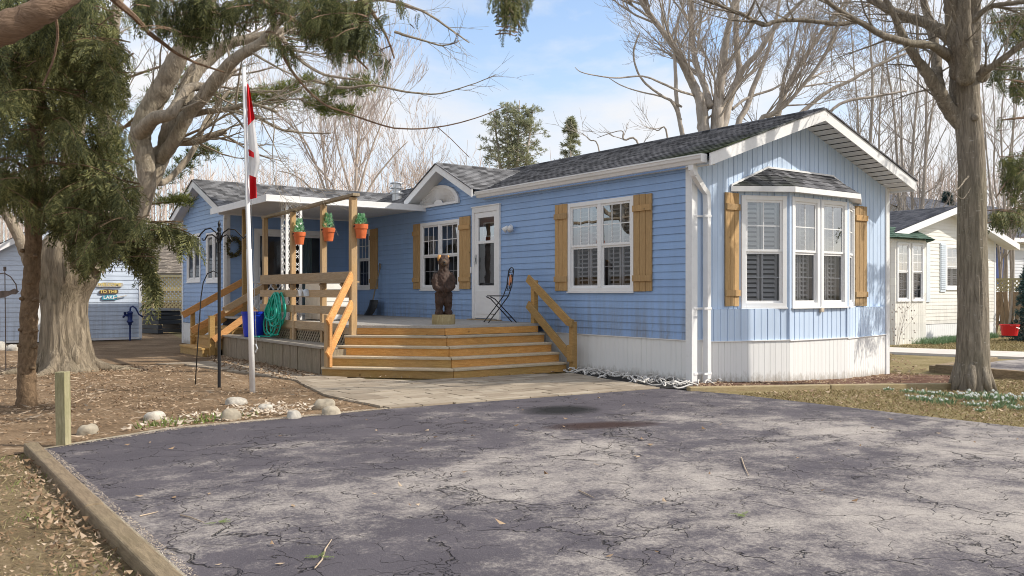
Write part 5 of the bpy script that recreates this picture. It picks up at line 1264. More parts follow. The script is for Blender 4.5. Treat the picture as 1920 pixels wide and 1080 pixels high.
m = MB(); m.hexa([CBp(-.45,-.45,.70),CBp(.45,-.45,.70),CBp(.45,.45,.70),CBp(-.45,.45,.70),CBp(-.34,-.34,.77),CBp(.34,-.34,.77),CBp(.34,.34,.77),CBp(-.34,.34,.77)]); m.build('lid', M['blackplastic'], CB, bevel=.02)
# ------------------------------------------------------------------ houses next door and beyond
NB = thing('white_bungalow', 'cream sided bungalow with green bay roof seen past the right corner', 'house', (17.2,5.4,-.2))
nw_ = Wall((13.6,5.4,-.15),(1,0,0),(0,-1,0)); nsl = .265; npk = 3.78+.15
nwin = (3.55, 4.75, 1.35+.15, 2.70+.15); bayr = (-.40, 2.30)
ncl = [(-nsl,1,npk-nsl*3.6),(nsl,1,npk+nsl*3.6)]
nw_.lap(-1.2,6.65,.46,4.1,[shrink(nwin),(bayr[0],bayr[1],0.46,2.9)],ncl,.11,.012); nw_.mb.build('siding', M['creamlap'], NB)
m = MB(); k_ = Wall((13.6,5.4,-.15),(1,0,0),(0,-1,0)); k_.boards(-1.2,6.65,-.2,.45,(),(),.12); m.arrays(k_.mb.v,k_.mb.f); k_.slab(m,6.62,6.72,-.1,3.05,-.05,.02); m.build('skirting', M['vinyl'], NB)
window(NB, nw_, *nwin, units=1, cols=3, rows=2, room=(.4,), inside=M['roomlight'], trim=.08)
for a,b in ((3.22,3.53),(4.77,5.08)):
    m = MB(); nw_.slab(m,a,b,1.42,2.90,.012,.035); m.build('shutter', M['paleblue'], NB)
    m = MB(); z=1.5
    while z < 2.85: nw_.slab(m,a+.03,b-.03,z,z+.03,.036,.05); z += .06
    m.build('louvres', M['paleblue'], NB)
b3 = [(bayr[0]+13.6,5.4),(13.6,4.95),(15.22,4.95),(bayr[1]+13.6,5.4)]; NF=[]
for (x0,y0),(x1,y1) in zip(b3,b3[1:]):
    u=V((x1-x0,y1-y0,0)); NF.append((Wall((x0,y0,-.15),u,V((u.y,-u.x,0))),u.length))
bl = NF[1][1]; wl_ = [(.08,.72,1.17,2.80),(.84,1.46,1.17,2.80)]
NF[0][0].boards(0,NF[0][1],-.15,2.95,(),(),.12); NF[1][0].boards(0,bl,-.15,2.95,[shrink(w) for w in wl_],(),.12); NF[2][0].boards(0,NF[2][1],-.15,2.95,(),(),.12)
m = MB(); 
for w,_ in NF: m.arrays(w.mb.v,w.mb.f)
m.build('bay_siding', M['creamlap'], NB)
for w in wl_: window(NB, NF[1][0], *w, units=1, cols=2, rows=3, room=(.4,), inside=M['roomlight'], trim=.055)
m = MB(); NF[2][0].slab(m,.12,NF[2][1]-.1,1.17,2.83,0,.03); m.build('side_sash', M['vinyl'], NB)
m = MB(); nw_.slab(m,2.33,2.62,1.12,2.85,.012,.04); m.build('shutter', M['paleblue'], NB)
m = MB(); be=[(12.9,5.4),(13.4,4.72),(15.28,4.72),(16.15,5.4)]; tz_,ez_=3.12,2.76
shingles(m,(be[1][0],be[1][1],ez_),(be[2][0],be[2][1],ez_),(15.2,5.39,tz_),(13.6,5.39,tz_),.14); shingles(m,(be[2][0],be[2][1],ez_),(be[3][0],5.39,ez_),(15.21,5.39,tz_),(15.2,5.39,tz_),.14); m.poly([(x,y,ez_-.02) for x,y in be]); shingles(m,(be[1][0],be[1][1],ez_),(be[0][0],5.39,ez_),(13.59,5.39,tz_),(13.6,5.39,tz_),.14); m.build('bay_roof', M['greenroof'], NB)
m = MB(); ee, rz_ = 3.05, 3.80
ex0, ex1, rx_ = 12.9, 20.75, 16.85
rx_ = 17.2; ex0 = 12.1; ex1 = 21.05; ee = 3.86-nsl*(ex1-rx_); el_ = 3.86-nsl*(rx_-ex0)
shingles(m,(ex0,5.0,el_),(ex0,22,el_),(rx_,22,3.86),(rx_,5.0,3.86)); shingles(m,(ex1,5.0,ee),(ex1,22,ee),(rx_,22,3.86),(rx_,5.0,3.86)); m.build('roof', M['darkroof'], NB)
m = MB(); rake(m,(ex0,5.0,el_-.01),(rx_,5.0,3.85),.19,.03,(0,-1,0)); rake(m,(rx_,5.0,3.85),(ex1,5.0,ee-.01),.19,.03,(0,-1,0)); m.quad((ex0,5,el_-.18),(rx_,5,3.68),(rx_,5.4,3.68),(ex0,5.4,el_-.18)); m.quad((ex1,5,ee-.18),(rx_,5,3.68),(rx_,5.4,3.68),(ex1,5.4,ee-.18)); m.build('fascia', M['trim'], NB)
m = MB(); m.box(20.2,20.25,5.45,21.9,-.3,2.95); m.box(12.45,20.2,21.85,21.9,-.3,2.95); m.box(12.4,12.45,5.45,21.9,-.3,2.5); m.build('side_wall', M['creamlap'], NB)
GH = thing('grey_house', 'pale grey house with slate roof and navy shutter far right', 'house', (34,10,0))
gw = Wall((28,10,-.2),(1,0,0),(0,-1,0)); gw.lap(0,14,.2,3.9,(),(),.14,.016); gw.mb.build('siding', M['greylap'], GH)
m = MB(); gw.slab(m,2.20,3.0,1.75,3.45,.02,.06); gw.slab(m,5.2,6.0,1.75,3.45,.02,.06); m.build('shutter', M['navy'], GH)
wo = window(GH, gw, 3.05, 5.15, 1.75, 3.45, units=1, blind=False, room=(.1,), trim=.1)
m = MB(); shingles(m,(27.2,9.4,3.62),(43,9.4,3.62),(43,15,6.0),(27.2,15,6.0),.2); shingles(m,(27.2,20.6,3.62),(43,20.6,3.62),(43,15,6.0),(27.2,15,6.0),.4); m.build('roof', M['darkroof'], GH)
m = MB(); m.box(27.2,43,9.36,9.40,3.45,3.62); m.box(27.2,43,9.4,10,3.45,3.47); m.build('gutter', M['trim'], GH)
m = MB(); m.box(28,28.1,10.05,20,-.2,3.6); m.quad((28,10.05,3.6),(28,20,3.6),(28,15,5.9),(28,15,5.9)); m.build('side_wall', M['greylap'], GH)
BF = thing('board_fence', 'brown board fence with lattice top beside the grey house', 'fence', (24,6,-.2))
fA, fB = P(1858,628,29.5), P(1960,634,28.0); m = MB(); r3 = random.Random(2)
d_ = V((fB.x-fA.x, fB.y-fA.y, 0)); n_ = int(d_.length/.16)
for i in range(n_):
    p0 = V((fA.x,fA.y,0))+d_*(i/n_); p1 = V((fA.x,fA.y,0))+d_*((i+.88)/n_); m.beam((p0.x,p0.y,.55+r3.uniform(-.02,.02)),(p1.x,p1.y,.55),.03,1.45)
m.build('boards', M['fencedark'], BF)
m = MB(); lattice(m,(fA.x,fA.y),(fB.x,fB.y),1.30,1.68,.14,.04,.012); m.beam((fA.x,fA.y,1.70),(fB.x,fB.y,1.70),.05,.06); m.build('lattice_top', M['fencewood'], BF)
RB = thing('red_tub', 'red plastic tub on the grass below the board fence', 'tub', tuple(P(1893,629,24.5)))
c = P(1893,629,24.5); m = MB(); m.lathe((c.x,c.y,c.z), [(.20,0),(.24,.28),(.26,.285),(.26,.31),(.23,.31),(.19,.05),(0,.04)], 18, cap=False); m.build('body', M['redplastic'], RB)
m = MB(); m.tube([c+V((-.22,-.12,.30)),c+V((0,-.26,.20)),c+V((.22,-.12,.30))], .012, 5); m.build('handle', M['metal_w'], RB)
CT = thing('brown_roof_cottage', 'low cottage with brown shingle roof behind the lattice fence', 'house', tuple(P(300,560,36)))
c = P(318,560,36); ux = V((.74,-.67,0)).normalized(); vx = V((ux.y,-ux.x,0)); c.z = 0
def CTp(u,v,z): q = c+ux*u+vx*v; return (q.x,q.y,z)
m = MB(); shingles(m, CTp(-5,4.2,1.95), CTp(5,4.2,1.95), CTp(5,0,3.55), CTp(-5,0,3.55), .17); shingles(m, CTp(-5,-4.2,1.95), CTp(5,-4.2,1.95), CTp(5,0,3.55), CTp(-5,0,3.55), .17); m.build('roof', M['brownroof'], CT)
m = MB(); 
for u0,v0,u1,v1 in ((-4.6,3.8,4.6,3.8),(-4.6,-3.8,4.6,-3.8),(-4.6,-3.8,-4.6,3.8),(4.6,-3.8,4.6,3.8)): m.quad(CTp(u0,v0,-.1),CTp(u1,v1,-.1),CTp(u1,v1,2.0),CTp(u0,v0,2.0))
m.poly([CTp(-4.6,-3.8,2.0),CTp(-4.6,3.8,2.0),CTp(-4.6,0,3.45)]); m.build('wall', M['shedlap'], CT)
# ------------------------------------------------------------------ trees
def smooth_path(pts, k=5):
    "Catmull-Rom through (Vector, radius) points"
    out = []; n = len(pts)
    for i in range(n-1):
        p0,p1,p2,p3 = pts[max(i-1,0)],pts[i],pts[i+1],pts[min(i+2,n-1)]
        for j in range(k):
            t = j/k; t2, t3 = t*t, t*t*t
            c = (p1[0]*2+(p2[0]-p0[0])*t+(p0[0]*2-p1[0]*5+p2[0]*4-p3[0])*t2+(p1[0]*3-p0[0]-p2[0]*3+p3[0])*t3)*.5
            out.append((c, p1[1]+(p2[1]-p1[1])*t))
    out.append(pts[-1]); return out
TR = random.Random(77)
def wob(pts, amt, rnd):
    return [(p+V((rnd.uniform(-1,1),rnd.uniform(-1,1),rnd.uniform(-1,1)))*r*amt, r*(1+rnd.uniform(-.06,.06))) for p, r in pts]
def limb(mb, px, sides=10, k=5, rough=.25, rnd=TR):
    "px: list of (x, y, Z, width in photo pixels) -> tube; returns its points"
    pts = smooth_path([(P(x,y,Z), max(.004, w*.5*Z/FOC)) for x,y,Z,w in px], k); pts = wob(pts, rough, rnd)
    mb.tube([p for p,_ in pts], [r for _,r in pts], sides); return pts
def rdir(d, ang, rnd):
    a = d.orthogonal().normalized(); b = d.cross(a); t = rnd.uniform(0,6.2832)
    return (d*math.cos(ang)+(a*math.cos(t)+b*math.sin(t))*math.sin(ang)).normalized()
def grow(mb, p, d, ln, r, lev, rnd, up=.12, spread=.6, kids=(3,5), minr=.004, droop=0.0, count=None, sag=1.0):
    "a bare branch with side branches"
    if count is not None:
        count[0] -= 1
        if count[0] < 0: return
    n = 4 if lev else 3; pts=[p.copy()]; rs=[r]; q = p.copy(); dd = d.copy()
    for i in range(n):
        dd = (dd+V((rnd.uniform(-.22,.22),rnd.uniform(-.22,.22),rnd.uniform(-.18,.18)+up-droop))).normalized(); q = q+dd*(ln/n); pts.append(q.copy()); rs.append(max(minr*.6, r*(1-.75*(i+1)/n)))
    mb.tube(pts, rs, 5 if r > .03 else (4 if r > .012 else 3), cap=False)
    if lev <= 0: return
    for k in range(rnd.randint(*kids)):
        t = rnd.uniform(.2,.98); i = min(int(t*n), n-1); f = t*n-i
        c = pts[i].lerp(pts[i+1], f); rr_ = rs[i]+(rs[i+1]-rs[i])*f; bd = (pts[i+1]-pts[i]).normalized()
        grow(mb, c, rdir(bd, spread*rnd.uniform(.6,1.25), rnd), ln*rnd.uniform(.38,.68), max(minr, rr_*rnd.uniform(.45,.7)), lev-1, rnd, up, spread, kids, minr, droop, count)
def twigs_on(mb, pts, n, ln, r, lev, rnd, t0=.25, **kw):
    for k in range(n):
        i = int(len(pts)*(t0+(1-t0)*rnd.random())); i = min(max(i,1), len(pts)-2)
        d = (pts[i+1][0]-pts[i-1][0]).normalized(); rr_ = min(r, pts[i][1]*.6)
        grow(mb, pts[i][0], rdir(d, rnd.uniform(.45,1.0), rnd), ln*rnd.uniform(.6,1.25), rr_, lev, rnd, **kw)
# foliage sprays ---------------------------------------------------------------
def frond(n=11, L_=.36, w=.030, sub=3, droop=.35, seed=1, tip=.25):
    "flat spray: a stem with side twigs, each of a few narrow leaf quads; unit length along +Y"
    r3 = random.Random(seed); vs, fs = [], []
    def q(a, b, wd):
        d = (b-a); s_ = V((-d.y, d.x, 0)); s_ = s_.normalized()*wd if s_.length > 1e-6 else V((wd,0,0)); m_ = a.lerp(b,.55); i = len(vs)
        vs.extend([a, m_-s_+V((0,0,-wd*.4)), b, m_+s_+V((0,0,-wd*.4))]); fs.append((i,i+1,i+2,i+3))
    for i in range(n):
        t = (i+.5)/n; c = V((0, t, -droop*t*t)); l2 = L_*(1-t*.72)*r3.uniform(.75,1.15)
        for sg in (1,-1):
            ang = r3.uniform(.55,.95); e = c+V((sg*math.sin(ang)*l2, math.cos(ang)*l2, -droop*.5*l2-r3.uniform(0,.06)))
            q(c, e, w*.8)
            for k in range(sub):
                f = (k+1)/(sub+.6); a = c.lerp(e, f); l3 = l2*.5*(1-f*.55); an2 = ang-sg*0+r3.choice((-1,1))*.65
                q(a, a+V((sg*math.sin(an2)*l3, math.cos(an2)*l3, -.05*l3)), w*.62)
    q(V((0,0,0)), V((0,1.0,-droop)), w*.5); q(V((0,.8,-droop*.64)), V((0,1.0+tip*.3,-droop*1.2)), w*.7)
    return np.array([tuple(v) for v in vs]), np.array(fs)
def needles(n=60, L_=.20, w=.012, droop=.3, seed=1):
    "round branchlet clothed in needles all round"
    r3 = random.Random(seed); vs, fs = [], []
    for i in range(n):
        t = r3.random(); c = V((0,t,-droop*t*t)); a = r3.uniform(0,6.283); d = V((math.cos(a),.75,math.sin(a)*.9)).normalized()*L_*(1-.45*t)*r3.uniform(.6,1.1); s_ = d.cross(V((r3.uniform(-1,1),r3.uniform(-1,1),r3.uniform(-1,1)))).normalized()*w; i0 = len(vs)
        vs.extend([c-s_*.6, c+d*.6-s_, c+d, c+d*.6+s_]); fs.append((i0,i0+1,i0+2,i0+3))
    return np.array([tuple(v) for v in vs]), np.array(fs)
def tuft(n=16, L_=1.0, w=.05, seed=1):
    r3 = random.Random(seed); vs, fs = [], []
    for i in range(n):
        d = V((r3.uniform(-1,1),r3.uniform(-.5,1.2),r3.uniform(-1,1))).normalized()*L_*r3.uniform(.6,1); s_ = d.orthogonal().normalized()*w; i0=len(vs)
        vs.extend([V((0,0,0)), d*.5-s_, d, d*.5+s_]); fs.append((i0,i0+1,i0+2,i0+3))
    return np.array([tuple(v) for v in vs]), np.array(fs)
class Foliage:
    def __init__(s, templates): s.t = templates; s.items = [[] for _ in templates]
    def add(s, p, d, scale, roll=None):
        k = random.randrange(len(s.t)); s.items[k].append((p.x,p.y,p.z,d.x,d.y,d.z,scale,random.uniform(-.8,.8) if roll is None else roll))
    def build(s, name, mat, parent):
        AV, AF = [], []; off = 0
        for (tv, tf), it in zip(s.t, s.items):
            if not it: continue
            a = np.array(it); y = a[:,3:6]; y = y/np.linalg.norm(y,axis=1,keepdims=True)
            up = np.tile(np.array([0,0,1.0]), (len(a),1)); x = np.cross(y, up); bad = np.linalg.norm(x,axis=1) < .05; x[bad] = [1,0,0]; x /= np.linalg.norm(x,axis=1,keepdims=True); z = np.cross(x, y)
            c, sn = np.cos(a[:,7])[:,None], np.sin(a[:,7])[:,None]; x2 = x*c+z*sn; z2 = z*c-x*sn
            vv = (tv[None,:,0:1]*x2[:,None,:]+tv[None,:,1:2]*y[:,None,:]+tv[None,:,2:3]*z2[:,None,:])*a[:,6][:,None,None]+a[:,None,0:3]
            ff = tf[None]+(np.arange(len(a))*len(tv))[:,None,None]+off
            AV.append(vv.reshape(-1,3)); AF.append(ff.reshape(-1,4)); off += len(a)*len(tv)
        return npmesh(name, np.concatenate(AV), np.concatenate(AF), mat, parent)
FR = [frond(11,.36,.026,3,.30,1),frond(9,.42,.028,3,.45,2),frond(13,.30,.024,2,.25,3)]
NE = [needles(70,.22,.012,.30,1),needles(60,.26,.012,.45,2),needles(80,.18,.011,.2,3)]
def pxy(p):
    dx,dy = p.x-CAMP[0],p.y-CAMP[1]; X = dx*RX[0]+dy*RX[1]; Z = max(.1,dx*FW[0]+dy*FW[1]); return PX0+FOC*X/Z, PY0-FOC*(p.z-CAMP[2])/Z
def spray_region(fol, tw, poly, Z0, Z1, nb, blen, step, size, rnd, hang=.75, lean=(0,0), out=None, keep=1.0):
    "fill a region of the crown with drooping boughs; sprays that would leave the region are dropped"
    xs_ = [p[0] for p in poly]; ys_ = [p[1] for p in poly]; made = 0; tries = 0
    while made < nb and tries < nb*40:
        tries += 1
        x, y = rnd.uniform(min(xs_),max(xs_)), rnd.uniform(min(ys_)-20,max(ys_))
        if not in_poly(x, y, poly): continue
        made += 1
        p = P(x, y, rnd.uniform(Z0,Z1)); a = rnd.uniform(0,6.283); d = V((math.cos(a)+lean[0], math.sin(a)+lean[1], rnd.uniform(-.1,.25))).normalized(); n = max(3,int(blen*rnd.uniform(.6,1.3)/step)); pts=[p.copy()]
        for i in range(n):
            d = (d+V((rnd.uniform(-.12,.12),rnd.uniform(-.12,.12),-.10))).normalized(); p = p+d*step; pts.append(p.copy())
            for sg in (1,-1):
                if rnd.random() > .85: continue
                sd = d.cross(V((0,0,1))); sd = sd.normalized() if sd.length > .01 else V((1,0,0))
                f = (d*.5+sd*sg*rnd.uniform(.3,.9)+V((0,0,-hang*rnd.uniform(.5,1.4)))).normalized(); sc = size*rnd.uniform(.65,1.25)*(1-.35*i/n)
                tip = p+f*sc; qx,qy = pxy(tip); qx2,qy2 = pxy(p)
                if (in_poly(qx,qy,poly) and in_poly(qx2,qy2,poly)): fol.add(p, f, sc)
        if tw is not None:
            k = 0
            while k < len(pts) and in_poly(*pxy(pts[k]), poly): k += 1
            if k > 2: tw.tube(pts[:k], [.008*(1-.7*i/k) for i in range(k)], 3, cap=False)
# --- the gnarled maple on the left
T = thing('maple_tree', 'thick gnarled maple with ridged trunk and spreading bare limbs, left', 'tree', tuple(P(125,690,13.9)))
m = MB(); Zt = 13.9
_ = ([(126,705,Zt,128),(127,680,Zt,112),(129,640,Zt,102),(131,590,Zt,104),(133,545,Zt,114),(135,510,Zt,124),(140,480,Zt,122),(150,455,Zt,104),(160,430,Zt,80)])
m = MB(); tp_ = smooth_path([(P(x,y,Zt), w*.5*Zt/FOC) for x,y,Zt,w in [(124,712,13.9,128),(124,702,13.9,112),(123,690,13.9,100),(122,672,13.9,90),(121,650,13.9,83),(120,620,13.9,77),(120,590,13.9,74),(121,565,13.9,78),(124,540,13.9,88),(129,515,13.9,102),(133,492,13.9,108),(140,470,13.9,104),(150,448,13.9,86),(160,425,13.9,62),(168,400,13.9,46)]], 9)
m.barktube(tp_, 72, .11, 6.5, .9, 3.0)
for a in range(7):      # root flare
    t = 2*math.pi*a/7+.5; c = P(124,696,13.9); c.z = 0; o = V((math.cos(t),math.sin(t),0)); k_ = .8+.3*math.sin(a*2.3)
    m.barktube(smooth_path([(c+o*.16+V((0,0,.55)),.10),(c+o*.30+V((0,0,.22)),.11),(c+o*.50*k_+V((0,0,.05)),.085),(c+o*.85*k_+V((0,0,.0)),.05),(c+o*1.15*k_+V((0,0,-.05)),.03)],4), 14, .14, 3, 1.5, a*1.7)
o = m.build('trunk', M['bark_m'], T, smooth=True)
m = MB(); LP = []
for px in (
 [(100,570,13.9,44),(72,530,13.7,30),(50,478,13.5,27),(33,440,13.4,24),(14,405,13.3,22),(-14,370,13.2,20),(-60,300,13,16)],
 [(165,490,13.9,80),(205,455,14,58),(238,425,14.1,50),(262,385,14.2,44),(275,340,14.2,40),(270,290,14.2,42),(262,255,14.2,46),(280,205,14.2,46),(312,150,14.1,44),(338,100,14.0,40),(365,50,13.9,36),(392,0,13.8,30),(420,-60,13.7,22)],
 [(262,372,14.3,34),(288,330,14.4,34),(306,286,14.5,34),(316,250,14.5,36),(338,200,14.6,36),(362,140,14.7,34),(392,110,14.8,30),(430,82,14.8,24),(480,70,14.9,20),(540,55,15,16),(600,28,15,13),(650,5,15,9)],
 [(300,300,14.4,30),(330,258,14.2,30),(352,215,14.1,30),(378,186,14.0,30),(412,142,13.8,28),(440,112,13.6,24),(470,92,13.5,22),(492,78,13.5,20),(520,45,13.4,16),(560,12,13.3,11)],
 [(262,250,14.1,34),(290,222,13.8,30),(318,214,13.7,26),(335,190,13.8,22),(356,165,14,20),(400,160,14.2,18),(440,130,14.4,14)],
 [(290,290,14.6,28),(325,268,14.5,20),(365,265,14.5,17),(395,255,14.5,15),(423,246,14.5,13)],
 [(310,235,14.6,18),(370,212,14.3,14),(420,206,14.1,11),(470,195,13.9,8),(520,210,13.8,5)],
 [(160,455,14.0,60),(156,400,14.2,44),(148,340,14.4,38),(142,280,14.5,34),(146,200,14.6,32),(140,120,14.7,30),(150,50,14.8,27),(162,-30,14.9,22)],
 [(150,430,14.0,40),(190,360,14.6,32),(200,280,15,30),(196,200,15.3,28),(205,120,15.5,25),(215,40,15.6,22),(230,-40,15.8,18)],
 [(270,330,14.2,30),(310,340,14.9,14),(360,285,15.3,12),(390,220,15.6,10),(430,170,15.8,7)]):
    pth_ = wob(smooth_path([(P(x,y,Z), max(.004, w*.42*Z/FOC)) for x,y,Z,w in px], 7), .03, TR); m.barktube(pth_, 26, .055, 3.2, .8, px[0][0]*.37); LP.append(pth_)
m.build('limbs', M['bark_l'], T, smooth=True)
m = MB(); r3 = random.Random(101); cnt=[1500]
for L_ in LP[1:]: twigs_on(m, L_, 9, 1.25, .022, 2, r3, .3, kids=(3,5), minr=.0035, spread=.6, up=.03, count=cnt)
twigs_on(m, LP[0], 5, .8, .012, 1, r3, .5)
for px in ([(420,206,14.1,7),(470,215,14,6),(520,240,13.9,5),(560,248,13.8,4),(620,250,13.7,2)],[(590,150,14.5,7),(640,165,14.4,6),(700,160,14.3,5),(760,172,14.2,4),(820,176,14.1,3),(880,160,14,2),(930,140,14,1.5)],[(640,10,15,9),(720,0,14.8,7),(790,20,14.6,5),(840,52,14.5,4),(880,80,14.5,2)],[(520,60,15,10),(560,110,14.8,7),(610,140,14.6,5),(680,150,14.4,4)],[(740,60,14.5,6),(790,75,14.4,4),(830,85,14.4,3),(860,78,14.3,2)]):
    q = limb(m, px, 5, 5, .3, r3); twigs_on(m, q, 8, .6, .006, 1, r3, .3, kids=(2,3), minr=.003, up=0)
m.build('twigs', M['bark_l'], T)
# --- slim spruce in front of it, its drooping boughs fill the upper left
T = thing('spruce_tree', 'slim spruce with knotty brown trunk and drooping dark boughs, far left', 'tree', tuple(P(50,762,9.57)))
m = MB(); st = limb(m, [(50,775,9.57,40),(50,740,9.57,34),(51,690,9.57,32),(53,620,9.57,31),(56,560,9.57,30),(60,500,9.57,30),(63,440,9.57,30),(66,380,9.57,29),(68,300,9.57,28),(70,200,9.57,26),(72,100,9.57,24),(74,0,9.57,22),(76,-120,9.57,18)], 14, 6, .06)
for (x,y) in ((42,470),(67,480),(41,560),(66,562),(39,618),(67,620),(37,648),(66,650),(52,590),(55,530),(45,700),(62,690)): ball(m, P(x,y,9.50), .030, 5, (1,1,.8))
m.build('trunk', M['bark_s'], T, smooth=True)
sf_, cf = Foliage(NE[:1]+FR+FR[:2]), Foliage(FR); tw = MB(); r3 = random.Random(55); random.seed(5)
RG1 = [(-60,20),(40,-30),(160,-20),(250,20),(262,110),(242,190),(250,290),(262,330),(285,385),(255,430),(215,440),(170,430),(120,420),(85,440),(45,415),(-60,390)]
spray_region(sf_, tw, RG1, 8.4, 10.6, 205, .8, .09, .36, r3, .8)
for poly, nb in (([(95,390),(180,385),(262,400),(330,405),(362,430),(345,452),(300,462),(262,470),(230,462),(180,470),(130,455),(95,430)],80),([(210,440),(300,440),(298,500),(292,545),(268,500),(240,482),(225,500),(205,480)],30),([(120,420),(225,430),(215,500),(160,520),(120,500)],36)):
    spray_region(sf_, tw, poly, 8.6, 9.6, nb, .6, .08, .30, r3, .7)
for px in ([(64,420,9.57,7),(120,410,9.4,6),(190,405,9.2,5),(260,412,9.0,4),(330,428,8.9,3),(360,440,8.8,1.5)],[(62,380,9.57,7),(110,390,9.4,6),(170,420,9.2,5),(230,450,9.1,4),(275,490,9.0,3),(292,535,9,1.5)],[(66,250,9.57,8),(130,190,9.3,6),(200,140,9.1,5),(250,100,9,3)],[(68,330,9.57,8),(20,300,9.2,6),(-30,310,9,4)],[(68,300,9.57,8),(130,310,9.2,6),(200,330,9,5),(262,345,8.8,3)],[(70,160,9.57,8),(0,110,9.3,6),(-60,110,9.1,4)],[(0,118,8.9,6),(60,150,8.9,5),(110,165,8.9,4),(160,170,8.9,2)]):
    q = limb(tw, px, 6, 5, .2, r3)
    for i in range(3,len(q)-1):
        for sg in (1,-1):
            d = (q[i+1][0]-q[i][0]).normalized(); sd = d.cross(V((0,0,1))).normalized()
            if px[0][1] in (420,380): sf_.add(q[i][0], (d*.6+sd*sg*.6+V((0,0,-.55))).normalized(), r3.uniform(.24,.40)); sf_.add(q[i][0], (d*.8+sd*sg*.3+V((0,0,-.9))).normalized(), r3.uniform(.2,.34))
tw.build('boughs', M['bark_s'], T); sf_.build('foliage', M['spruceleaf'], T)
# --- white cedar whose trunk stands left of the view: one limb and curtains of sprays cross the top
T = thing('cedar_tree', 'cedar with shaggy brown limb at top left corner and sprays hanging along the top', 'tree', tuple(P(-330,900,6.0)))
m = MB(); tp = V((T.location.x, T.location.y, 0)); T.location.z = 0
limb(m, [(-330,960,6.0,150),(-325,700,6.0,120),(-320,400,6.0,112),(-318,100,6.0,104),(-315,-250,6.0,90),(-310,-700,6.0,60)], 16, 6, .05)
limb(m, [(-316,190,6.0,90),(-220,140,6.0,72),(-120,95,6.0,66),(-30,66,6.0,60),(40,40,6.0,54),(100,8,6.0,46),(170,-40,6.1,40),(300,-110,6.5,34),(480,-150,7.2,27),(680,-120,8,20),(860,-90,8.4,14),(1000,-60,8.6,8)], 14, 6, .05)
limb(m, [(-316,-60,6,70),(-150,-120,6.4,46),(80,-150,7,34),(260,-120,7.6,24),(420,-70,8,14)], 10, 5, .08)
m.build('trunk', M['bark_c'], T, smooth=True)
m = MB()
for px in ([(300,-110,6.5,16),(420,-40,7.6,11),(520,20,8.2,9),(590,60,8.6,7),(650,95,8.8,5),(690,130,8.9,3)],[(480,-150,7.2,16),(600,-60,8,11),(680,0,8.4,8),(720,60,8.6,5),(740,110,8.7,2.5)],[(860,-90,8.4,10),(910,-40,8.5,7),(945,0,8.5,5),(975,50,8.5,2.5)],[(170,-40,6.1,20),(240,20,7.5,12),(290,70,8.2,8),(350,110,8.6,5),(420,135,8.8,3)],[(260,-120,7.6,12),(330,-40,8.2,8),(400,20,8.6,6),(470,60,8.8,4)],[(520,70,8.4,7),(545,130,8.6,5),(600,190,8.8,4),(660,215,8.9,3.4),(740,240,9,3),(820,238,9,2.5),(890,222,9,2),(945,200,9,1.2)],[(820,238,9,2),(845,260,9,1.5),(880,295,9,1)],[(95,-10,7,7),(108,60,7.2,5),(100,110,7.3,4),(80,160,7.4,3)]):
    limb(m, px, 6, 5, .25, r3)
cf = Foliage(FR); r3 = random.Random(66)
for poly, nb, sz in (([(225,-30),(560,-30),(555,25),(500,60),(440,62),(420,90),(360,105),(330,80),(290,70),(255,60)],74,.29),
    ([(505,-20),(700,-30),(740,0),(722,40),(742,95),(748,135),(738,140),(722,112),(712,160),(700,120),(672,110),(650,118),(628,140),(612,95),(590,78),(570,92),(548,60),(505,30)],84,.27),
    ([(738,0),(790,-20),(785,30),(776,58),(762,40),(742,50)],9,.22),([(595,140),(640,142),(632,172),(615,180),(602,165)],7,.2),([(738,165),(768,176),(764,196),(745,186)],4,.15),([(492,50),(545,60),(572,110),(560,150),(535,120),(505,100)],16,.24),
    ([(895,-30),(1002,-30),(1003,12),(992,30),(998,60),(982,55),(968,85),(950,62),(936,86),(925,60),(920,25)],30,.27),
    ([(-40,-30),(230,-30),(225,60),(120,60),(100,120),(-40,140)],70,.34)):
    spray_region(cf, m, poly, 8.0 if nb > 8 else 8.6, 9.3, nb, .5, .075, sz, r3, 1.25)
m.build('branches', M['bark_c'], T); cf.build('foliage', M['cedarleaf'], T)
# --- pine standing behind the maple
T = thing('pine_tree', 'yellow green pine whose tufted branches show between the maple limbs', 'tree', tuple(P(126,640,21.0)))
T.location.z = 0; m = MB(); pt = Foliage([tuft(16,1,.035,k) for k in range(3)]); r3 = random.Random(91); c0 = P(126,640,21); c0.z=0
m.tube([c0-V((0,0,.1)), c0+V((0,.1,3)), c0+V((.1,.1,6)), c0+V((0,.2,10))], [.24,.20,.16,.06], 10); m.build('trunk', M['bark_s'], T, smooth=True)
m = MB()
for px, wid_ in (([(168,330,21,6),(360,250,19.5,5),(470,195,19,4),(560,185,18.7,3),(640,175,18.6,2),(690,155,18.5,1)],34),([(168,260,21,6),(350,200,19.6,5),(430,185,19,4),(520,170,18.8,3),(580,150,18.7,2)],28),([(168,360,21,6),(300,345,19.6,5),(350,300,19.4,4),(395,282,19.2,2)],26),([(168,390,21,6),(310,380,19.6,4),(345,375,19.4,2)],22),([(168,170,21,6),(380,100,19.4,4),(480,80,19,3),(600,70,18.8,2)],26),([(168,290,21,6),(300,180,19.6,5),(330,130,19.4,3)],40),([(168,320,21,5),(200,260,19.5,4),(120,240,19,2)],30),([(560,185,18.7,3),(600,205,18.7,2),(650,212,18.7,1)],20)):
    q = limb(m, px, 5, 6, .4, r3)
    for i in range(len(q)//3, len(q)):
        for k in range(9):
            off = V((r3.gauss(0,1),r3.gauss(0,1),r3.gauss(0,.5)))*wid_*.40*20/FOC; p = q[i][0]+off; pt.add(p, (off+V((0,0,.4))).normalized(), r3.uniform(.13,.26), 0)
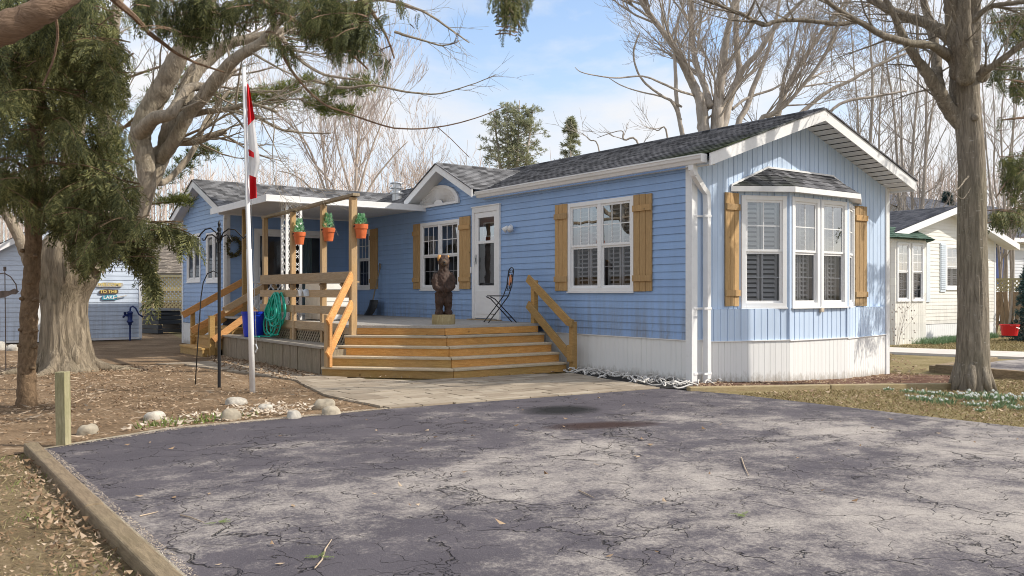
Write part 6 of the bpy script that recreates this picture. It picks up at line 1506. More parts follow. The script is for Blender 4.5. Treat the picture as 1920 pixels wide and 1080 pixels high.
m.build('branches', M['bark_s'], T); pt.build('foliage', M['pineleaf'], T)
# --- grey trunk on the right lawn
T = thing('lawn_tree', 'tall bare grey tree on the right lawn among snowdrops', 'tree', tuple(P(1820,740,11.9)))
m = MB(); Zr = 11.9
pth_ = smooth_path([(P(x,y,Z), w*.44*Z/FOC) for x,y,Z,w in [(1822,752,Zr,92),(1822,735,Zr,76),(1823,700,Zr,66),(1824,640,Zr,61),(1824,560,Zr,58),(1823,480,Zr,56),(1823,400,Zr,54),(1822,320,Zr,52),(1819,260,Zr,52),(1813,205,Zr,54),(1808,165,Zr,58),(1810,130,Zr,54),(1819,80,11.8,40),(1822,30,11.8,34),(1825,-30,11.7,30),(1835,-160,11.7,20)]], 9); m.barktube(pth_, 80, .05, 9.5, 1.3, 9.0)
for a in range(7):
    t = 2*math.pi*a/7; c = P(1822,738,Zr); c.z = -.1; o_ = V((math.cos(t),math.sin(t),0)); m.tube([c+o_*.15+V((0,0,.40)), c+o_*.21+V((0,0,.15)), c+o_*.30+V((0,0,-.01))], [.06,.07,.03], 8)
ball(m, P(1829,220,Zr-.2), .05, 6, (1,1,1)); ball(m, P(1842,138,Zr), .10, 6, (1,1,1.3))
m.build('trunk', M['bark_r'], T, smooth=True)
m = MB(); LP=[]
for px in ([(1808,235,Zr,34),(1786,214,Zr,27),(1763,178,11.8,25),(1741,141,11.7,21),(1711,100,11.6,16),(1685,50,11.5,13),(1667,10,11.4,10),(1640,-40,11.4,6)],
 [(1766,182,11.8,22),(1757,140,12.0,20),(1754,93,12.2,18),(1741,37,12.4,15),(1730,-10,12.5,12),(1722,-80,12.6,7)],
 [(1800,118,Zr,24),(1779,106,11.6,19),(1748,86,11.3,15),(1704,80,11.0,14),(1655,66,10.8,12),(1622,47,10.7,11),(1597,33,10.6,9),(1560,10,10.5,8),(1530,-20,10.4,6)],
 [(1652,64,10.9,9),(1611,41,10.9,8.5),(1576,45,10.8,8.5),(1540,42,10.7,8),(1503,38,10.7,8),(1459,39,10.6,8),(1433,47,10.5,7.5),(1412,38,10.5,7),(1395,28,10.4,6.5),(1357,13,10.4,6),(1310,-4,10.3,5)],
 [(1800,90,Zr,32),(1772,64,11.9,23),(1741,45,12.0,21),(1685,26,12.1,18),(1637,0,12.2,15),(1580,-40,12.3,10)],
 [(1799,140,11.7,34),(1794,80,11.5,32),(1788,30,11.4,30),(1782,-20,11.3,28),(1770,-120,11.2,18)],
 [(1832,150,11.8,20),(1843,136,11.7,17),(1860,125,11.6,14),(1889,104,11.5,12),(1925,78,11.4,11),(1990,40,11.3,8)],
 [(1815,60,11.8,16),(1826,38,11.7,12),(1852,15,11.6,10),(1881,8,11.5,9),(1930,2,11.4,8)],
 [(1812,150,11.6,36),(1808,90,11.4,30),(1806,40,11.3,26),(1808,-10,11.2,24),(1812,-100,11.1,15)]):
    LP.append(limb(m, px, 12, 6, .08))
m.build('limbs', M['bark_r'], T, smooth=True)
m = MB(); r3 = random.Random(202); cnt=[1700]
for i,L_ in enumerate(LP): twigs_on(m, L_, 10, .95, .014, 2, r3, .15, kids=(3,5), minr=.0030, up=.0, count=cnt)
for px in ([(1815,330,11.7,4),(1800,350,11.5,3),(1790,362,11.4,2),(1806,372,11.4,2),(1820,352,11.5,1.5)],): limb(m, px, 4, 5, .5, r3)
m.build('twigs', M['bark_r'], T)
# --- cedar at the right edge
T = thing('cedar_tree', 'cedar at the right edge with loose hanging sprays behind the grey trunk', 'tree', tuple(P(2060,690,15)))
T.location.z = -.1; m = MB(); limb(m, [(2060,720,15,60),(2055,500,15,52),(2050,250,15,44),(2045,0,15,34),(2040,-250,15,20)], 12, 5, .05); m.build('trunk', M['bark_c'], T, smooth=True)
m = MB(); cf = Foliage(FR); r3 = random.Random(31)
for px in ([(2050,100,15,12),(1980,60,14.8,8),(1900,40,14.6,4),(1850,45,14.5,2)],[(2050,200,15,12),(1970,170,14.8,8),(1900,150,14.6,4),(1862,150,14.5,2)],[(2050,330,15,12),(1970,300,14.8,7),(1900,330,14.6,4),(1868,370,14.5,2)],[(2050,420,15,12),(1960,400,14.8,7),(1890,408,14.6,4),(1845,420,14.5,2)],[(2050,250,15,10),(1960,220,14.8,6),(1880,225,14.6,3)]): limb(m, px, 5, 5, .3, r3)
for poly, nb in (([(1842,8),(1930,0),(1990,40),(1990,110),(1880,95),(1852,62)],40),([(1858,100),(1960,110),(1960,200),(1890,185),(1850,165)],26),([(1852,208),(1905,205),(1900,245),(1868,248)],7),([(1872,290),(1960,260),(1960,400),(1880,385),(1868,360)],40),([(1845,385),(1950,380),(1950,440),(1900,430),(1850,432)],30),([(1905,440),(1950,430),(1950,480),(1915,465)],6)):
    spray_region(cf, m, poly, 13.8, 15.5, nb, .6, .10, .36, r3, 1.0)
m.build('branches', M['bark_c'], T); cf.build('foliage', M['cedarleaf'], T)
# --- bare maples behind the house
def bare(name, label, base, limbs, ntw, lnt, lev, seed, rtw=.03, mat='bark_b', twmat='bark_b', cap=2600, minr=.007, spread=.55, up=.10, kids=(3,6), wk=.70):
    T = thing('bare_tree', label, 'tree', (base.x,base.y,0), 'bare trees behind the house'); m = MB(); r3 = random.Random(seed); LP=[]
    for px in limbs: LP.append(limb(m, [(x,y,z,w*wk) for x,y,z,w in px], 8, 5, .12, r3))
    m.build('trunk', M[mat], T, smooth=True); m = MB(); cnt=[cap]
    wts = sum(len(L_) for L_ in LP)
    for L_ in LP: twigs_on(m, L_, max(3,int(ntw*len(L_)/wts)), lnt, rtw, lev, r3, .22, kids=kids, minr=minr, spread=spread, up=up, count=cnt)
    m.build('twigs', M[twmat], T)
Zb = 25.0
bare('a', 'broad bare maple with many grey stems rising behind the roof', P(1345,640,Zb), [
 [(1335,640,Zb,52),(1330,400,Zb,44),(1322,280,Zb,36),(1318,230,Zb,31),(1312,187,Zb,27),(1296,152,Zb,23),(1272,102,Zb-.5,19),(1252,70,Zb-.7,17),(1226,38,Zb-.8,14),(1202,0,Zb-1,11),(1170,-60,Zb-1,6)],
 [(1345,640,Zb,50),(1342,400,Zb,42),(1342,260,Zb,36),(1346,200,Zb,30),(1350,157,Zb,24),(1360,87,Zb,19),(1369,38,Zb,15),(1377,0,Zb,13),(1388,-70,Zb,7)],
 [(1330,200,Zb,24),(1322,163,Zb+.4,18),(1304,117,Zb+.8,16),(1297,58,Zb+1,15),(1296,0,Zb+1,12),(1290,-60,Zb+1,7)],
 [(1352,250,Zb,26),(1372,175,Zb+.3,20),(1386,137,Zb+.4,18),(1380,73,Zb+.6,15),(1383,0,Zb+.8,12),(1390,-60,Zb+1,6)],
 [(1362,190,Zb,18),(1395,128,Zb-.5,15),(1424,96,Zb-.8,14),(1450,55,Zb-1,12),(1482,23,Zb-1.2,10),(1511,-5,Zb-1.4,8)],
 [(1372,500,Zb+1,26),(1380,260,Zb+1,18),(1400,200,Zb+1.2,15),(1418,150,Zb+1.4,13),(1436,105,Zb+1.5,11),(1450,60,Zb+1.6,10),(1462,0,Zb+1.7,7)],
 [(1300,480,Zb-.5,22),(1286,290,Zb-.5,15),(1279,250,Zb-.5,12),(1270,204,Zb-.5,11),(1267,150,Zb-.5,10),(1265,90,Zb-.5,8),(1272,30,Zb-.5,5)],
 [(1276,225,Zb-.5,9),(1261,192,Zb-.8,8),(1243,181,Zb-1,7),(1211,157,Zb-1.2,6),(1194,131,Zb-1.3,5.5),(1188,96,Zb-1.4,5),(1200,60,Zb-1.5,3.5)],
 [(1300,178,Zb,7),(1272,170,Zb-1,6.5),(1243,157,Zb-1.3,6),(1205,143,Zb-1.6,5),(1153,146,Zb-2,4),(1095,137,Zb-2.3,3),(1078,126,Zb-2.4,1.5)],
 [(1278,200,Zb-.5,6),(1243,182,Zb-.9,5),(1200,172,Zb-1.2,4),(1165,160,Zb-1.5,3),(1140,145,Zb-1.7,1.5)]], 150, 2.4, 3, 301, .036, cap=7500, minr=.0062)
bare('b', 'leaning bare maple with long right hand limbs above the gable', P(1470,640,Zb+2.5), [
 [(1440,640,Zb+2.5,36),(1442,400,Zb+2.5,26),(1450,260,Zb+2.5,16),(1476,163,Zb+2.5,13),(1511,105,Zb+2.5,11),(1541,60,Zb+2.5,9),(1580,10,Zb+2.5,7),(1600,-30,Zb+2.5,5)],
 [(1432,420,Zb+2.3,22),(1425,240,Zb+2.3,14),(1445,215,Zb+2.2,12),(1471,198,Zb+2.1,11),(1503,163,Zb+2,10),(1538,117,Zb+1.9,9),(1570,55,Zb+1.8,7),(1590,0,Zb+1.7,5)],
 [(1460,420,Zb+2.7,22),(1478,240,Zb+2.8,12),(1500,213,Zb+2.8,11),(1552,172,Zb+2.9,10),(1593,152,Zb+3,9),(1640,125,Zb+3,8),(1700,100,Zb+3,6)],
 [(1372,205,Zb+1,8),(1401,184,Zb+1.2,7),(1447,168,Zb+1.5,6),(1470,154,Zb+1.8,4)],
 [(1500,420,Zb+3,18),(1530,240,Zb+3.2,10),(1558,208,Zb+3.3,9),(1587,190,Zb+3.4,8),(1640,181,Zb+3.5,7),(1700,170,Zb+3.6,5)],
 [(1440,230,Zb+2.4,10),(1462,190,Zb+2.6,8),(1470,140,Zb+2.8,7),(1488,90,Zb+3,6),(1500,30,Zb+3,4)]], 105, 2.2, 3, 302, .03, cap=4200, minr=.0062)
def stems(base_px, n, spread_px, top, Z, w, seed):
    r3 = random.Random(seed); out=[]
    for k in range(n):
        f = (k+.5)/n*2-1; bx_, by_ = base_px; tx_ = bx_+f*spread_px+r3.uniform(-12,12); ty = top+abs(f)*r3.uniform(20,110); ww = w*r3.uniform(.55,1); zz = Z+r3.uniform(-1.5,1.5)
        pts = []
        for i in range(7):
            t = i/6; x = bx_+f*8+(tx_-bx_-f*8)*t**1.35+r3.uniform(-5,5)*(i > 0); y = by_+(ty-by_)*t; pts.append((x,y,zz,ww*(1-.8*t)))
        out.append(pts)
    return out
bare('c', 'tall bare tree with straight close stems between the gable and the grey trunk', P(1712,600,31), stems((1712,600),5,85,-60,31,14,5)+stems((1704,620),2,60,120,30,9,6), 75, 2.4, 2, 303, .022, cap=2600, minr=.0065, spread=.5, up=.16)
bare('d', 'slender bare tree just right of the gable peak, pale stems', P(1632,600,34), stems((1632,620),3,48,-60,34,17,8), 42, 2.6, 2, 304, .022, cap=1300, minr=.0065, spread=.45, up=.15)
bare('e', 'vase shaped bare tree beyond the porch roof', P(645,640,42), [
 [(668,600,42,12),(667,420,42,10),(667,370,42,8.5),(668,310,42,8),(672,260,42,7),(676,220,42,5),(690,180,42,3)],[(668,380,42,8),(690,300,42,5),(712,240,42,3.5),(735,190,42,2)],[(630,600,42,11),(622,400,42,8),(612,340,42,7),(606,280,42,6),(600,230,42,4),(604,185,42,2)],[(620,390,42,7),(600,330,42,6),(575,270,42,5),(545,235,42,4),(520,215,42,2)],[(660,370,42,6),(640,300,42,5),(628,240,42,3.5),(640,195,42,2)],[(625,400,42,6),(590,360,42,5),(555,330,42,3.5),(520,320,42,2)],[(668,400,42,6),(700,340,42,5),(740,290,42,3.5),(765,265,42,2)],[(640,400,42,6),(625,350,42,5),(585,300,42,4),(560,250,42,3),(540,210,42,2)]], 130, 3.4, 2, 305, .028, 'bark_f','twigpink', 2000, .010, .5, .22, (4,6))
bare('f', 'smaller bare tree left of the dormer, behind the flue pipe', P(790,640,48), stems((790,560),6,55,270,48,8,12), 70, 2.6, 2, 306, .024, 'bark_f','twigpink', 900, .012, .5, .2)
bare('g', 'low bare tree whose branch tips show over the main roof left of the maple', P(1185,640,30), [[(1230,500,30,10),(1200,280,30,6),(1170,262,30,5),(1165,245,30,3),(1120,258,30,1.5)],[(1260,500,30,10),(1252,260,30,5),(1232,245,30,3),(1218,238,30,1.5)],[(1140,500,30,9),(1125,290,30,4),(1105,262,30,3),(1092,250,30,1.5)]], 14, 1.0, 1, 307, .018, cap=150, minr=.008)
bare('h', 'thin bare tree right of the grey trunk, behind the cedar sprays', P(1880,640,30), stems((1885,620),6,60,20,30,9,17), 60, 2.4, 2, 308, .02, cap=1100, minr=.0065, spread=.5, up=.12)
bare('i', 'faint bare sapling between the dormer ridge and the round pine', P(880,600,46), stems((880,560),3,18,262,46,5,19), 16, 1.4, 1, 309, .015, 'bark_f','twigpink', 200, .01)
# --- evergreens beyond the roof
def conifer(name, label, px, Z, hpx, wpx, seed, mat, kind='cone', nn=1400, sz=.34, group='evergreens beyond the roof'):
    x, yb = px; base = P(x, yb, Z); T = thing(name, label, 'tree', (base.x,base.y,0), group); r3 = random.Random(seed); H = hpx*Z/FOC; Wd = wpx*Z/FOC/2; fo = Foliage([tuft(14,1,.06,k) for k in range(3)]); m = MB(); b = MB()
    z0 = base.z
    if kind == 'cone':
        m.tube([(base.x,base.y,-.1),(base.x,base.y,z0+H*.98)], [.14,.02], 7)
        for k in range(nn//9):
            t = r3.random()**.8; z = z0+H*t; rad = Wd*(1-t)**.85*r3.uniform(.55,1.15)+.05; a = r3.uniform(0,6.283)
            e = V((base.x+rad*math.cos(a), base.y+rad*math.sin(a), z-rad*.25)); s_ = V((base.x,base.y,z)); b.tube([s_,e],[.02,.008],3,cap=False)
            for q in range(9):
                f = .25+.75*r3.random(); p = s_.lerp(e,f)+V((r3.gauss(0,.07),r3.gauss(0,.07),r3.gauss(0,.06)))*Wd*.6; fo.add(p, ((e-s_).normalized()+V((0,0,-.25))).normalized(), sz*r3.uniform(.5,1), 0)
    else:
        for st_ in range(4):
            ox = (st_-1.5)*Wd*.33; top = H*(.98-.12*abs(st_-1.6)); d = V((RX[0],RX[1],0)); bb = V((base.x,base.y,-.1)); tpp = V((base.x,base.y,z0+top))+d*ox*1.2; m.tube([bb, V((base.x,base.y,z0*.8))+d*ox*.5, tpp], [.16,.12,.02], 7)
            for k in range(nn//26):
                t = r3.uniform(.05,1.0); c = (V((base.x,base.y,z0))+d*ox*.6).lerp(tpp,t); rad = Wd*.62*math.sin(math.pi*min(1,.18+t*.80))**.7*r3.uniform(.5,1.15); a = r3.uniform(0,6.283); e = c+V((math.cos(a)*rad, math.sin(a)*rad, rad*r3.uniform(.1,.5))); b.tube([c,c.lerp(e,.5)+V((0,0,-.04)),e],[.03,.02,.008],3,cap=False)
                for q in range(7):
                    f = .35+.65*r3.random(); p = c.lerp(e,f)+V((r3.gauss(0,1),r3.gauss(0,1),r3.gauss(0,.7)))*.16; fo.add(p, ((e-c).normalized()+V((0,0,.5))).normalized(), sz*r3.uniform(.5,1), 0)
    m.build('trunk', M['bark_b'], T, smooth=True); b.build('branches', M['bark_b'], T); fo.build('foliage', M[mat], T)
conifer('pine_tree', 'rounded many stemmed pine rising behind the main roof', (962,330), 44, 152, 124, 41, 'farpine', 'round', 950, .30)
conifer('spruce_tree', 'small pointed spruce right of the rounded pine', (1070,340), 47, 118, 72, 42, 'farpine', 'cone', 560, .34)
conifer('spruce_tree', 'dark narrow spruce tip over the bungalow roof', (1776,430), 44, 70, 46, 43, 'bluespruce', 'cone', 500, .34)
conifer('blue_spruce', 'bluish young spruce at the right edge beside the board fence', (1936,645), 25.5, 165, 92, 44, 'bluespruce', 'cone', 2600, .17, None)
# far-off wood along the horizon: one mass
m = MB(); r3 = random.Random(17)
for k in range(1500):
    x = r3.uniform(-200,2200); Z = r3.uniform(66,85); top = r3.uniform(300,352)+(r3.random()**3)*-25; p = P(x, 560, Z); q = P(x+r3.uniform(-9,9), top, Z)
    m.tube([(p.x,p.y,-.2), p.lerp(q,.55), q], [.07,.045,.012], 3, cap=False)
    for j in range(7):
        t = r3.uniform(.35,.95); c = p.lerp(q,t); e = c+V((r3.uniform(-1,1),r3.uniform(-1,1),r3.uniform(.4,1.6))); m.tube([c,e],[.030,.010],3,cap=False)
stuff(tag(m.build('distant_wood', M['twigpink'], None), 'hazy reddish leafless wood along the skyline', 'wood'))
# dry shrub stems by the house corner
T = MB(); r3 = random.Random(71)
for k in range(5): grow(T, P(1684+r3.uniform(-8,8),650,18.0), V((r3.uniform(-.3,.3),r3.uniform(-.2,.2),1)).normalized(), r3.uniform(.7,1.3), .0045, 1, r3, kids=(2,3), minr=.0028, spread=.45)
for k in range(36):
    p = P(r3.uniform(1672,1716), r3.uniform(555,640), 18.0+r3.uniform(-.2,.2)); ball(T, p, .014, 4, (1,1,1.3))
o = T.build('dry_shrub', M['bark_f'], None); tag(o, 'sparse dry shrub with seed heads beside the right corner of the house', 'shrub')
# ------------------------------------------------------------------ ground cover
def scatter(name, poly, n, size, mat, seed, z=0.0, curl=.5, avoid=(), label=None, cat=None, leafw=.55, clump=0.0):
    r = np.random.default_rng(seed); xs_ = [p[0] for p in poly]; ys_ = [p[1] for p in poly]; P_ = []
    cl = [(r.uniform(min(xs_),max(xs_)), r.uniform(min(ys_),max(ys_))) for _ in range(60)]
    while len(P_) < n:
        if clump and r.random() < clump: c = cl[r.integers(60)]; x, y = c[0]+r.normal()*.35, c[1]+r.normal()*.35
        else: x, y = r.uniform(min(xs_),max(xs_)), r.uniform(min(ys_),max(ys_))
        if in_poly(x,y,poly) and not any(in_poly(x,y,a) for a in avoid): P_.append((x,y,gz(x,y)))
    p = np.array(P_); a = r.uniform(0,6.283,n); s = size*r.uniform(.45,1.2,n); tilt = r.normal(0,.35,n); cz = r.uniform(0,curl,n)*s; w = leafw*r.uniform(.6,1.2,n)
    dx, dy = np.cos(a), np.sin(a)
    def pt(u, v, h): return np.stack([p[:,0]+(dx*u-dy*v*w)*s, p[:,1]+(dy*u+dx*v*w)*s, p[:,2]+z+.004+np.maximum(0,h+tilt*u*s*.5+abs(tilt)*s*.3)], 1)
    v = np.stack([pt(-.5,0,cz*.6), pt(0,-.5,0*cz), pt(.5,0,cz), pt(0,.5,cz*.2)], 1).reshape(-1,3)
    f = np.arange(4*n).reshape(-1,4); f = np.concatenate([f[:,[0,1,2]], f[:,[0,2,3]]])
    return stuff(tag(npmesh(name, v, f, mat), label, cat))
def blades(name, poly, n, h, mat, seed, avoid=(), label=None, cat='grass', lean=.9, width=.0035, clump=0.0, z=0.0):
    r = np.random.default_rng(seed); xs_ = [p[0] for p in poly]; ys_ = [p[1] for p in poly]; P_ = []
    cl = [(r.uniform(min(xs_),max(xs_)), r.uniform(min(ys_),max(ys_))) for _ in range(80)]
    while len(P_) < n:
        if clump and r.random() < clump: c = cl[r.integers(80)]; x, y = c[0]+r.normal()*.10, c[1]+r.normal()*.10
        else: x, y = r.uniform(min(xs_),max(xs_)), r.uniform(min(ys_),max(ys_))
        if in_poly(x,y,poly) and not any(in_poly(x,y,a) for a in avoid): P_.append((x,y,gz(x,y)))
    p = np.array(P_); a = r.uniform(0,6.283,n); hh = h*r.uniform(.4,1.3,n); ln = r.uniform(.2,lean,n)*hh*1.6; b = r.uniform(0,6.283,n); d = np.hypot(p[:,0]-CAMP[0],p[:,1]-CAMP[1]); w = width*np.clip(d/6,.6,2.5)
    base = p+np.array([0,0,z-.005]); sd = np.stack([np.cos(b)*w,np.sin(b)*w,0*w],1); tip = base+np.stack([np.cos(a)*ln,np.sin(a)*ln,hh],1)
    v = np.stack([base-sd,base+sd,tip],1).reshape(-1,3); f = np.arange(3*n).reshape(-1,3)
    return stuff(tag(npmesh(name, v, f, mat), label, cat))
FRONTBED = [(-16,-.55),(-8.3,-.5),(-7.98,-.34),(-6.9,.16),(-4.66,.18),(-4.72,1.6),(-4.45,3.0),(-4.6,5.4),(-4.9,7.0),(-6.2,8.0),(-8,16),(-16,16)]
scatter('leaf_litter', FRONTBED, 26000, .050, M['litter'], 1, clump=.35, label='brown leaf litter covering the bed between driveway and trees', cat='leaf litter')
scatter('leaf_litter', [(-4.3,3.75),(-3.66,4.0),(-3.62,9.0),(-3.85,9.2),(-4.5,6.2)], 2600, .062, M['litter'], 2, label='dry leaves heaped along the grey bench of the deck', cat='leaf litter')
scatter('pale_leaves', [(-7.3,.12),(-6.2,.22),(-5.3,.5),(-5.0,1.2),(-5.9,1.2),(-7.2,.5)], 260, .075, M['palelitter'], 3, clump=.75, label='pale curled leaves gathered among the stones', cat='leaf litter')
LEFT = [(-8.13,-.6),(-8.10,-6.2),(-13,-6.2),(-14,-.6)]
scatter('fallen_leaves', LEFT, 7500, .026, M['litter'], 4, clump=.4, curl=.8, label='curled brown leaves on the grass left of the driveway', cat='leaf litter')
scatter('fallen_leaves', [(-8.13,-.9),(-8.10,-6.2),(-8.42,-6.2),(-8.30,-.9)], 620, .042, M['litter'], 41, z=.006, curl=.9, label='larger dead leaves caught along the outside of the left timber', cat='leaf litter')
scatter('driveway_leaves', [(-7.9,-.3),(-.9,-.5),(-.7,-5),(-7.9,-5.5)], 70, .055, M['litter'], 5, z=.009, curl=.5, label='a few dry leaves scattered over the asphalt', cat='leaf litter')
scatter('driveway_grit', [(-8.04,-.42),(-7.93,-.5),(-7.88,-5.5),(-8.03,-5.5)], 6000, .011, M['palelitter'], 6, z=.004, curl=.3, label='loose pale grit along the left edge of the driveway', cat='grit')
scatter('driveway_grit', [(-8.0,-.5),(-7.0,.0),(-6.9,.12),(-4.6,.17),(-4.6,.06),(-6.8,-.06)], 1800, .014, M['palelitter'], 7, z=.01, curl=.3, label='loose pale grit along the back edge of the driveway', cat='grit')
scatter('bark_mulch', [(-.6,-.6),(1.4,-1.2),(2.8,-2.0),(5.6,-.95),(5.2,.05),(4.87,-.02),(BX1,-.02),(BB,-BD-.03),(BA,-BD-.03),(BX0,-.03),(.0,-.05)], 5200, .045, M['litter'], 8, label='brown bark mulch in the bed below the bow window', cat='mulch')
RLAWN = [(-.52,-1.15),(1.2,-1.42),(2.95,-2.2),(6.0,-1.4),(6.0,-2.2),(9.0,-9),(-.3,-9),(-.42,-3.4)]
blades('grass', RLAWN, 52000, .030, M['grass'], 11, lean=1.6, width=.0045, label='short dormant grass right of the driveway')
blades('grass', [(5.0,-.8),(5.5,.4),(9.9,2.9),(5.2,10),(4.9,.2)], 38000, .045, M['grass'], 12, lean=1.5, width=.0045, label='dormant grass between the two houses')
blades('grass', [(10,5),(13.5,4.4),(21,4.4),(26,0),(14,-2),(12,3.6)], 22000, .05, M['grass'], 13, lean=1.4, width=.006, label='dormant grass in front of the bungalow')
scatter('lawn_leaves', [(5.0,-.8),(6.0,-.2),(9.9,2.9),(5.2,10),(4.9,.2)], 1500, .07, M['litter'], 24, label='scattered dead leaves on the grass between the houses', cat='leaf litter')
scatter('lawn_leaves', RLAWN, 900, .06, M['litter'], 25, clump=.4, curl=.7, label='scattered dead leaves on the right lawn', cat='leaf litter')
scatter('thatch', RLAWN, 14000, .035, M['litter'], 14, leafw=.25, label='straw coloured thatch in the right lawn', cat='thatch')
blades('grass', LEFT, 16000, .024, M['grass'], 15, lean=1.7, width=.003, label='thin dormant grass left of the driveway timber')
blades('grass_tufts', LEFT, 2600, .05, M['greengrass'], 16, clump=.93, width=.003, label='small green tufts left of the driveway timber')
blades('bulb_shoots', [(-7.2,.22),(-6.5,.30),(-5.9,.45),(-6.2,.7),(-7.1,.5)], 160, .07, M['greengrass'], 17, clump=.8, lean=.5, width=.006, label='pale green bulb shoots by the white domed stone')
blades('plants_by_wall', [(14.2,4.2),(16.2,4.3),(20.0,5.1),(20.0,5.3),(14.2,4.85)], 5200, .16, M['bulbleaf'], 18, clump=.9, lean=.6, width=.005, label='low green and dry plants along the foot of the bungalow')
scatter('twig_litter', FRONTBED, 1600, .16, M['twigtan'], 19, leafw=.05, curl=.15, label='short fallen twigs in the leaf litter', cat='twigs')
scatter('twig_litter', LEFT, 260, .13, M['litter'], 20, leafw=.03, curl=.15, label='fallen twigs on the grass left of the driveway', cat='twigs')
# snowdrops: clumps of strap leaves with nodding white flowers
def snowdrop_mesh(seed):
    r3 = random.Random(seed); lv, fl_ = MB(), MB(); n = r3.randint(30,46); R_ = r3.uniform(.07,.14)
    for k in range(n):
        a = r3.uniform(0,6.283); q = R_*r3.random()**.5; c = V((q*math.cos(a),q*math.sin(a),-.01)); 
        for j in range(3):
            b = r3.uniform(0,6.283); h = r3.uniform(.05,.10); t = c+V((math.cos(b)*h*.5,math.sin(b)*h*.5,h)); s_ = V((-math.sin(b),math.cos(b),0))*.0042; mdl = c.lerp(t,.6)+V((0,0,.01)); lv.quad(c-s_*.7,mdl-s_,t,mdl+s_)
        if r3.random() < .28:
            h = r3.uniform(.075,.12); b = r3.uniform(0,6.283); e = c+V((math.cos(b)*.02,math.sin(b)*.02,h)); s_ = V((-math.sin(b),math.cos(b),0))*.0015; lv.quad(c-s_,e-s_,e+s_,c+s_)
            for j in range(4):
                w = j*1.57+b; o_ = V((math.cos(w),math.sin(w),0)); d = V((-o_.y,o_.x,0))*.007; fl_.quad(e, e+o_*.009-V((0,0,.012))-d, e+o_*.011-V((0,0,.030)), e+o_*.009-V((0,0,.012))+d)
    return lv, fl_
protos = []
spots = [(1745,748,1.1,'snowdrops at the left foot of the grey trunk'),(1705,742,.8,'small snowdrop clump by the end of the tan timber'),(1665,738,.7,'snowdrop tuft in front of the tan timber, left of all the others'),(1720,762,.9,'snowdrop clump in the grass front left of the trunk'),(1762,768,1.2,'snowdrop clump in the grass directly in front of the trunk, left side'),(1842,752,1.5,'largest bank of snowdrops at the right foot of the trunk'),(1870,757,1.4,'snowdrops adjoining the largest bank on its right'),(1812,757,1.2,'snowdrops adjoining the largest bank on its left'),(1822,772,.8,'snowdrop tuft among dead leaves below the largest bank'),(1858,775,1.0,'snowdrops below and right of the largest bank'),(1885,768,1.1,'snowdrop clump halfway to the right edge, front row'),(1905,756,1.2,'snowdrop clump near the right edge, back row'),(1912,778,.8,'snowdrop tuft near the right edge, front row'),(1788,752,1.0,'snowdrops touching the middle of the trunk base'),(1838,786,.6,'lone snowdrop tuft nearest the driveway')]
for i, (px, py, sc, lb) in enumerate(spots):
    Z = FOC*(CAMP[2]+.09)/(py-PY0); c = P(px,py,Z); c.z = gz(c.x,c.y)
    t = thing('snowdrops', lb, 'flowers', tuple(c), 'snowdrops around the grey trunk'); t.rotation_euler = (0,0,i*1.3); t.scale = (sc*1.15,sc*1.15,sc*.8)
    if i < 4:
        lv, fl_ = snowdrop_mesh(i); 
        for mb_ in (lv, fl_): mb_.v = [(v[0]+c.x,v[1]+c.y,v[2]+c.z) for v in mb_.v]
        a = lv.build('leaves', M['bulbleaf'], t); b = fl_.build('flowers', M['petal'], t); protos.append((a,b))
    else:
        for ch in protos[i % 4]: q = ch.copy(); COL.objects.link(q); q.parent = t
# a few twigs and sprigs lying on the asphalt
r3 = random.Random(9)
for pxs, lb in (([(590,1066),(604,1050),(610,1030),(622,1012)],'pale crooked twig near the bottom centre left of the driveway'),([(1390,858),(1396,876),(1404,892)],'thin straight twig in the middle of the right half of the driveway'),([(262,968),(280,964),(296,960)],'short twig close to the left timber'),([(338,966),(356,970),(382,980)],'reddish twig on the left part of the driveway'),([(1085,920),(1100,927),(1114,934)],'dark twig in the centre of the driveway')):
    m = MB(); pts = []
    for x,y in pxs: Z = FOC*(CAMP[2]-.014)/(y-PY0); p = P(x,y,Z); p.z = .016; pts.append(p)
    m.tube(pts, [.004]*(len(pts)-1)+[.002], 5); o = m.build('twig', M['twigtan'], None); tag(o, lb, 'twig', 'twigs on the driveway')
for (x,y,lb) in ((600,1047,'green cedar sprig beside the pale crooked twig'),(408,982,'green cedar sprig on the left part of the driveway'),(1392,967,'green weed tuft growing from a crack right of centre')):
    Z = FOC*(CAMP[2]-.01)/(y-PY0); p = P(x,y,Z); p.z = .02; fo = Foliage([frond(9,.4,.03,2,.0,4)])
    for k in range(4): a = r3.uniform(0,6.28); fo.add(p, V((math.cos(a),math.sin(a),.05)), .07, 0)
    o = fo.build('cedar_sprig', M['greengrass'], None); tag(o, lb, 'sprig', 'sprigs on the driveway')
# dead leaves at the foot of the stairs
scatter('stair_leaves', [(-3.7,3.6),(-2.4,2.2),(-.4,2.1),(-.4,2.3),(-2.35,2.36),(-3.7,3.75)], 40, .045, M['litter'], 23, z=.02, label='dry leaves along the foot of the stairs', cat='leaf litter')
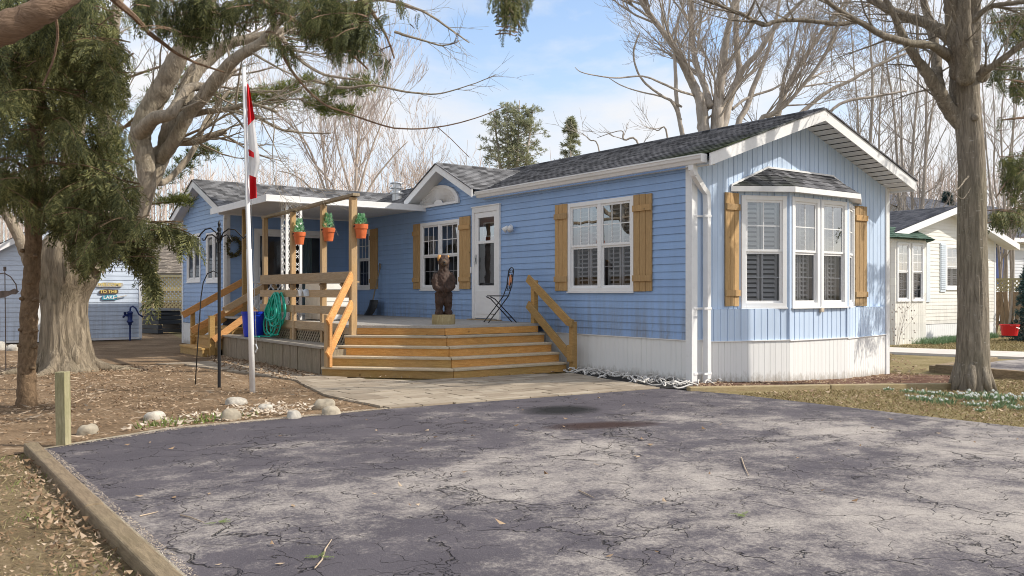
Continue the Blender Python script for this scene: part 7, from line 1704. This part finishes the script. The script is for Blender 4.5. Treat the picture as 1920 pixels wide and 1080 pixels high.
# ------------------------------------------------------------------ light, sky, camera
SUN_EL = math.radians(39); sd = V((.74,-.67,0)).normalized()*math.cos(SUN_EL)+V((0,0,math.sin(SUN_EL)))
ld = bpy.data.lights.new('sun', 'SUN'); ld.energy = 5.0; ld.angle = math.radians(.6); ld.color = (1.0,.93,.82)
lo = bpy.data.objects.new('sun', ld); COL.objects.link(lo); lo.rotation_euler = (-sd).to_track_quat('-Z','Y').to_euler(); lo.location = (0,-10,20)
w = bpy.data.worlds.new('World'); SC.world = w; w.use_nodes = True; nt = w.node_tree; bg = nt.nodes['Background']
sky = N(nt, 'ShaderNodeTexSky'); sky.sky_type = 'NISHITA'; sky.sun_disc = False; sky.sun_elevation = SUN_EL; sky.sun_rotation = math.atan2(sd.x, sd.y); sky.air_density = 1.0; sky.dust_density = 1.2; sky.ozone_density = 1.0
tc = N(nt, 'ShaderNodeTexCoord'); sp = N(nt, 'ShaderNodeSeparateXYZ'); L(nt, tc.outputs['Generated'], sp.inputs[0])
mp = N(nt, 'ShaderNodeMapping'); L(nt, tc.outputs['Generated'], mp.inputs['Vector']); mp.inputs['Scale'].default_value = (1,1,2.1); mp.inputs['Location'].default_value = (2.7,1.3,.1)
n1 = noise(nt, mp.outputs[0], 2.6, 9, .56, .25)
cl = ramp(nt, n1, [(.37, (0,0,0)), (.445, (.5,.5,.5)), (.55, (1,1,1))])
n2 = noise(nt, mp.outputs[0], 5.5, 6, .6)
white = mixc(nt, n2, (3.25,3.35,3.55), (4.2,4.15,4.15))
haze = mth(nt, 'MULTIPLY', mth(nt, 'SUBTRACT', 1.0, mth(nt, 'MULTIPLY', sp.outputs['Z'], 3.2, True), True), .45)
base = mixc(nt, haze, mixc(nt, .30, sky.outputs[0], (1.9,2.6,3.85)), (3.3,3.55,4.0))
L(nt, mixc(nt, cl, base, white), bg.inputs['Color']); bg.inputs['Strength'].default_value = .25
cam = bpy.data.cameras.new('camera'); co = bpy.data.objects.new('camera', cam); COL.objects.link(co); co.location = CAMP; co.rotation_euler = (math.pi/2, 0, -YAW)
cam.sensor_width = 36; cam.lens = FOC/1920*36; cam.shift_y = (PY0-540)/1920; cam.clip_end = 2000; cam.clip_start = .05
SC.camera = co
SC.view_settings.view_transform = 'Standard'; SC.view_settings.look = 'None'; SC.view_settings.exposure = 0; SC.view_settings.gamma = 1
SC.cycles.transparent_max_bounces = 16; SC.cycles.max_bounces = 8; SC.cycles.use_denoising = True; SC.cycles.filter_width = 1.0
